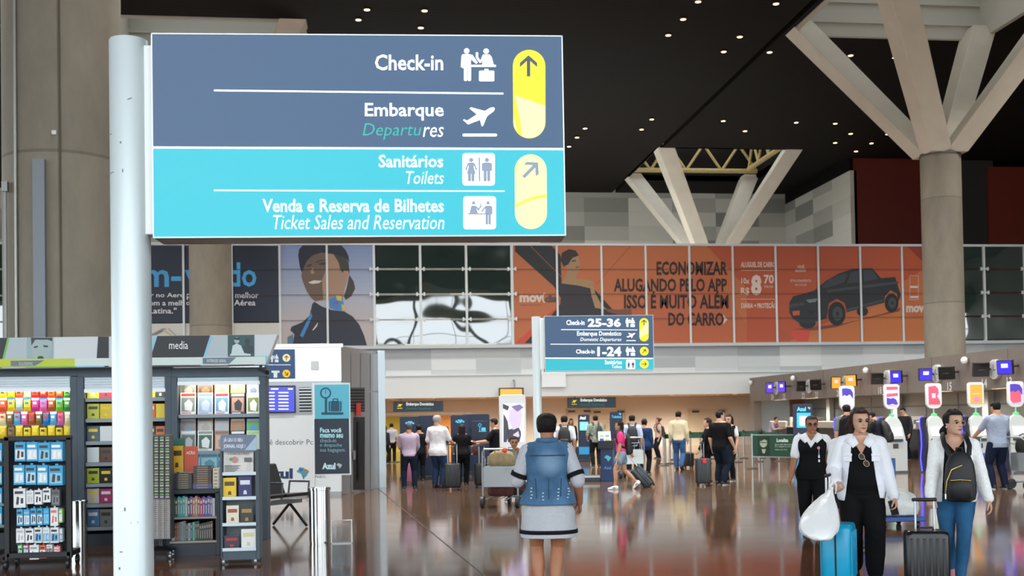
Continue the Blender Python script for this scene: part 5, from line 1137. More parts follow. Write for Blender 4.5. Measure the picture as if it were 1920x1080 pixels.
    def shoes(s,col,sole='e4e2de',stripe=None):
        H=s.H
        for q in 'LR':
            hd,pt=s.J['F'+q]; A=s.J['A'+q]; f=Vector((math.sin(hd)*math.cos(pt),-math.cos(hd)*math.cos(pt),-math.sin(pt))); sd=Vector((math.cos(hd),math.sin(hd),0)); u=sd.cross(f)*-1
            if u.z<0: u=-u
            rg=[]; mm=[]
            for a,w,h1 in ((-.048,.014,.040),(-.040,.022,.052),(-.015,.026,.056),(.02,.027,.050),(.055,.031,.034),(.085,.029,.026),(.103,.020,.019),(.109,.010,.012)):
                c=A+f*a*H-u*.042*H; rr=[]
                for i in range(14):
                    t=2*PI*i/14; z=h1/2+h1/2*math.sin(t)*1.25; z=max(0,min(h1,z)); rr.append(c+sd*w*H*math.cos(t)+u*z*H)
                rg.append(rr)
            mb=MB(); mb.loft(rg); z0=A-u*.042*H
            mb.m=[1 if max((Vector(mb.v[i])-z0).dot(u) for i in F)<.013*H or (len(F)==4 and sum((Vector(mb.v[i])-z0).dot(u) for i in F)/4<.008*H) else 0 for F in mb.f]
            o=mb.build('shoe',[M(col,.5),M(sole,.6)],s.root,angle=50)
            if stripe:
                b=MB()
                for k in (.005,.02,.035):
                    for sg in (-1,1): c=A+f*k*H-u*.018*H+sd*sg*.0285*H; b.obox(c,(.004*H,.008*H,.022*H),Matrix((sd,f,u)).transposed())
                b.build('shoe_stripe',M(stripe,.5),o)
    def collar(s,col,name='collar',w=.030,spread=1.):
        H=s.H; mb=MB()
        for k in (-1,1):
            P=[s.sp(0,.050*H,.862*H),s.sp(k*.036*H,.034*H,.866*H),s.sp(k*.048*H,-.004*H,.858*H),s.sp(k*.030*H,-.044*H,.838*H),s.sp(k*.010*H*spread,-.066*H,.800*H)]
            Q=[s.sp(0,.058*H,.832*H),s.sp(k*.052*H,.044*H,.834*H),s.sp(k*.074*H*spread,-.004*H,.838*H),s.sp(k*.075*H*spread,-.058*H,.815*H),s.sp(k*.040*H*spread,-.082*H,.775*H)]
            n=len(P); mb.add(P+Q,[(i,i+1,n+i+1,n+i) for i in range(n-1)])
        o=mb.build(name,M(col,.8),s.root); m=o.modifiers.new('t','SOLIDIFY'); m.thickness=.008; return o
    def W(s,v):
        return Matrix.LocRotScale(s.root.location,s.root.rotation_euler,None)@Vector(v)
    def band(s,q,t0,t1,col,off,name='sleeve_band'):
        mb=MB(); s.arm(mb,q,off,t1,t0,.033,.029,.020,cap=False); return mb.build(name,M(col,.8),s.root)
def hat_height(px,ytop,loc):
    return EYE+ (AD(px,ytop,(CR.transposed()@(Vector(loc)-CO)).z*-1).z-EYE)
# ---------------------------------------------------------------- luggage
def suitcase(label,loc,rz,w,d,h,col,hand=.45,tilt=0,rough=.35,ribs=5,group=None,hcol='b9bec2',soft=False,hx_=.10):
    t=TH('suitcase',label,'suitcase',loc,rz,group,rot=(tilt,0,rz))
    z0=.055; mb=MB()
    rg=[]
    def rr(z,k):
        P=[]; a,b=w/2*k,d/2*k; r=min(a,b)*.45
        for cx,cy,an in ((a-r,b-r,0),(-a+r,b-r,90),(-a+r,-b+r,180),(a-r,-b+r,270)):
            P+=[Vector((cx+r*math.cos(R(an+i*18)),cy+r*math.sin(R(an+i*18)),z)) for i in range(6)]
        return P
    for z,k in ((z0,.86),(z0+.012,.95),(z0+.035,1),(h-.04,1),(h-.013,.95),(h,.86)): rg.append(rr(z,k))
    mb.loft(rg); mb.build('shell',M(col,rough,var=.05),t,angle=35)
    if ribs:
        mb=MB()
        for i in range(ribs):
            x=-w*.36+w*.72*i/(ribs-1)
            for s_ in (-1,1): mb.cut().box(x-w*.035,x+w*.035,s_*d/2-.006,s_*d/2+.006,z0+.06,h-.06)
        mb.build('rib',M(col,rough,var=.05),t,bevel=.004)
    MB().box(-w/2-.002,w/2+.002,-.008,.008,z0+.02,h-.02).build('zip_band',M('15171a',.6),t,angle=0)
    for sx in (-1,1):
        for sy in (-1,1):
            b=MB(); x,y=sx*(w/2-.05),sy*(d/2-.045); b.cyl((x-.012,y,.027),(x+.012,y,.027),.027,n=18).box(x-.018,x+.018,y-.02,y+.02,.035,z0+.01); b.build('wheel',M('1a1b1d',.5),t)
    if hand:
        b=MB()
        for sx in (-1,1): b.cut().cyl((sx*hx_,d/2-.05,h-.02),(sx*hx_,d/2-.05,h+hand),.010,n=10)
        b.build('handle_tube',M(hcol,.3,.7),t)
        MB().tube([(-hx_-.012,d/2-.05,h+hand),(hx_+.012,d/2-.05,h+hand)],.016,10,round=True).build('grip',M('17181a',.5),t)
    MB().tube([(-.06,0,h-.005),(-.05,0,h+.022),(.05,0,h+.022),(.06,0,h-.005)],.010,8,round=True).build('carry_handle',M('15171a',.5),t)
    return t
def backpack(label,fig,col='15161a',front=False,w=.145,h=.27,d=.095,z=.79,strap=True,x=0.,zipc='a9a08a',pocket=True,hang=False):
    """worn backpack, modelled in the wearer's frame but standing as its own thing"""
    H=fig.H; sg=-1 if front else 1
    base=fig.W(fig.sp(0,0,(z-h)*H)); t=TH('backpack',label,'backpack',base,fig.rz); off=-(Matrix.Rotation(-fig.rz,3,'Z')@(base-fig.root.location))
    surf=(.090 if front else .064)*fig.b; m=M(col,.55,var=.08)
    P=lambda x_,y_,z_:fig.sp(x*H+x_*H,sg*(surf+y_)*H,z_*H)+off
    mb=MB(); rg=[]
    for k,sx,sy in ((0,.55,.5),(.05,.9,.85),(.2,1,1),(.5,.96,.95),(.75,.86,.78),(.92,.66,.5),(1,.30,.2)):
        zz=z-h+h*k; c=[]
        for i in range(20):
            a=2*PI*i/20; C,S=math.cos(a),math.sin(a); c.append(P(math.copysign(abs(C)**.7,C)*w/2*sx, d/2+math.copysign(abs(S)**.7,S)*d/2*sy, zz))
        rg.append(c)
    mb.loft(rg); mb.build('bag_body',m,t)
    if pocket:
        mb=MB(); rg=[]
        for k,s_ in ((.06,.6),(.10,.92),(.30,1),(.42,.9),(.46,.6)):
            zz=z-h+h*k; c=[]
            for i in range(16):
                a=2*PI*i/16; c.append(P(math.cos(a)*w*.40*s_, d*.86+math.sin(a)*d*.28*s_, zz))
            rg.append(c)
        mb.loft(rg); mb.build('pocket',m,t)
        b=MB(); b.tube([P(-w*.30,d*1.12,z-h*.56),P(0,d*1.16,z-h*.545),P(w*.30,d*1.12,z-h*.56)],.0022*H,6,round=True); b.build('zip',M(zipc,.3,.8),t)
    MB().tube([P(-.018,d*.15,z-.004),P(-.016,d*.2,z+.022),P(.016,d*.2,z+.022),P(.018,d*.15,z-.004)],.0045*H,8,round=True).build('grab_loop',m,t)
    if strap and not front:
        for k in (-1,1):
            q='L' if k>0 else 'R'; g=fig.b
            pts=[fig.sp(k*.045*H,.062*g*H,.80*H),fig.sp(k*.055*H,.045*g*H,.852*H),fig.sp(k*.066*H,.0,.868*H),fig.sp(k*.070*H,-.052*g*H,.835*H),fig.sp(k*.080*H,-.075*g*H,.77*H),fig.sp(k*.100*g*H,-.05*g*H,.68*H),fig.sp(k*.105*g*H,.02*H,.62*H),fig.sp(k*.07*H,.07*g*H,.60*H)]
            b=MB(); b.tube([p_+off for p_ in pts],.017*H,8,flat=.35,up=(0,1,0)); b.build('strap',m,t)
    return t
def atd(px,dep): 
    """ground point under pixel column px at depth dep"""
    p=AD(px,785,dep); return Vector((p.x,p.y,0))
CAMRZ=-YAW
def facing(p,deg=0):
    """yaw that turns a figure at p towards the viewer, plus deg (positive = turned to the picture's right)"""
    return math.atan2(p.x-CO.x,-(p.y-CO.y))*-1+0+R(deg) if False else -math.atan2(p.x,p.y)+R(deg)
SK1='b98566'; SK2='c79a80'; SK3='d2a78e'; SK4='8a5a40'
# 1 woman in denim vest, seen from behind
p=atd(1025,9.5)
F=Fig('person from behind in denim vest over grey dress with black bands, mid floor',p,1.585,facing(p,182),'f',1.20,'a8704f',hy=-6,L=(.14,-.16,.60),R_=(-.172,-.05,.515),fl=(.052,-.02,0,0,6),fr=(-.026,.02,0,0,-6),vox=.006,curl=(.9,.75))
F.hair('short','16110f',g=.014)
F.top('a9acb2','dress_top',.56,1.02,.008,mat=M('b9bcc2',.85,var=.05,vs=60),cuff=.010)
for q in 'LR': F.band(q,.72,.86,'17181c',.024)
dn=M('4c6f90',.9,var=.32,vs=5)
H=F.H
mb=MB(); mb.loft([ring(F.sp(0,.004*H,z*H),w*H,f*H,b_*H,30,None,.9) for z,w,f,b_ in ((.335,.150,.115,.125),(.40,.146,.112,.124),(.47,.140,.105,.122),(.50,.128,.092,.108),(.53,.10,.07,.08))])
cloth(rmesh(mb,.010,M('b9bcc2',.85,var=.05,vs=60),2,[[(F.sp(0,0,.34*H),(0,0,1))]],name='skirt'),'skirt',F.root,.006,.016)
mb=MB(); mb.loft([ring(F.sp(0,.004*H,z*H),w*H,f*H,b_*H,30,None,.9) for z,w,f,b_ in ((.362,.157,.123,.133),(.382,.156,.1225,.1325))],cap=False); mb.build('skirt_band',M('15161a',.8),F.root).modifiers.new('t','SOLIDIFY').thickness=.012
n_,l_,b__=nodes(dn); tc_=n_.new('ShaderNodeTexCoord'); vd=n_.new('ShaderNodeVectorMath'); vd.operation='DISTANCE'; l_.new(tc_.outputs['Object'],vd.inputs[0]); vd.inputs[1].default_value=F.sp(-.012*H,.09*H,.735*H)
rp_=n_.new('ShaderNodeValToRGB'); rp_.color_ramp.elements[0].position=.04; rp_.color_ramp.elements[0].color=(.36,)*3+(1,); rp_.color_ramp.elements[1].position=.13; rp_.color_ramp.elements[1].color=(0,0,0,1); l_.new(vd.outputs['Value'],rp_.inputs[0])
mx_n=n_.new('ShaderNodeMix'); mx_n.data_type='RGBA'; src=b__.inputs['Base Color'].links[0].from_socket; l_.new(rp_.outputs[0],mx_n.inputs[0]); l_.new(src,mx_n.inputs[6]); mx_n.inputs[7].default_value=hx('a9c0d4'); l_.new(mx_n.outputs[2],b__.inputs['Base Color'])   # worn pale patch on the back
vest=F.top('3f6488','denim_vest',.505,0,.022,neck=.85,flare=.020,mat=dn,fold=.014,cuts=[[(F.sp(0,0,.515*H),(0,0,1))]])
MB().tube([F.sp(.048*H*math.cos(a),.012*H+.046*H*math.sin(a),.853*H) for a in [R(i*20-10) for i in range(11)]],.014*H,8,round=True).build('vest_collar',dn,F.root)
mb=MB()
for k in (-1,0,1):
    mb.cut().tube([F.sp((k*.062+j*.002*k)*H,(.112-abs(k)*.012-j*.0005)*H,(.535+j*.04)*H) for j in range(4)],.0022*H,6)
mb.cut().tube([F.sp(x*.1*H,.094*H-abs(x)*.02*H,.775*H) for x in (-.95,-.5,0,.5,.95)],.0022*H,6)
mb.build('seam',M('2c4a68',.9),F.root)
mb=MB()
for x,z in ((-.105,.60),(-.108,.585),(-.104,.57),(-.100,.553),(-.052,.60),(-.050,.582),(-.049,.565),(-.047,.548),(.030,.58),(.031,.562),(.030,.545),(.09,.605),(.092,.588),(.088,.57),(.093,.553)):
    a=math.asin(max(-1,min(1,x/.15))); mb.cut().obox(F.sp(x*H,(.128*math.cos(a)+.004)*H,z*H),(.008*H,.010,.005*H),Matrix.Rotation(-a,3,'Z'))
mb.build('fray_mark',M('d3dbe0',.9),F.root)
F.shoes('2a2422','1c1a18')
MB().lathe([(.006,-.006),(.008,0),(.006,.006)],tuple(F.hl(-.375,.03,.30)),10).build('earring',M('e9e6de',.2,.5),F.root)
# 2 woman in white jacket
p=atd(1612,10.4)
F=Fig('person in open white jacket over black top and trousers, carrying a white bag',p,1.575,facing(p,3),'f',1.16,SK2,hy=20,hp=2,L=(.185,-.07,.455),R_=(-.150,-.17,.575),fl=(.060,-.08,0,0,8),fr=(-.045,.09,.02,25,-4),vox=.0055,face=True,curl=(.75,1.1),belly=.012,thR=(.5,-.6,.5))
FW=F; H=F.H
def vneck(F,zb,zt,w,front=-.02):
    """convex V region at the front of a top"""
    H=F.H; b=F.sp(0,0,zb*H); R_=F.trot(.8*H); n=lambda x,z:R_@Vector((x,0,z)).normalized()
    return [(F.sp(0,front*H,.8*H),R_@Vector((0,1,0))),(b,n(zt-zb,-w)),(b,n(-(zt-zb),-w))]
F.top('0f1012','black_top',.50,.4,.007,neck=.848,cuts=[vneck(F,.735,.85,.062)],fold=.008)
bk=M('101113',.85)
F.pants('101113','trousers',[(0,.066),(.5,.060),(1,.052),(1.5,.050),(1.85,.046),(2,.036)],top=.62,mat=bk,fold=.016)
wj=M('e9ebf1',.75,var=.03)
def open_front(F,wb,wt,zb=.4,zt=.86):
    H=F.H; a=Vector((wb*H,0,zb*H)); c=Vector((wt*H,0,zt*H)); d=(c-a).normalized(); n=Vector((d.z,0,-d.x))
    return [((0,-.015*H,0),(0,1,0)),(tuple(a),tuple(n)),((-a.x,0,a.z),(-n.x,0,n.z))]
F.top('e9ebf1','jacket',.465,1.97,.017,neck=.86,cuts=[open_front(F,.108,.044),[(F.sp(0,0,.858*H),(0,0,-1))]],mat=wj,flare=.012,fold=.018,cuff=.008,thick=.010)
F.collar('eceef3','jacket_collar',spread=1.15)
for k in (-1,1):
    mb=MB(); c=F.sp(k*.078*H,-.098*H,.735*H); mb.obox(c,(.052*H,.012,.016*H),Matrix.Rotation(k*.35,3,'Z')).obox(c+Vector((0,.006,-.022*H)),(.048*H,.008,.034*H),Matrix.Rotation(k*.35,3,'Z')); mb.build('chest_pocket',wj,F.root,bevel=.003)
    mb=MB(); F.arm(mb,'L' if k>0 else 'R',.022,1.99,1.86,.033,.029,.020,cap=False); mb.build('cuff',wj,F.root)
F.hair('bob','2a1b15')
F.shoes('141416','1c1c1e')
def sunglasses(label,fig,c,col='b9a98f',s=.034,rot=None):
    t=TH('sunglasses',label,'glasses',fig.W(c),fig.rz,rot=rot); m=M(col,.3,.5)
    for k in (-1,1):
        MB().tube([(k*s*1.12+s*.85*math.cos(2*PI*i/14),0,s*.7*math.sin(2*PI*i/14)) for i in range(14)],.0032,6,closed=True).build('rim',m,t)
        MB().lathe([(.001,-.001),(s*.8,-.001),(s*.8,.001),(.001,.001)],n=14).xf(Matrix.Translation((k*s*1.12,0,0))@Matrix.Rotation(PI/2,4,'X')).build('lens',M('4a4038',.1),t)
    MB().tube([(-s*.3,0,s*.3),(0,-.003,s*.42),(s*.3,0,s*.3)],.003,6).build('bridge',m,t)
    return t
sunglasses('sunglasses hooked in the black V neck of the white jacket wearer',F,F.sp(.012*H,-.118*H,.705*H),rot=(R(10),R(58),F.rz))
# glowing phone in the left hand
def phone(label,fig,q,col='1b1c20',scr=None,w=.07,h=.145):
    W_,d,t_,n=fig.J['W'+q],fig.J['D'+q],fig.J['T'+q],fig.J['N'+q]; c=W_+d*.066*fig.H+n*.019*fig.H+t_*.004*fig.H
    t=TH('phone',label,'phone',fig.W(c),fig.rz); q_=Matrix.Rotation(R(-75 if q=='L' else 75),3,d); Rm=Matrix((q_@t_,q_@n,d)).transposed()
    MB().obox((0,0,0),(w,.009,h),Rm).build('phone_body',M(col,.25),t,bevel=.003); MB().obox(Rm@Vector((0,.005,0)),(w*.9,.001,h*.92),Rm).build('phone_screen',M(scr or '0a0b0d',.1),t,angle=0)
phone('dark phone held low in the left hand of the white jacket wearer',F,'L','6a4a3e')
# turquoise case pulled in front
pc=atd(1567,9.85)
suitcase('turquoise hard suitcase under the white plastic bag',pc,facing(pc,82),.40,.26,.575,'0a9cc6',hand=.42,ribs=4,rough=.3)
# white plastic bag
hw=F.W(F.J['WR']); 
t=TH('plastic_bag','full white plastic carrier bag hanging beside the turquoise suitcase','bag',AD(1540,1014,9.2)); o=t.location
mb=MB(); rg=[]; top=AD(1562,912,9.75)-o
import itertools
hs=top.z
for k,w in ((0,.05),(.04,.10),(.14,.155),(.28,.175),(.45,.165),(.62,.125),(.78,.075),(.9,.035),(1,.014)):
    c=Vector((top.x*k**1.7,top.y*k,hs*k)); rg.append([c+Vector((w*math.cos(2*PI*i/24)*(1+.06*math.sin(i*1.9+k*7)),w*.8*math.sin(2*PI*i/24)*(1+.06*math.cos(i*2.3+k*5)),0)) for i in range(24)])
mb.loft(rg); b=mb.build('bag_skin',M('eef0f0',.35,trans=.0,bump=.5,bs=9),t); d=b.modifiers.new('crumple','DISPLACE'); sd=b.modifiers.new('s','SUBSURF'); sd.levels=sd.render_levels=2; d2=b.modifiers.new('crumple2','DISPLACE')
d.texture=FOLD; d.strength=.02; d2.texture=FOLD; d2.strength=.012
mb=MB()
for k in (-1,1): mb.cut().tube([top+Vector((k*.02,0,-.06)),top+Vector((k*.025,-.01,.01)),top+Vector((k*.008,-.015,.04)),top+Vector((0,-.015,.045))],.007,8,round=True)
mb.build('bag_handle',M('e6e9ea',.4),t)
# 3 woman with backpack in front
p=atd(1788,10.1)
F=Fig('person in white lace cardigan and blue jeans with a black backpack in front',p,1.545,facing(p,2),'f',1.0,SK2,hy=36,hp=0,L=(.178,-.05,.475),R_=(-.150,-.16,.445),fl=(.012,-.10,0,0,4),fr=(-.035,.12,.03,28,-4),vox=.0055,face=True,curl=(.5,1.05),thR=(.6,-.6,0))
FG=F; H=F.H
F.top('111214','black_top',.52,.35,.006,neck=.848,cuts=[vneck(F,.765,.85,.07)],fold=.006)
F.pants('2f5878','jeans',[(0,.060),(.5,.050),(1,.038),(1.4,.037),(2,.027)],mat=M('2c5a80',.85,var=.22,vs=5),fold=.010,t1=1.95)
lace=M('f0f0ee',.85,var=.08,vs=55,bump=.25,bs=60)
F.top('e3e4e4','cardigan',.475,1.95,.016,neck=.852,cuts=[open_front(F,.082,.050)],mat=lace,fold=.014,cuff=.008,flare=.01,thick=.006)
F.hair('lowbun','17110f')
p_=F.hl
mb=MB(); mb.tube([p_(-.12,.5,.05),p_(-.2,.55,-.12),p_(-.12,.55,-.25)],[.09*F.hh,.10*F.hh,.03*F.hh],10,round=True); mb.build('hair_tie_ends',M('17110f',.4,bump=.5,bs=70),F.root)
F.shoes('c98a92','e4ded8')
mb=MB()
for k in (-1,1): mb.cut().tube([p_(k*.155+.115*math.cos(2*PI*i/16),-.44+.02*abs(math.cos(2*PI*i/16)),.50+.095*math.sin(2*PI*i/16)) for i in range(16)],.0022,6,closed=True); mb.cut().tube([p_(k*.27,-.42,.53),p_(k*.36,-.25,.54),p_(k*.38,.02,.55)],.002,6)
mb.cut().tube([p_(-.05,-.45,.52),p_(0,-.46,.535),p_(.05,-.45,.52)],.002,6); mb.build('glasses',M('b9a07a',.3,.7),F.root)
for k in (-1,1): MB().lathe([(.002,-.008),(.009,0),(.002,.008)],tuple(p_(k*.375,.02,.33)),10).build('earring',M('f0ede6',.25),F.root)
bp=backpack('black backpack with gold zips worn on the front by the cardigan wearer',F,'131416',True,w=.175,h=.285,d=.10,z=.765,strap=False,x=.022,zipc='c9a85a')
off=-(Matrix.Rotation(-F.rz,3,'Z')@(bp.location-F.root.location))
for k in (-1,1):
    mb=MB(); mb.tube([q+off for q in (F.sp((.022+k*.05)*H,-.115*H,.745*H),F.sp((k*.066+.012)*H,-.092*H,.80*H),F.sp(k*.064*H,-.05*H,.845*H),F.sp(k*.062*H,.0,.872*H),F.sp(k*.06*H,.05*H,.85*H))],.014*H,8,flat=.35,up=(0,1,0)); mb.build('strap',M('131416',.55),bp)
mb=MB(); mb.tube([F.sp(-.060*H,-.20*H,.53*H)+off,F.sp(-.052*H,-.205*H,.60*H)+off,F.sp(-.025*H,-.195*H,.665*H)+off,F.sp(.03*H,-.19*H,.69*H)+off],.0022*H,6,round=True); mb.build('zip',M('c9a85a',.3,.8),bp)
MB().obox(F.sp(-.060*H,-.208*H,.515*H)+off,(.012,.006,.05)).build('zip_pull',M('e0d8c0',.3,.6),bp,bevel=.002); MB().lathe([(.002,-.003),(.008,0),(.002,.003)],tuple(F.sp(.03*H,-.205*H,.60*H)+off),10).build('stud',M('e9e4d4',.25,.6),bp)
pc=atd(1731,9.45)
suitcase('black ribbed hard suitcase held by the cardigan wearer',pc,facing(pc,6),.355,.25,.545,'141517',hand=.25,ribs=6,rough=.28,hx_=.075)
# 4 airport attendant
p=atd(1521,14.)
F=Fig('attendant in black waistcoat and white short sleeved shirt behind the white bag',p,1.52,facing(p,-4),'f',1.14,'a06a4c',hy=14,hp=8,R_=(-.168,-.08,.49),L=(.18,.10,.53),fl=(.055,-.10,0,0,5),fr=(-.055,.10,.02,20,-5),vox=.006,face=True,curl=(.5,.45))
H=F.H
F.top('eceef0','shirt',.52,.72,.009,neck=.848,cuts=[vneck(F,.79,.86,.05)],cuff=.016,fold=.010)
F.collar('f2f4f5','shirt_collar',spread=1.2)
F.top('121315','waistcoat',.475,0,.018,neck=.835,cuts=[vneck(F,.735,.85,.075)],fold=.008,flare=.012)
F.pants('111214','trousers',[(0,.064),(.5,.056),(1,.046),(1.5,.044),(2,.038)])
F.shoes('121314','1a1a1c'); F.hair('short','3a3634',g=.008)
p_=F.hl; mb=MB()
for k in (-1,1): mb.cut().tube([p_(k*.155+.125*math.cos(2*PI*i/14),-.43,.50+.085*math.sin(2*PI*i/14)) for i in range(14)],.003,6,closed=True); mb.cut().tube([p_(k*.28,-.40,.53),p_(k*.38,0,.55)],.003,6)
mb.build('glasses',M('2a2624',.3),F.root)
MB().lathe([(.001,-.003),(.018,-.003),(.018,.003),(.001,.003)],n=14).xf(Matrix.Translation(F.sp(.060*H,-.102*H,.735*H))@Matrix.Rotation(PI/2,4,'X')).build('badge',M('e0808c',.4),F.root)
mb=MB(); mb.obox(F.sp(.062*H,-.108*H,.665*H),(.018,.006,.036)); mb.cut(); mb.obox(F.sp(.062*H,-.105*H,.63*H),(.020,.006,.03)); mb.cut(); mb.obox(F.sp(.062*H,-.103*H,.70*H),(.004,.004,.07)); mb.build('name_tag',M('e8ecee',.4),F.root)
# someone in white right behind the jacket wearer
p=atd(1588,12.6)
F=Fig('person in white top and bare legs mostly hidden behind the white jacket wearer',p,1.50,facing(p,160),'f',1.,SK4,R_=(.0,-.15,.55),vox=.009,curl=(.5,.8))
F.top('e6e8ea','shirt',.52,.8,.012); F.pants('2b2d33','shorts',[(0,.064),(.5,.058),(1,.05)],t1=.7); F.shoes('3a3a3c'); F.hair('long','1c1512')
# ---------------------------------------------------------------- steel service block with white graphics
M_SS=M('d9dddf',.25,.75,bump=.04,bs=2.5); M_SS2=M('aeb1b2',.32,.7,bump=.06,bs=2); M_GRAPH=M('e9eff1',.4)
A_=GP(640,928); B_=GP(713,914.5); YB_=A_.y; ZT=AY(570,649,YB_).z
t=TH('service_block','brushed steel service block with white graphic front and louvres','kiosk',(A_.x-2,YB_,0)); VL.update(); pl=PL((0,YB_,0),0,root=t)
pf=[(A_.x-6,YB_),(A_.x,YB_),(B_.x,B_.y),(B_.x+.1,B_.y+4),(A_.x-6,B_.y+4)]; o=t.location
MB().prism([Vector((x-o.x,y-o.y,0)) for x,y in pf],(0,0,ZT)).build('block_body',M_SS2,t,angle=20)
mb=MB(); bpx(mb,pl,430,651,640,716,.012,0); mb.build('upper_steel_panel',M_SS,t,bevel=.004)
mb=MB(); bpx(mb,pl,430,716,640,779,.006,0); mb.build('steel_band',M_SS2,t,angle=0)
mb=MB(); bpx(mb,pl,430,779,640,924,.010,0); mb.build('white_graphic_panel',M_GRAPH,t,angle=0)
mb=MB(); bpx(mb,pl,425,645,643,652,.03,.1); mb.build('roof_edge',M('e4e9ea',.3,.3),t,bevel=.004)
mb=MB(); bpx(mb,pl,583,677,598,694,.03,0); mb.build('access_cover',M('c9cbc9',.4,.3),t,bevel=.006)
for x0,x1 in ((561,584),(600,628)):
    mb=MB(); bpx(mb,pl,x0,726,x1,772,.008,0,0)
    for k in range(8): bpx(mb,pl,x0,727+k*5.7,x1,729.6+k*5.7,.025,0,1)
    mb.build('louvre',[M('17191a',.5),M('c4c8c9',.3,.8)],t,angle=0)
mb=MB(); TX(mb,pl,'você descobrir Portugal',485,824,620,837,.012); TX(mb,pl,'voam.',590,889,611,896,.012); mb.build('grey_lettering',M('59646c',.5),t,angle=0)
mb=MB(); TX(mb,pl,'Azul',486,878,549,898,.012,bold=.05); mb.build('navy_lettering',M('1f3f66',.5),t,angle=0)
def brazil(mb,pl,x,y,w,off,ms=(0,)):
    P=[(.30,.02),(.42,.10),(.55,.05),(.62,.16),(.80,.22),(.98,.34),(.95,.46),(.84,.60),(.80,.74),(.66,.82),(.58,.98),(.46,.94),(.52,.84),(.40,.72),(.38,.58),(.22,.50),(.02,.42),(.04,.28),(.16,.24),(.18,.10)]
    pl.poly(mb,[(x+a*w,y+b*w) for a,b in P],off,ms[0])
    if len(ms)>1:
        for i,(a,b,c,d) in enumerate(((.2,.12,.5,.36),(.5,.2,.86,.42),(.42,.45,.74,.7),(.46,.72,.6,.9))): pl.poly(mb,[(x+a*w,y+b*w),(x+c*w,y+b*w+.03*w),(x+(c-.06)*w,y+d*w),(x+(a+.05)*w,y+d*w)],off+.003,ms[1+i%(len(ms)-1)])
mb=MB(); brazil(mb,pl,556,875,24,.012,(0,1,2,3)); mb.build('map_emblem',[M(c,.5) for c in ('4fa6c4','3f6fae','c97a5a','5aa88a')],t,angle=0)
an=math.atan2(B_.y-A_.y,B_.x-A_.x); ps=PL(A_,an,root=t)
mb=MB()
for k in range(4):
    x0,x1=640+k*18.2,640+(k+1)*18.2-1; ps.rect(mb.cut(),x0,660+k*1.2,x1,733,.01); ps.rect(mb.cut(),x0,735,x1,926-k*3.2,.01)
mb.build('steel_cladding',M_SS2,t,angle=0)
mb=MB(); ps.rect(mb,657,727,684,772,.02,0)
for k in range(8): ps.rect(mb,657,728+k*5.6,684,730+k*5.6,.03,1)
mb.build('louvre',[M('1a1c1d',.5),M('6d7072',.4,.8)],t,angle=0)
mb=MB(); ps.rect(mb,663,782,684,918,.02); mb.build('black_door',M('1a1c1e',.3),t,angle=0)
mb=MB(); ps.rect(mb,671,790,675,900,.04); mb.build('door_slot',M('0c0d0e',.4),t,angle=0); mb=MB(); ps.rect(mb,662.5,845,666.5,862,.05); mb.build('door_plate',M('a9adb0',.3,.6),t,angle=0)
MB().box(B_.x-o.x-.02,B_.x-o.x+.14,B_.y-o.y-.10,B_.y-o.y+.06,0,AY(713,658,B_.y).z).build('corner_post',M('c4d6e0',.4),t,bevel=.004)
t2=TH('fire_sign','small red fire equipment sign on the steel side of the service block','sign',ps.w(671,787)); VL.update(); p2=PL(A_,an,root=t2); mb=MB(); v=[p2(667.5,756,.045),p2(667.5,780,.045),p2(675,779.5,.045),p2(675,755.5,.045)]; mb.poly(v); q=mb.build('sign_plate',M('b5342c',.4),t2,angle=0); q.modifiers.new('t','SOLIDIFY').thickness=.02
mb=MB(); p2.circ(mb,671.2,765,2.2,.05); mb.build('flame_mark',M('e9e4e0',.4),t2,angle=0)
# sign plate and flight screen on it
t=TH('directional_sign','navy sign plate with two yellow arrow discs on the steel service block','sign',AY(528,710,YB_-.03)); VL.update(); pl=PL((0,YB_-.03,0),0,root=t)
mb=MB(); bpx(mb,pl,496,655,553,712,.03,0); mb.build('plate',M('264b78',.35,emit=.08),t,angle=0)
mb=MB(); pl.line(mb,500,684,545,684,.8,.034); mb.build('divider_line',M_TXT,t,angle=0)
mb=MB(); pic_checkin(mb,pl,507,664,16,.034); mb.cut(); pl.rect(mb,509,695,524,699,.034); pl.rect(mb,513,699,520,708,.034); mb.build('pictogram',M('cfd8de',.4,emit=.2),t,angle=0)
for cy,a,c in ((671,0,'e9dfa8'),(700.5,135,'f2c41a')):
    mb=MB(); pl.circ(mb,537,cy,7.3,.034); q=mb.build('arrow_disc',M(c,.4,emit=.2),t,angle=0); mb=MB(); arrow(mb,pl,537,cy,4.6,a,.038); mb.build('arrow',M('3a3a30',.5),q,angle=0)
t=TH('flight_screen','violet flight information screen below the navy sign plate','screen',AY(528,774,YB_-.03)); VL.update(); pl=PL((0,YB_-.03,0),0,root=t)
mb=MB(); bpx(mb,pl,494,723,554,774,.06,0); mb.build('housing',M('1c1f3a',.4),t,bevel=.004)
mb=MB(); pl.rect(mb,497,725.5,552,772,.064); mb.build('display',M('3a3f9a',.3,emit=.9,ecol='4a50c4'),t,angle=0)
mb=MB()
for k in range(6): pl.rect(mb.cut(),501,735+k*6.2,515,737.2+k*6.2,.067); pl.rect(mb.cut(),522,735+k*6.2,541,737.2+k*6.2,.067)
pl.rect(mb.cut(),508,728,522,730.5,.067); pl.rect(mb.cut(),540,728,549,730.5,.067)
mb.build('display_line',M('dfe2f4',.3,emit=.8),t,angle=0)
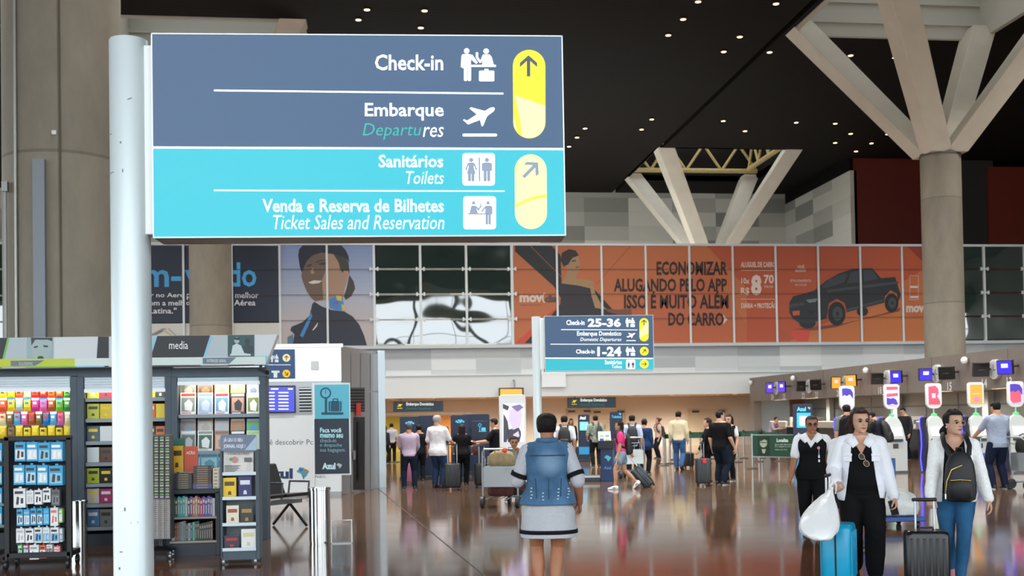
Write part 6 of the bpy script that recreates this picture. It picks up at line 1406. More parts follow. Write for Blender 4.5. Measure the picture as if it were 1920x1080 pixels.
# ---- banner stand
YA=GP(590,938).y; t,pl=rootpl('banner_stand','tall banner stand with scale and suitcase symbol and white slogan','banner',623,938,YA)
mb=MB(); bpx(mb,pl,587.5,718,657.5,891,.015,.015); mb.build('frame',M('dfe6e8',.35),t,angle=0)
mb=MB(); bpx(mb,pl,590,721,655,785,.018,0); mb.build('upper_field',M('5cb9d2',.45),t,angle=0)
mb=MB(); bpx(mb,pl,590,785,655,888.5,.018,0); mb.build('lower_field',M('2a3442',.45),t,angle=0)
mb=MB(); pl.circ(mb,610.5,737,10.5,.021,0); pl.circ(mb,610.5,737,7.8,.023,1); pl.line(mb,610.5,731,610.5,738,1.2,.025); pl.rect(mb,609,747,613.5,775,.021); pl.rrect(mb,602.5,773,644,777.5,1.5,.023); pl.rrect(mb,616,752,640.5,771.5,2.5,.021); pl.rrect(mb,623.5,747,634,753,1.5,.021); pl.rect(mb,625.5,749,632,752,.023,1); pl.line(mb,619.5,752,619.5,771,.9,.024,1); pl.line(mb,637,752,637,771,.9,.024,1)
mb.build('scale_pictogram',[M('1f4f6a',.5),M('5cb9d2',.45)],t,angle=0)
mb=MB(); TX(mb,pl,'Faça você',600,802,640,813,.021,bold=.03); TX(mb,pl,'mesmo seu',600,813.5,643,821,.021,bold=.03); mb.build('bold_lettering',M('a9dbe8',.45,emit=.1),t,angle=0)
mb=MB(); TX(mb,pl,'check-in',600,822,630,829.5,.021); TX(mb,pl,'e despache',600,831,641,839.5,.021); TX(mb,pl,'sua bagagem.',600,840,648,849,.021); mb.build('thin_lettering',M('7fb4c6',.45),t,angle=0)
mb=MB(); TX(mb,pl,'Azul',604,868,629,880,.021,bold=.05); mb.build('brand_lettering',M('b9dbe8',.45,emit=.1),t,angle=0)
mb=MB(); brazil(mb,pl,631,868,10.5,.021,(0,)); mb.build('map_emblem',M('a9bdc4',.5),t,angle=0)
p=pl(588,800); MB().cyl((p.x,0,0),(p.x,0,pl(588,718).z),.018,n=12).build('pole',M('c9cfd2',.3,.4),t); MB().lathe([(.16,0),(.16,.015),(.02,.02)],(p.x,0,0),24).build('base_disc',M('8f9498',.3,.6),t)
YA2=GP(643,1019).y; t,pl=rootpl('floor_frame','low thin white metal frame standing on the floor right of the steel bin','frame',640,1019,YA2)
p,q=pl(621,976),pl(659.5,976); MB().tube([(p.x,0,.012),(p.x,0,p.z),(q.x,0,p.z),(q.x,0,.012)],.008,8).build('tube_frame',M('dfe4e6',.3,.2),t); MB().box(p.x,q.x,-.06,.06,0,.012).build('foot_plate',M('9a9da0',.3,.6),t); MB().box(p.x+.01,q.x-.01,-.003,.003,.02,p.z-.01).build('clear_panel',M('ffffff',.05,trans=1.,alpha=.25),t,angle=0)
# ---- waiting bench
p=GP(536,988); t=TH('waiting_bench','black airport bench seat with steel armrests behind the shop','bench',p,R(52)); m=M('17181a',.6); st=M('8d949a',.3,.7)
for i in range(2):
    x=-.02-i*.56
    MB().prism([(x-.25,.18,.40),(x+.25,.18,.40),(x+.25,.22,.43),(x+.25,-.28,.46),(x-.25,-.28,.46),(x-.25,.22,.43)][2:4]+[(x-.25,-.28,.46),(x-.25,.22,.43)],(0,0,.05)).build('seat',m,t,bevel=.01)
    MB().prism([(x-.25,.20,.46),(x+.25,.20,.46),(x+.22,.36,.92),(x-.22,.36,.92)],(0,.04,.01)).build('backrest',m,t,bevel=.01)
for x in (.27,-.30,-.87): MB().tube([(x,.20,.42),(x,.16,.66),(x,-.22,.66),(x,-.20,.42)],.018,8).build('armrest',st,t)
MB().box(-.95,.32,-.04,.10,.34,.40).build('beam',st,t,bevel=.005)
for x in (-.75,.12):
    MB().tube([(x,-.30,.02),(x,.03,.34)],.022,8).tube([(x,.36,.02),(x,.03,.34)],.022,8).build('leg',M('2a2c2e',.4,.5),t)
# ---- white digital totem
def rslab(mb,x0,x1,z0,z1,y0,y1,r,m=0,n=6,rb=None):
    P=[]
    for cx,cz,a,rr in ((x1-r,z1-r,0,r),(x0+r,z1-r,90,r),(x0+(rb or r),z0+(rb or r),180,rb or r),(x1-(rb or r),z0+(rb or r),270,rb or r)):
        P+=[(cx+rr*math.cos(R(a+90*i/n)),y0,cz+rr*math.sin(R(a+90*i/n))) for i in range(n+1)]
    return mb.prism(P,(0,y1-y0,0),m)
d_=23.; p=atd(961,d_); rz=facing(p,6); t=TH('digital_totem','white rounded digital totem with a lit fashion picture, behind the luggage cart','screen',p,rz); zt=EYE+(AD(961,740,d_).z-EYE)
mb=MB(); rslab(mb,-.27,.27,.0,zt,-.06,.06,.07); mb.build('body',M('e6eaeb',.3),t,bevel=.008)
VL.update(); pl=PL(p,rz,root=t); mb=MB(); pl.rect(mb,943,757,982,829,.065); mb.build('screen',M('d9d6ea',.2,emit=.7,ecol='e0dcf2'),t,angle=0)
mb=MB()
for P,m_ in (([(943,757),(955,762),(952,770),(943,766)],0),([(944,775),(952,790),(955,812),(950,829),(944,829)],0),([(955,770),(972,760),(980,775),(976,800),(962,806),(954,790)],1),([(958,762),(975,758),(982,764),(970,772)],2),([(952,806),(972,800),(978,812),(974,829),(952,829)],0),([(962,815),(972,808),(974,818),(966,822)],1),([(976,800),(980,800),(982,829),(978,829)],3)): pl.poly(mb,P,.068+.0004*m_,m_)
mb.build('screen_picture',[M(c,.3,emit=.35) for c in ('3a3c44','cfc0e6','7a6f96','f0f0f4')],t,angle=0)
pm=AY(958,742,YB-.5); t=TH('hanging_monitor','orange lit monitor hanging in front of the white band above the totem','screen',pm); VL.update(); pl=PL((0,YB-.5,0),0,root=t)
mb=MB(); bpx(mb,pl,936,727,982,743,0,.2); mb.build('housing',M('2a2320',.4),t,angle=0); mb=MB(); pl.rect(mb,938,729.5,979,742,.01); mb.build('display',M('f2a23a',.3,emit=.7,ecol='ff9a2a'),t,angle=0)
q=pl(965,727); MB().tube([(q.x,.1,q.z),(q.x,.1,q.z+.35),(q.x,.47,q.z+.35)],.03,8).build('bracket',M('8d8f90',.4,.5),t)
t=TH('wall_notice','blank white notice board on the white band, right of the mid hall post','sign',AY(1030,726,YB-.14)); VL.update(); pl=PL((0,YB-.14,0),0,root=t); mb=MB(); bpx(mb,pl,1016,701,1061,726,.02,.03); mb.build('panel',M('f0f2f3',.4),t,angle=0)
# ---- kiosks of the blue airline
NV='16263f'
def navykiosk(label,px,pyf,wpx,ytop,icon,cat='kiosk',rz=None,base=True,dep=.4,emit=0.):
    p=GP(px,pyf); rz=facing(p,0) if rz is None else rz; t=TH('check_in_kiosk',label,cat,p,rz,None); VL.update(); pl=PL(p,rz,root=t)
    X0,X1=pl(px-wpx/2,pyf-40).x,pl(px+wpx/2,pyf-40).x; Z=pl(px,ytop).z
    mb=MB(); rslab(mb,X0,X1,.02,Z,0,dep*.45,.05); mb.build('panel',M(NV,.4),t,bevel=.006)
    if base: MB().box(X0-.02,X1+.02,-.12,dep,0,.09).build('foot',M('2b2f36',.4),t,bevel=.006)
    icon(t,pl,(X0+X1)/2); return t,pl
M_CY=M('4fb4dc',.4,emit=.35)
def ic_map(px,y,w):
    def f(t,pl,c):
        mb=MB()
        for i,(a,b,r) in enumerate(((.1,.5,.22),(.35,.25,.2),(.62,.3,.24),(.85,.55,.2),(.5,.6,.25),(.25,.75,.15))): pl.circ(mb,px+(a-.5)*w,y+b*w*.5,r*w*.6,.004+.002*i,0,r*w*.5,10)
        mb.build('map_emblem',M_CY,t,angle=0)
    return f
def ic_scale(px,y,w):
    def f(t,pl,c):
        mb=MB(); n=14; pl.circ(mb,px-w*.28,y,w*.2,.004); pl.circ(mb,px-w*.28,y,w*.13,.008,1); pl.line(mb,px-w*.28,y+w*.2,px-w*.28,y+w*.72,w*.06,.004); pl.line(mb,px-w*.4,y+w*.74,px+w*.5,y+w*.74,w*.07,.006); pl.rrect(mb,px-w*.1,y+w*.28,px+w*.42,y+w*.68,w*.1,.004); mb.build('scale_pictogram',[M_CY,M(NV,.4)],t,angle=0)
        mb=MB(); pl.rect(mb,px-w*.55,y+w*1.0,px+w*.5,y+w*1.5,.05); mb.build('keypad',M('23272e',.4),t,angle=0)
    return f
navykiosk('navy kiosk panel with pale map emblem behind the lilac shirt',769,900,37,781,ic_map(769,789,17))
navykiosk('navy kiosk panel with pale map emblem behind the long haired person',863,902,34,778,ic_map(863,786,17))
navykiosk('navy kiosk with scale symbol at the black shirted person\'s hands',900,901,30,789,ic_scale(904,797,16))
navykiosk('grey green kiosk back standing between the lilac and white shirts',801,899,32,779,lambda t,pl,c:MB().box(c-.15,c+.15,-.02,0,1.2,1.3).build('slot',M_BLK,t))
navykiosk('low dark kiosk hidden behind the legs of the white shirted queuer',827,892,30,800,lambda t,pl,c:MB().box(c-.15,c+.15,-.02,0,.9,1.0).build('slot',M_BLK,t))
navykiosk('grey green kiosk back left of the white totem',893,890,52,776.5,lambda t,pl,c:MB().box(c-.25,c+.25,-.02,0,1.2,1.3).build('slot',M_BLK,t))
def ic_screen(t,pl,c):
    mb=MB(); pl.rect(mb,1087,791,1103,807,.01); mb.build('screen',M('5ac8e8',.3,emit=.6),t,angle=0); mb=MB()
    for a,b in ((1089,793),(1096,793),(1089,800),(1096,800)): pl.rect(mb.cut(),a,b,a+5.5,b+5,.016)
    mb.build('screen_tile',M('9fe4f2',.3,emit=.5),t,angle=0)
    mb=MB(); TX(mb,pl,'Azul',1087,780.5,1098,786.5,.01,bold=.04); mb.build('white_lettering',M_TXT,t,angle=0); mb=MB(); pl.rect(mb,1085,838,1105,852,.012); mb.build('light_band',M('2f8fc4',.4),t,angle=0)
navykiosk('far navy kiosk with cyan touch screen right of the dark backpack',1095,866,21.5,777,ic_screen)
def ic_tudo(t,pl,c):
    mb=MB(); TX(mb,pl,'TudoAzul',1147,779,1165,784,.01,bold=.02); mb.build('pale_lettering',M_CY,t,angle=0); mb=MB(); brazil(mb,pl,1160,774,5,.01); mb.build('map_emblem',M_CY,t,angle=0)
navykiosk('tall plain navy panel behind the pink shirt',1156,872,24,772,ic_tudo)
def ic_azul(t,pl,c):
    mb=MB(); TX(mb,pl,'Azul',1494,763,1511,771,.01,bold=.04); mb.build('cyan_lettering',M('5ac0e8',.4,emit=.6),t,angle=0); mb=MB(); brazil(mb,pl,1514,762.5,6,.01); mb.build('map_emblem',M('9fb4bc',.4,emit=.2),t,angle=0)
    mb=MB(); pl.rect(mb,1494,774,1520,802,.012); mb.build('screen',M('2f9fe0',.3,emit=.8),t,angle=0); mb=MB(); pl.rrect(mb,1499,780,1514,798,2,.018); mb.build('screen_tile',M('dff0fa',.3,emit=.8),t,angle=0)
    mb=MB(); TX(mb,pl,'De',1496,812,1502,817,.01); mb.build('white_lettering',M_TXT,t,angle=0); mb=MB(); bpx(mb,pl,1489,860,1524,886,.02,0); mb.build('light_band',M('2f8fc4',.4),t,angle=0)
navykiosk('tall navy totem with bright blue screen behind the attendant',1506.5,886,37,757.5,ic_azul)
# the screen kiosk beside the walking person in pink
p=GP(1138,903); rz=facing(p,-8); t=TH('check_in_kiosk','waist high navy kiosk with tilted white touch screen beside the pink shirt','kiosk',p,rz); VL.update(); pl=PL(p,rz,root=t)
a,b=pl(1126,860).x,pl(1149,860).x; MB().box(a,b,0,.32,0,pl(1138,838).z).build('pedestal',M('1c3560',.4),t,bevel=.01)
mb=MB(); bpx(mb,pl,1121,826,1150,842,.05,.3); mb.build('console',M('1a1f2a',.4),t,bevel=.01)
mb=MB(); v=[(a-.06,.02,pl(1138,829).z),(b-.02,.02,pl(1138,829).z),(b-.05,.12,pl(1138,808).z),(a-.08,.12,pl(1138,808).z)]; mb.prism(v,(0,.04,0)); mb.build('screen_housing',M_BLK,t)
v0=[Vector(q)+Vector((0,-.004,0)) for q in v]; c=sum(v0,Vector())/4; mb=MB(); mb.poly([c+(q-c)*.90 for q in v0]); mb.build('screen',M('eef2f6',.3,emit=.7),t,angle=0)
mb=MB()
E=lambda u,w:(v0[0]*(1-u)+v0[1]*u)*(1-w)+(v0[3]*(1-u)+v0[2]*u)*w+Vector((0,-.003,0))
for i,(u,w) in enumerate(((.14,.45),(.54,.45),(.14,.14),(.54,.14))): mb.cut().poly([E(u,w),E(u+.32,w),E(u+.32,w+.2),E(u,w+.2)],i)
mb.build('screen_tile',[M(c_,.3,emit=.4) for c_ in ('7ab04a','5a8ac8','2a3a9a','b0985a')],t,angle=0)
mb=MB(); TX(mb,pl,'Azul',1132,874,1146,880,.01,bold=.05); mb.build('cyan_lettering',M('4a86b4',.4),t,angle=0); mb=MB(); brazil(mb,pl,1133,853,13,.01); mb.build('map_emblem',M('5ab0c4',.4),t,angle=0)
p=GP(1092,903); t=TH('bag_drop_scale','dark low bag drop scale with steel kerb next to the waist high kiosk','scale',p,facing(p,0)); VL.update(); pl=PL(p,facing(p,0),root=t)
mb=MB(); bpx(mb,pl,1060,894,1126,904,0,.9); mb.build('platform',M('2e3338',.4),t,bevel=.01); mb=MB(); bpx(mb,pl,1080,892.5,1125,895.5,.01,.06); mb.build('steel_kerb',M('aeb4b8',.3,.7),t,angle=0); mb=MB(); bpx(mb,pl,1060,838,1086,896,-.2,.8); mb.build('side_cabinet',M('20252c',.4),t,bevel=.01)
# ---- luggage carts
def cart(label,px,pyf,rz,sign=None,k=1.,col='a9b0b3'):
    p=GP(px,pyf); t=TH('luggage_cart',label,'cart',p,facing(p,rz)); m=M(col,.35,.5); w=.31*k
    for s_ in (-1,1):
        MB().tube([(s_*w,.05,.10),(s_*w*1.0,.0,.55),(s_*w*.95,-.04,.96),(s_*w*.8,-.10,1.02)],.014,8).tube([(s_*w,.05,.12),(s_*w*.75,.62,.16),(s_*w*.5,.85,.14)],.014,8).tube([(s_*w*.95,-.03,.90),(s_*w,.26,.84),(s_*w,.05,.30)],.011,8).build('side_tube',m,t)
        MB().cyl((s_*w-.03,.0,.10),(s_*w+.03,.0,.10),.10,n=22).build('wheel',M('25282b',.5),t)
    MB().cyl((-.025,.82,.08),(.025,.82,.08),.08,n=20).build('wheel',M('25282b',.5),t)
    MB().tube([(-w*.8,-.10,1.02),(w*.8,-.10,1.02)],.017,10).build('handle_bar',M('c4c9cb',.35,.4),t)
    MB().box(-w*.94,w*.94,.0,.02,.36,.70).build('rear_panel',M(sign or 'a3abae',.4,.3 if not sign else 0),t,angle=0)
    mb=MB(); mb.box(-w*.9,w*.9,.02,.30,.70,.715)
    for i in range(5): mb.box(-w*.9+i*w*.45-.004,-w*.9+i*w*.45+.004,.30,.305,.70,.88)
    mb.box(-w*.9,w*.9,.30,.31,.87,.885); mb.build('basket',m,t,angle=0)
    mb=MB()
    for i in range(5): x=-w*.8+i*w*.4; mb.tube([(x,.06,.15),(x*.7,.80,.17)],.009,6)
    mb.build('deck',m,t)
    return t
def softbag(label,p,w,d,h,col,rz=0,cat='bag',name='travel_bag',straps=True,rough=.7,var=.2,vs=14):
    t=TH(name,label,cat,p,rz); mb=MB(); rg=[]
    for k,s_ in ((0,.86),(.06,.97),(.3,1.04),(.6,1.0),(.85,.86),(.97,.6),(1,.3)):
        c=[]
        for i in range(22):
            a=2*PI*i/22; C,S=math.cos(a),math.sin(a); c.append((math.copysign(abs(C)**.6,C)*w/2*s_,math.copysign(abs(S)**.6,S)*d/2*s_*(1.05 if k<.9 else .6),h*k*(1+.04*math.sin(3*a))))
        rg.append(c)
    mb.loft(rg); mb.build('bag_body',M(col,rough,var=var,vs=vs,bump=.3,bs=20),t)
    if straps:
        for s_ in (-1,1): MB().tube([(-w*.22,s_*d*.42,h*.75),(-w*.2,s_*d*.3,h*1.12),(0,s_*d*.25,h*1.22),(w*.2,s_*d*.3,h*1.12),(w*.22,s_*d*.42,h*.75)],.012,8).build('handle',M(col,.6),t)
    return t
c=cart('luggage cart carrying a tan bag, seen from behind left of the denim vest',938,952,-12)
Wm=lambda c,v:Matrix.LocRotScale(c.location,c.rotation_euler,None)@Vector(v)
softbag('tan patterned bag in the basket of the luggage cart',Wm(c,(0,.16,.717)),.46,.24,.26,'8f7f5c',c.rotation_euler.z)
softbag('dark red patterned bag on the deck of the luggage cart',Wm(c,(-.05,.30,.185)),.44,.34,.30,'4a1a1c',c.rotation_euler.z,var=.5)
softbag('black bag with bright patches at the front of the luggage cart deck',Wm(c,(.12,.66,.185)),.42,.34,.34,'23252b',c.rotation_euler.z,var=.5)
t=TH('cart_ornament','small orange ball tied to the cart handle','ornament',Wm(c,(.12,-.115,1.0))); MB().lathe([(.002,-.05),(.04,-.03),(.05,0),(.04,.03),(.002,.05)],n=16).build('ball',M('e0522a',.5),t); MB().box(.05,.13,-.02,.02,-.01,.05).build('blue_ribbon',M('2a4f8f',.6),t,bevel=.01)
cart('empty luggage cart with white advertising panel behind the pink shirt',1186,897,14,'c9d2d6')
# blue platform trolley with a wrapped bundle
p=GP(1676,988); t=TH('platform_trolley','blue platform trolley behind the white jacket wearer','cart',p,facing(p,20)); m=M('274f94',.4)
MB().box(-.30,.30,-.35,.55,.10,.16).build('deck',m,t,bevel=.01); 
for s_ in (-1,1):
    MB().tube([(s_*.22,.52,.16),(s_*.22,.58,.86)],.025,8).build('upright',m,t)
    for y in (-.25,.42): b=MB(); b.cyl((s_*.22-.02,y,.05),(s_*.22+.02,y,.05),.05,n=18).box(s_*.22-.025,s_*.22+.025,y-.02,y+.02,.05,.11); b.build('wheel',M_BLK,t)
MB().box(-.25,.25,.555,.60,.60,.90).build('back_panel',m,t,bevel=.01)
softbag('bundle wrapped in clear plastic lying on the blue trolley',Wm(t,(0,.02,.165)),.58,.62,.34,'d3d6d2',t.rotation_euler.z,'parcel','wrapped_bundle',False,.2,.12,6)
c=cart('luggage cart loaded with an olive case at the right picture edge',1912,918,-60)
softbag('dark olive case on the cart at the right picture edge',Wm(c,(0,.17,.717)),.50,.28,.30,'23261f',c.rotation_euler.z)
# ---- queue barriers
M_BELT=M('1d4a34',.6); M_CHR=M('b4b7b8',.25,.9); bp0=None
def bpost(label,p,belt=None,grp='queue barrier posts'):
    global bp0
    if bp0 is None:
        bp0=TH('barrier_post',label,'barrier',p,0,grp)
        MB().lathe([(.17,0),(.17,.015),(.12,.03),(.03,.045)],n=24).build('base',M('5d574f',.3,.6),bp0); MB().cyl((0,0,.03),(0,0,.90),.032,n=14).build('tube',M_CHR,bp0); MB().cyl((0,0,.88),(0,0,1.0),.038,n=14).build('head',M('23302a',.4),bp0); r=bp0
    else: r=dup(bp0,p,0,label,grp)
    if belt is not None:
        d=Vector(belt)-Vector(p); n=Vector((-d.y,d.x,0)).normalized()*.003; z0,z1=Vector((0,0,.84)),Vector((0,0,.96)); a=d.normalized()*.03
        MB().prism([a+n+z0,a-n+z0,a-n+z1,a+n+z1],d-a*2).build('belt',M_BELT,r,angle=0)
    return r
rowsB=[[(1229,858),(1262,861),(1298,862),(1322,860),(1350,861),(1386,861),(1420,862),(1452,861)],[(1236,868),(1266,871),(1296,866),(1325,868),(1352,866),(1393,868),(1443,868),(1470,866)],[(1247,873.5),(1283,872.5),(1318,871)],[(1543,862),(1580,864),(1620,866),(1660,868)],[(722,866),(742,868),(765,866)]]
for r,row in enumerate(rowsB):
    P=[GP(*q) for q in row]; ym_=sum(q.y for q in P)/len(P)
    P=[Vector((q.x,ym_,0)) for q in P]
    for i,q in enumerate(P): bpost('steel queue post with dark green belt on the floor before the back wall',q,P[i+1] if i+1<len(P) else None)
p=GP(1411,879); q=GP(1540,882); t=TH('banner_barrier','silver framed green barrier banner with a pictured face beside the attendant','barrier',p,math.atan2(q.y-p.y,q.x-p.x)); VL.update(); pl=PL(p,t.rotation_euler.z,root=t); L=(q-p).length
for x in (0,L): MB().lathe([(.17,0),(.17,.015),(.12,.03),(.03,.045)],(x,0,0),24).build('base',M('5d574f',.3,.6),t); MB().cyl((x,0,.02),(x,0,1.0),.035,n=14).build('post',M_CHR,t)
MB().box(.03,L-.03,-.012,.012,.34,.96).build('banner_panel',M('12402c',.45),t,angle=0)
for z in (.33,.95): MB().box(.03,L-.03,-.018,.018,z,z+.03).build('rail',M_CHR,t,angle=0)
mb=MB(); pl.rect(mb,1421,819,1443,853,.016,0); pl.circ(mb,1431.5,830,7,.018,1,9); pl.poly(mb,[(1425,824),(1430,819.5),(1438,821),(1439,827),(1433,823.5),(1426,828)],.02,0); pl.rect(mb,1425,829,1438,830.5,.02,0); pl.poly(mb,[(1420,853),(1424,845),(1432,842),(1440,845),(1445,853)],.022,2); pl.poly(mb,[(1428,842),(1436,842),(1434,850),(1430,850)],.024,1)
mb.build('portrait_print',[M(c,.5) for c in ('0d2a1e','9aa892','16281f')],t,angle=0)
mb=MB(); TX(mb,pl,'Localiza',1456,822,1478,829,.018,bold=.04); TX(mb,pl,'Quer mais descontos?',1453,832,1486,835,.018); TX(mb,pl,'Só o aluguel de carro',1453,836,1484,839,.018); TX(mb,pl,'Alugue com fácil.',1453,842,1476,844.5,.018); mb.build('white_lettering',M('c9d6cf',.5),t,angle=0)
# ---- check-in hall on the right: fascia, canopy, counters
zt=AX(1405,709,XF).z; zb=AX(1405,752.5,XF).z; Y0,Y1=24.,49.
M_FAS=M('7d736b',.5,.15,var=.04)
t=TH('check_in_fascia','long grey brown fascia over the check-in counters on the right','fascia',(XF,36,0))
MB().box(0,.25,Y0-36,Y1-36,zb,zt).build('fascia_panel',M_FAS,t,angle=0); MB().box(.25,3.2,Y0-36,Y1-36,zb+.04,zb+.16).build('canopy',M('b5a392',.6),t,angle=0); MB().box(.25,3.2,Y0-36,Y1-36,zt-.12,zt).build('roof_sheet',M('6d675f',.6),t,angle=0)
MB().box(0,.35,Y1-36-.5,Y1-36,0,zb+.02).build('end_pier',M_FAS,t,angle=0)
mb=MB()
for i in range(6): mb.cut().box(-.002,.0,Y0-36+i*4.15,Y0-36+i*4.15+.02,zb,zt)
mb.build('panel_joint',M('4d4640',.6),t,angle=0)
mb=MB()
for i in range(7): mb.cut().box(.6,.75,Y0+1.5+i*3.5-36,Y0+2.7+i*3.5-36,zb+.015,zb+.042)
mb.build('canopy_light',M('fff0d8',emit=6.,ecol='ffe6c4'),t,angle=0)
for i in range(4): spot((XF+1.3,Y0+3+i*6.3,zb-.02),420,165,(1,.94,.86),.15)
nums=[('24',1448,744,7),('23',1470,742.5,7),('22',1506,741,8),('21',1531,739.5,8),('20',1572,736.5,8),('19',1600,735,8),('18',1650,731,9),('17',1684,728.5,9),('16',1740.5,725,10),('15',1780.5,723,10),('14',1846,717.5,11),('13',1892.5,714,11)]
mb=MB()
for s_,x,y,h in nums:
    c=AX(x,y,XF-.01); TXW(mb,s_,(-.012,c.y-36,c.z-.13),(0,-1,0),(0,0,1),.24,bold=.02)
mb.build('counter_number_lettering',M('cfcac4',.4,emit=.1),t,angle=0)
for i,(x,y) in enumerate(((1407,717.5),(1486.5,709),(1623,694.5),(1808,675.5))):
    c=AX(x,y,XF-.12); tt=TH('spotlight','small white spotlight on the check-in fascia, %s from the far end'%ordn(i),'ceiling light',c); MB().lathe([(.002,-.11),(.07,-.09),(.10,-.02),(.09,.05),(.04,.10)],n=18).build('lamp_head',M('e6e6e2',.35),tt); MB().cyl((0,0,.05),(.12,0,.05),.02,n=8).build('arm',M('8d8a86',.4),tt)
c0=None
for i,(x,y) in enumerate(((1456.5,728),(1517.5,724.5),(1586,718.5),(1664,709.5),(1757,700.5),(1865.5,692.5))):
    c=AX(x,y,XF-.05); lab='round pale clock disc between two monitors, %s from the far end of the fascia'%ordn(i)
    tt=TH('fascia_clock',lab,'clock',c); mb=MB(); mb.cyl((-.04,0,0),(.05,0,0),.27,n=32); mb.build('case',M('d6d6d0',.4),tt); mb=MB(); mb.cyl((-.046,0,0),(-.04,0,0),.23,n=32); mb.build('dial',M('b9bcb8',.4),tt); mb=MB(); mb.obox((-.048,0,.06),(.004,.02,.15)); mb.build('clock_hand',M('3a3a38',.5),tt); mb=MB(); mb.obox((-.048,-.05,-.02),(.004,.12,.02)); mb.build('clock_hand',M('3a3a38',.5),tt)
cb,co,ck=('2c22b0','ff7a22','17130f')
mons=[(1442.5,727,13,20,'4a30a4'),(1466,725.5,13,20,'4a30a4'),(1501.5,724,16,19,ck),(1529,721.5,19,20,ck),(1567,717.5,16,22,co),(1596,713.5,19,22,co),(1644.5,710,22,21,ck),(1680.5,706.5,20,23,cb),(1735,702,23,23,cb),(1774.5,699.5,27,24,ck),(1839.5,693,28,26,ck),(1884.5,688.5,27,27,cb)]
for i,(x,y,w,h,c) in enumerate(mons):
    pc=AX(x,y,XF-.38); rz=facing(pc,(-16 if i%2 else 14)); nm={'4a30a4':'violet','2c22b0':'blue','ff7a22':'orange',ck:'switched off dark'}[c]
    tt=TH('counter_monitor','%s check-in monitor on the fascia, %s counting from its far end'%(nm,ordn(i)),'screen',pc,rot=(R(8),0,rz)); s_=FPX/(CR.transposed()@(pc-CO)).z*-1; W_=w/s_/math.cos(R(16)); H_=h/s_
    MB().box(-W_/2,W_/2,-.06,.10,-H_/2,H_/2).build('housing',M('1b1816',.4),tt,bevel=.008)
    MB().box(-W_*.46,W_*.46,-.064,-.06,-H_*.45,H_*.45).build('display',M(c,.25,emit=(1.6 if c!=ck else 0.),ecol=c),tt,angle=0)
    if c!=ck: 
        mb=MB(); mb.box(-W_*.2,W_*.22,-.068,-.064,-.02*H_,H_*.26); mb.build('display_mark',M('e4dcf0' if c!=co else 'f0b0c0',.3,emit=.7),tt,angle=0)
    else: MB().box(-W_*.2,W_*.2,-.068,-.064,-.04*H_,.02*H_).build('display_mark',M('4a4642',.4),tt,angle=0)
    v_=Matrix.Rotation(-rz,3,'Z')@Vector((.44,0,0)); MB().tube([(0,.06,0),(v_.x,v_.y,0)],.03,8).build('wall_arm',M('2a2826',.4),tt)
XB=19.4
ST(MB().box(XB,XB+.3,Y0-4,Y1+.2,0,zt).build('wall_counter_back',M('8f9292',.35,.6,var=.06,vs=1.),angle=0))
ST(MB().box(XF+.35,XF+1.85,Y1,Y1+.2,0,zb+.2).build('wall_counter_end',M('c3d0d8',.5),angle=0))
ST(MB().box(XF+1.85,XB,Y1,Y1+.22,0,zb+.2).build('wall_counter_end_brown',M('8a5f48',.5),angle=0))
mb=MB()
for i in range(13): y=Y0-4+i*2.2; mb.box(XB-.012,XB,y,y+.03,0,zb)
mb.box(XB-.014,XB,Y0-4,Y1,1.72,1.78); ST(mb.build('trim_counter_joints',M('6a6d6e',.4,.5),angle=0))
for i in range(4): y=Y0+3.+i*6.2; ST(MB().box(XB-.22,XB-.02,y,y+.35,0,zb).build('trim_pilaster',M('b9b8b2',.5),angle=0))
for i in range(8):
    y=Y1-3.0-i*2.7; tt=TH('check_in_counter','check-in counter desk with a boxed screen on top, %s from the far end'%ordn(i),'counter',(XF+.55,y,0))
    MB().box(0,.7,0,1.9,0,.98).build('desk_body',M('2c2e34',.5),tt,bevel=.01); MB().box(-.06,.76,-.03,1.93,.98,1.02).build('desk_top',M('c9c1b2',.4),tt,bevel=.006); MB().box(-.05,.05,.0,1.9,1.02,1.22).build('front_ledge',M('d9cdb8',.45),tt,bevel=.006)
    MB().box(-.055,.02,.05,1.85,1.225,1.24).build('light_strip',M('fff2da',emit=2.,ecol='ffe9c8'),tt,angle=0)
    mb=MB(); mb.box(.16,.56,.0,.06,1.02,1.40); mb.build('screen_box',M('dcd6c8',.5),tt,bevel=.01); MB().box(.28,.46,-.006,.0,1.14,1.28).build('sticker',M('4a6a9a',.5),tt,angle=0)
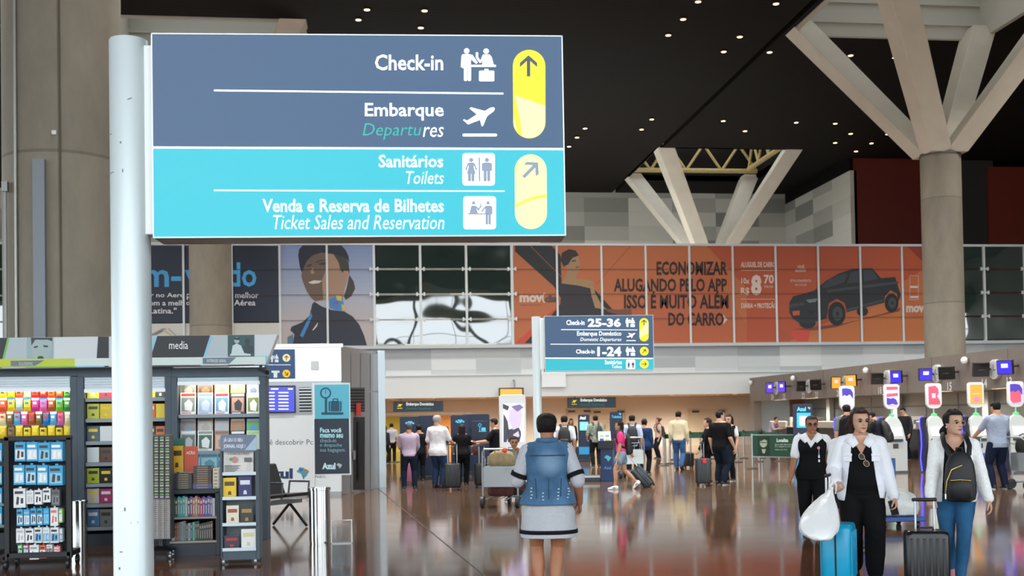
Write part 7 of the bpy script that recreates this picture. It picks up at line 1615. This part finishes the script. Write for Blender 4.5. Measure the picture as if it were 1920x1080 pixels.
# ---- the row of white self check-in machines
def selfkiosk(label,px,pyf,arts,bg,i):
    p=GP(px,pyf); t=TH('self_check_in_machine',label,'kiosk',p,facing(p,24)); wm=M('bcc0bd',.35)
    MB().box(-.26,.26,-.20,.24,0,.80).build('lower_cabinet',wm,t,bevel=.015)
    MB().box(-.265,.265,-.205,.245,.0,.05).build('plinth',M('4a4d50',.4),t,angle=0)
    MB().box(-.12,.02,-.204,-.20,.62,.74).build('card_slot',M('2a2c2e',.4),t,angle=0)
    rg=[]
    for z,w,y0,y1 in ((.80,.25,-.16,.20),(.90,.24,-.14,.18),(1.10,.235,-.05,.19),(1.25,.21,.0,.19),(1.36,.16,.03,.18),(1.43,.09,.06,.16),(1.46,.03,.09,.13)): rg.append([(-w,y0,z),(w,y0,z),(w,y1,z),(-w,y1,z)])
    MB().loft(rg).build('upper_body',wm,t,bevel=.02)
    mb=MB(); mb.poly([(-.17,-.125,.92),(.17,-.125,.92),(.165,-.045,1.14),(-.165,-.045,1.14)]); q=mb.build('touch_screen',M('e9d6d4',.25,emit=.3,ecol='f4dcd8'),t,angle=0); q.modifiers.new('t','SOLIDIFY').thickness=.02
    MB().box(-.035,.035,-.10,-.088,1.02,1.045).build('screen_mark',M('5a5a60',.3),t,angle=0)
    MB().box(-.20,.14,-.24,-.13,.80,.86).build('printer_mouth',M('2b2d2f',.4),t,bevel=.01)
    rg=[]
    for z,y in ((.05,.20),(.35,.28),(.7,.20),(1.0,.22),(1.25,.30),(1.40,.24)): rg.append([(-.30,y-.32,z),(-.265,y-.32,z),(-.265,y,z),(-.30,y,z)])
    MB().loft(rg).build('side_wing',M('141a2e',.4),t,angle=20)
    MB().tube([(-.31,.17,.04),(-.31,.25,.35),(-.31,.17,.7),(-.31,.19,1.0),(-.31,.27,1.22),(-.30,.24,1.38),(-.27,.16,1.43)],.016,8).build('light_strip',M('4a4cf0',emit=3.2,ecol='3a3cff'),t)
    MB().lathe([(.07,0),(.07,.02),(.03,.04)],(0,.10,1.455),16).build('status_light',M('3ae070',emit=2.,ecol='30e060'),t)
    MB().cyl((0,.11,1.46),(0,.11,1.66),.018,n=10).build('sign_pole',M('d3d6d4',.4),t)
    mb=MB(); rslab(mb,-.20,.20,1.62,2.26,.06,.15,.07,rb=.15); mb.build('sign_board',M('e3e6e4',.35),t,bevel=.008)
    mb=MB(); mb.box(-.15,.15,.052,.06,1.72,2.20); mb.build('sign_display',M(bg,.3,emit=.8,ecol=bg),t,angle=0)
    mb=MB(); cols=[]
    for P,c in arts:
        if c not in cols: cols.append(c)
        mb.cut().poly([(-.15+u*.30,.050-.0005*cols.index(c),1.72+v*.48) for u,v in P],cols.index(c))
    mb.build('sign_artwork',[M(c,.3,emit=.7,ecol=c) for c in cols],t,angle=0)
    return t
wave=[(0,.55),(.2,.62),(.45,.56),(.7,.66),(1,.40),(1,.75),(.8,.95),(.4,1),(0,.98)]
wlow=[(0,.42),(.35,.36),(.6,.40),(.85,.30),(1,.06),(.8,.02),(.5,.08),(.2,.02),(0,.05)]
blob=[(0,.15),(.0,.95),(.6,1),(.85,.85),(.9,.6),(.75,.45),(.95,.25),(.9,.08),(.5,.0)]
PU,RE,LV,OR='3a2a9a','e8485a','c9b4f0','c98a2a'
selfkiosk('self check-in machine with lilac sign, leftmost of the row and half hidden',1594,884,[(wave,PU)],LV,0)
selfkiosk('self check-in machine with red and purple sign, right of the backpack man',1678,886,[([(0,.82),(1,.84),(1,1),(0,1)],RE),([(0,.45),(1,.50),(1,.66),(0,.62)],RE),(wlow,PU)],LV,1)
selfkiosk('self check-in machine with red round design, behind the cardigan wearer',1757,886,[(blob,RE),([(.3,.35),(.6,.35),(.6,.6),(.3,.6)],LV),([(0,0),(1,0),(1,.2),(0,.2)],RE)],LV,2)
selfkiosk('self check-in machine with orange yellow sign left of the blue shirted man',1836,886,[([(.3,.12),(.75,.12),(.75,.36),(.3,.36)],'e86aa0'),([(.15,.5),(.85,.5),(.85,.55),(.15,.55)],'e0b45a')],OR,3)
selfkiosk('self check-in machine with red blob sign at the right picture edge',1911,886,[(blob[:5]+[(.9,.05),(.2,.0)],RE),(wave,PU)],LV,4)
# ---------------------------------------------------------------- people further back
def px_fig(label,px,yt,yf,deg,sex='f',b=1.,skin=SK2,**k):
    p=GP(px,yf); dep=(CR.transposed()@(p-CO)).z*-1; H=AD(px,yt,dep).z-(0.012)
    k.setdefault('vox',.011); return Fig(label,p,H,facing(p,deg),sex,b,skin,**k)
JE=lambda c:M(c,.85,var=.2,vs=5)
# queue at the navy kiosks
F=px_fig('person in lilac shirt and dark trousers, leftmost of the queue, seen from behind',768,792,918,182,'m',1.08,L=(.10,-.20,.60),R_=(-.11,-.20,.58),fl=(.08,0,0,0,8),fr=(-.08,0,0,0,-8))
F.top('b6a4ba','shirt',.50,1.9,.014); F.pants('1a2434','trousers'); F.shoes('1b1b1d','cfcfcf'); F.hair('short','57504a')
F=px_fig('grey haired person in loose white shirt and jeans by the navy kiosks',822,777,915,148,'m',1.12,hy=-30,R_=(-.12,-.22,.60),L=(.14,-.10,.53))
F.top('e6e4e8','shirt',.445,.85,.020,flare=.02,fold=.02); F.pants('2c4262','jeans',mat=JE('263a58')); F.shoes('1b1b1d','2a2a2c'); F.hair('short','a8a39d')
F=px_fig('long haired person in black with a suitcase, right of the white shirt',868,795,911,176,'f',1.12,L=(.17,-.14,.56),R_=(-.16,-.12,.55))
F.top('17171a','black_top',.50,.7,.014); F.pants('121316','trousers'); F.shoes('2a2826','b9a98f'); F.hair('long','1f1713')
t=TH('handbag','dark reddish shoulder bag at the long haired person\'s side','bag',F.W((-.22*F.H,.0,.50*F.H)),F.rz); MB().loft([[(x*s_,y*s_,z) for x,y in ((-.06,-.13),(.06,-.13),(.06,.13),(-.06,.13))] for z,s_ in ((0,.9),(.03,1),(.20,.95),(.24,.8))]).build('bag_body',M('3c1d1a',.5),t,bevel=.01); MB().tube([(0,-.11,.22),(.03,-.05,.45),(.10,.0,.62),(.03,.05,.45),(0,.11,.22)],.008,8).build('strap',M('2a1614',.5),t)
F=px_fig('short haired person in black T-shirt using a kiosk, left of the white totem',930,783,914,-105,'m',1.10,hp=14,L=(.14,-.24,.66),R_=(-.10,-.24,.64),pole={'L':(.5,.6,-.6),'R':(-.5,.6,-.6)})
F.top('151518','t_shirt',.48,.75,.014); F.pants('17191d','trousers'); F.shoes('161617'); F.hair('short','17110e')
F=px_fig('dark dressed person between the kiosks, behind the lilac shirt',787,795,903,185,'m',1.); F.top('17181c','shirt',.48,.8,.012); F.pants('15161a','trousers'); F.shoes('1a1a1c'); F.hair('short','1a1310')
F=px_fig('small distant person in grey shirt at the far left opening',735,793,868,180,'m',1.,vox=.016); F.top('a9a5ad','shirt',.50,.8,.012); F.pants('17181c','trousers'); F.shoes('17181a'); F.hair('short','17110e')
F=px_fig('small distant dark person beside the steel corner post',723,799,869,150,'f',1.,vox=.016); F.top('25262b','shirt',.48,1.8,.012); F.pants('17181c','trousers'); F.shoes('17181a'); F.hair('bob','17110e')
def sc(label,px,pyf,w,d,h,col,deg=180,**k):
    p=GP(px,pyf); return suitcase(label,p,facing(p,deg),w,d,h,col,**k)
sc('pink suitcase standing between the lilac shirted person\'s legs',765,908,.30,.22,.50,'9a5a78',hand=.40,ribs=0)
sc('black suitcase with raised handle behind the long haired person',849,919,.36,.24,.58,'17181a',deg=0,hand=.42,ribs=4,hx_=.10)
sc('black suitcase with raised handle left of the luggage cart',905,914,.36,.24,.54,'1a1a1c',deg=10,hand=.40,ribs=4,hx_=.06)
# seated person behind the cart
p=atd(963,21.3); sp_=suitcase('pale grey hard case lying under the seated person',p+Vector((0,.02,0)),facing(p,90),.46,.30,.42,'b9bfc1',hand=0,ribs=4)
F=Fig('seated person in camouflage top and white trousers, hand at the mouth',p,1.58,facing(p,4),'f',1.02,'a87858',pelz=-.235,L=(.055,-.175,.575),R_=(-.10,-.20,.33),fl=(.10,-.26,0,0,14),fr=(-.10,-.22,0,0,-12),seat=True,vox=.009,face=True,hp=8,thL=(-.6,-.2,.6))
cam_=M('6f6f66',.85,var=.75,vs=7)
F.top('6f6f66','camouflage_top',.50,.75,.012,mat=cam_); F.pants('e6e8ea','trousers'); F.shoes('2a2a2c'); F.hair('short','16110f',g=.014)
# right of the denim vest
F=px_fig('person in white shirt with big black backpack, right behind the denim vest',1060,778,905,178,'m',1.08); F.top('dfe2ea','shirt',.49,.8,.014); F.pants('191b20','trousers'); F.shoes('17181a'); F.hair('short','1a130f')
backpack('big black backpack on the white shirt just right of the denim vest',F,'15161a',w=.20,h=.33,d=.12,z=.83)
p=F.W((.22*F.H,.10,.58*F.H)); softbag('red bag hanging at the left side of the white shirted backpacker',p,.22,.14,.24,'a8222a',F.rz)
F=px_fig('dark haired small distant person facing the hall beside the backpacker',1072,785,866,10,'f',1.,'9a6a4c',vox=.014); F.top('2a2b30','shirt',.5,1.8,.012); F.pants('1d1e22','trousers'); F.shoes('17181a'); F.hair('bob','17110e')
F=px_fig('person in patterned grey green shirt between the far kiosks, seen from behind',1118,778,876,188,'m',1.08,SK3,L=(.15,-.1,.55)); F.top('7f8a7a','patterned_shirt',.48,.8,.014,mat=M('838d80',.85,var=.5,vs=22)); F.pants('1a1b20','trousers'); F.shoes('17181a'); F.hair('short','1c1410')
backpack('dark shoulder pack on the patterned shirt',F,'23262a',w=.11,h=.26,d=.07,z=.80,x=-.06,pocket=False)
# walking in pink
F=px_fig('walking person in pink top, denim shorts and white trainers, pulling a case',1166,788,917,-88,'f',.98,'b98a6c',fl=(.05,-.10,0,0,2),fr=(-.04,.215,.05,42,0),lean=3,L=(.115,-.05,.475),R_=(-.14,.16,.505),vox=.008,curl=(.8,1.0))
F.top('e0427f','pink_top',.545,.55,.014); F.pants('8fa5b5','denim_shorts',[(0,.070),(.5,.068),(.62,.066)],top=.59,t1=.42,mat=M('7f98aa',.85,var=.3,vs=8))
F.shoes('eceeee','f4f4f2',stripe='2a2c30'); F.hair('long','1a130f')
backpack('black backpack worn by the person in the pink top',F,'17181b',w=.17,h=.30,d=.10,z=.80)
phone('white phone in the hand of the person in pink',F,'L','e6e8ea','e6e8ea')
p=GP(1222,914); suitcase('dark glossy suitcase tilted behind the walking person in pink',p,facing(p,-90),.36,.24,.56,'2b363c',hand=.42,tilt=0,ribs=4,rough=.2).rotation_euler=Matrix.LocRotScale(None,(Matrix.Rotation(facing(p,-90),3,'Z')@Matrix.Rotation(R(40),3,'X')).to_euler(),None).to_euler()
F=px_fig('person in light blue shirt with black backpack behind the advertising cart',1187,777,893,180,'m',1.08); F.top('b9c6de','shirt',.49,.8,.014); F.pants('1b1d24','trousers'); F.shoes('17181a'); F.hair('short','1a130f')
backpack('black backpack with grey straps on the light blue shirt',F,'1a1c20',w=.19,h=.31,d=.11,z=.82)
F=px_fig('person in long navy jacket with hair bun, right of the light blue shirt',1210,785,889,165,'f',1.16); F.top('1f3558','navy_jacket',.44,1.9,.020,flare=.01); F.pants('17181c','trousers'); F.shoes('17181a'); F.hair('bun','2a1c15')
F=px_fig('distant walker with dark backpack and pale top near the green belts',1235,783,860,-70,'f',1.,'b98a6c',vox=.014); F.top('c9a896','top',.52,.5,.012); F.pants('1d1e24','trousers'); F.shoes('17181a'); F.hair('bun','4a3226')
backpack('dark backpack of the distant walker near the green belts',F,'23242a',w=.16,h=.26,d=.10,z=.80)
F=px_fig('person in beige shirt and blue jeans walking away near the green belts',1274,770,881,170,'m',1.08,fl=(.06,-.08,0,0,4),fr=(-.05,.10,.03,25,-4)); F.top('cbbf9f','beige_shirt',.50,1.85,.014); F.pants('3c5f8c','jeans',mat=JE('3a5c88')); F.shoes('1a1a1c','2a2a2c'); F.hair('short','17110e')
sc('small black case on the floor beside the blue jeans of the beige shirted walker',1290,877,.34,.22,.44,'141416',deg=150,hand=0,ribs=0)
# group in black
F=px_fig('long haired person in black, left of the tall man in black',1329,783,906,-82,'f',1.05,SK3,L=(.10,-.16,.50),vox=.009); F.top('131316','black_coat',.42,1.85,.016,flare=.02); F.pants('121316','trousers'); F.shoes('161618','dfdfdd'); F.hair('long','2c1c15')
F=px_fig('tall bearded man in black T-shirt and dark jeans seen from behind',1353,769,909,150,'m',1.20,SK3,hy=-28,R_=(-.165,-.06,.52),vox=.009,fl=(.07,-.03,0,0,6),fr=(-.06,.04,0,0,-10)); F.top('121214','t_shirt',.475,.8,.016); F.pants('17202e','jeans'); F.shoes('17181a','eceae6'); F.hair('short','140e0c')
F=px_fig('person in white shirt and dark waistcoat half hidden behind the man in black',1369,777,902,-30,'f',1.02,SK2,vox=.009,face=True); F.top('dfe3ea','shirt',.52,.6,.010); F.top('17181c','waistcoat',.46,0,.020,cuts=[vneck(F,.73,.85,.08)]); F.pants('15161a','trousers'); F.shoes('17181a'); F.hair('bob','17110e')
c=sc('dark grey suitcase with a red tag in front of the group in black',1319,911,.34,.24,.60,'23272b',deg=8,hand=.34,ribs=4,hcol='9a9ea0',hx_=.03)
MB().box(-.03,.05,-.16,-.13,.50,.60).build('red_tag',M('d8283a',.5),c,bevel=.005)
# check-in side
F=px_fig('counter clerk in lilac shirt leaning on the far check-in desk',1447,779,850,62,'m',1.05,lean=24,L=(.14,-.30,.66),R_=(-.12,-.30,.66),vox=.014); F.top('a796a8','shirt',.49,.8,.014); F.pants('1c2432','trousers'); F.shoes('17181a'); F.hair('short','17110e')
F=px_fig('person in dark T-shirt with black backpack bending at a white machine',1652,768,893,-112,'m',1.08,lean=16,hp=16,L=(.10,-.26,.68),R_=(-.10,-.24,.66)); F.top('1d2026','t_shirt',.48,.8,.014); F.pants('20242c','trousers'); F.shoes('17181a'); F.hair('short','17110e')
backpack('round black backpack of the person bending at the white machine',F,'141518',w=.19,h=.31,d=.12,z=.82)
F=px_fig('person in grey shirt behind the dark hair of the white jacket wearer',1590,757,899,190,'m',1.05); F.top('6a6c70','shirt',.48,.8,.014); F.pants('25282e','trousers'); F.shoes('17181a'); F.hair('short','17110e')
F=px_fig('clerk with dark hair bending behind the second white machine',1700,763,862,-40,'m',1.,hp=18,lean=8,vox=.012,face=True); F.top('23252b','shirt',.48,1.8,.012); F.pants('1d2026','trousers'); F.shoes('17181a'); F.hair('short','140e0c')
F=px_fig('man in blue grey shirt and navy trousers at a white machine, far right',1872,751,917,-142,'m',1.14,SK2,hp=12,L=(.13,-.24,.59),R_=(-.13,-.20,.60),vox=.008,fl=(.07,0,0,0,8),fr=(-.07,.03,0,0,-8)); F.top('9ea9bd','shirt',.475,.85,.018,fold=.016); F.pants('1b2338','trousers'); F.shoes('17181a','e4e4e2'); F.hair('short','140f0d')
sc('blue suitcase with raised handle left of the man in blue grey shirt',1836,893,.36,.24,.55,'24479a',deg=20,hand=.36,ribs=4,hx_=.08)
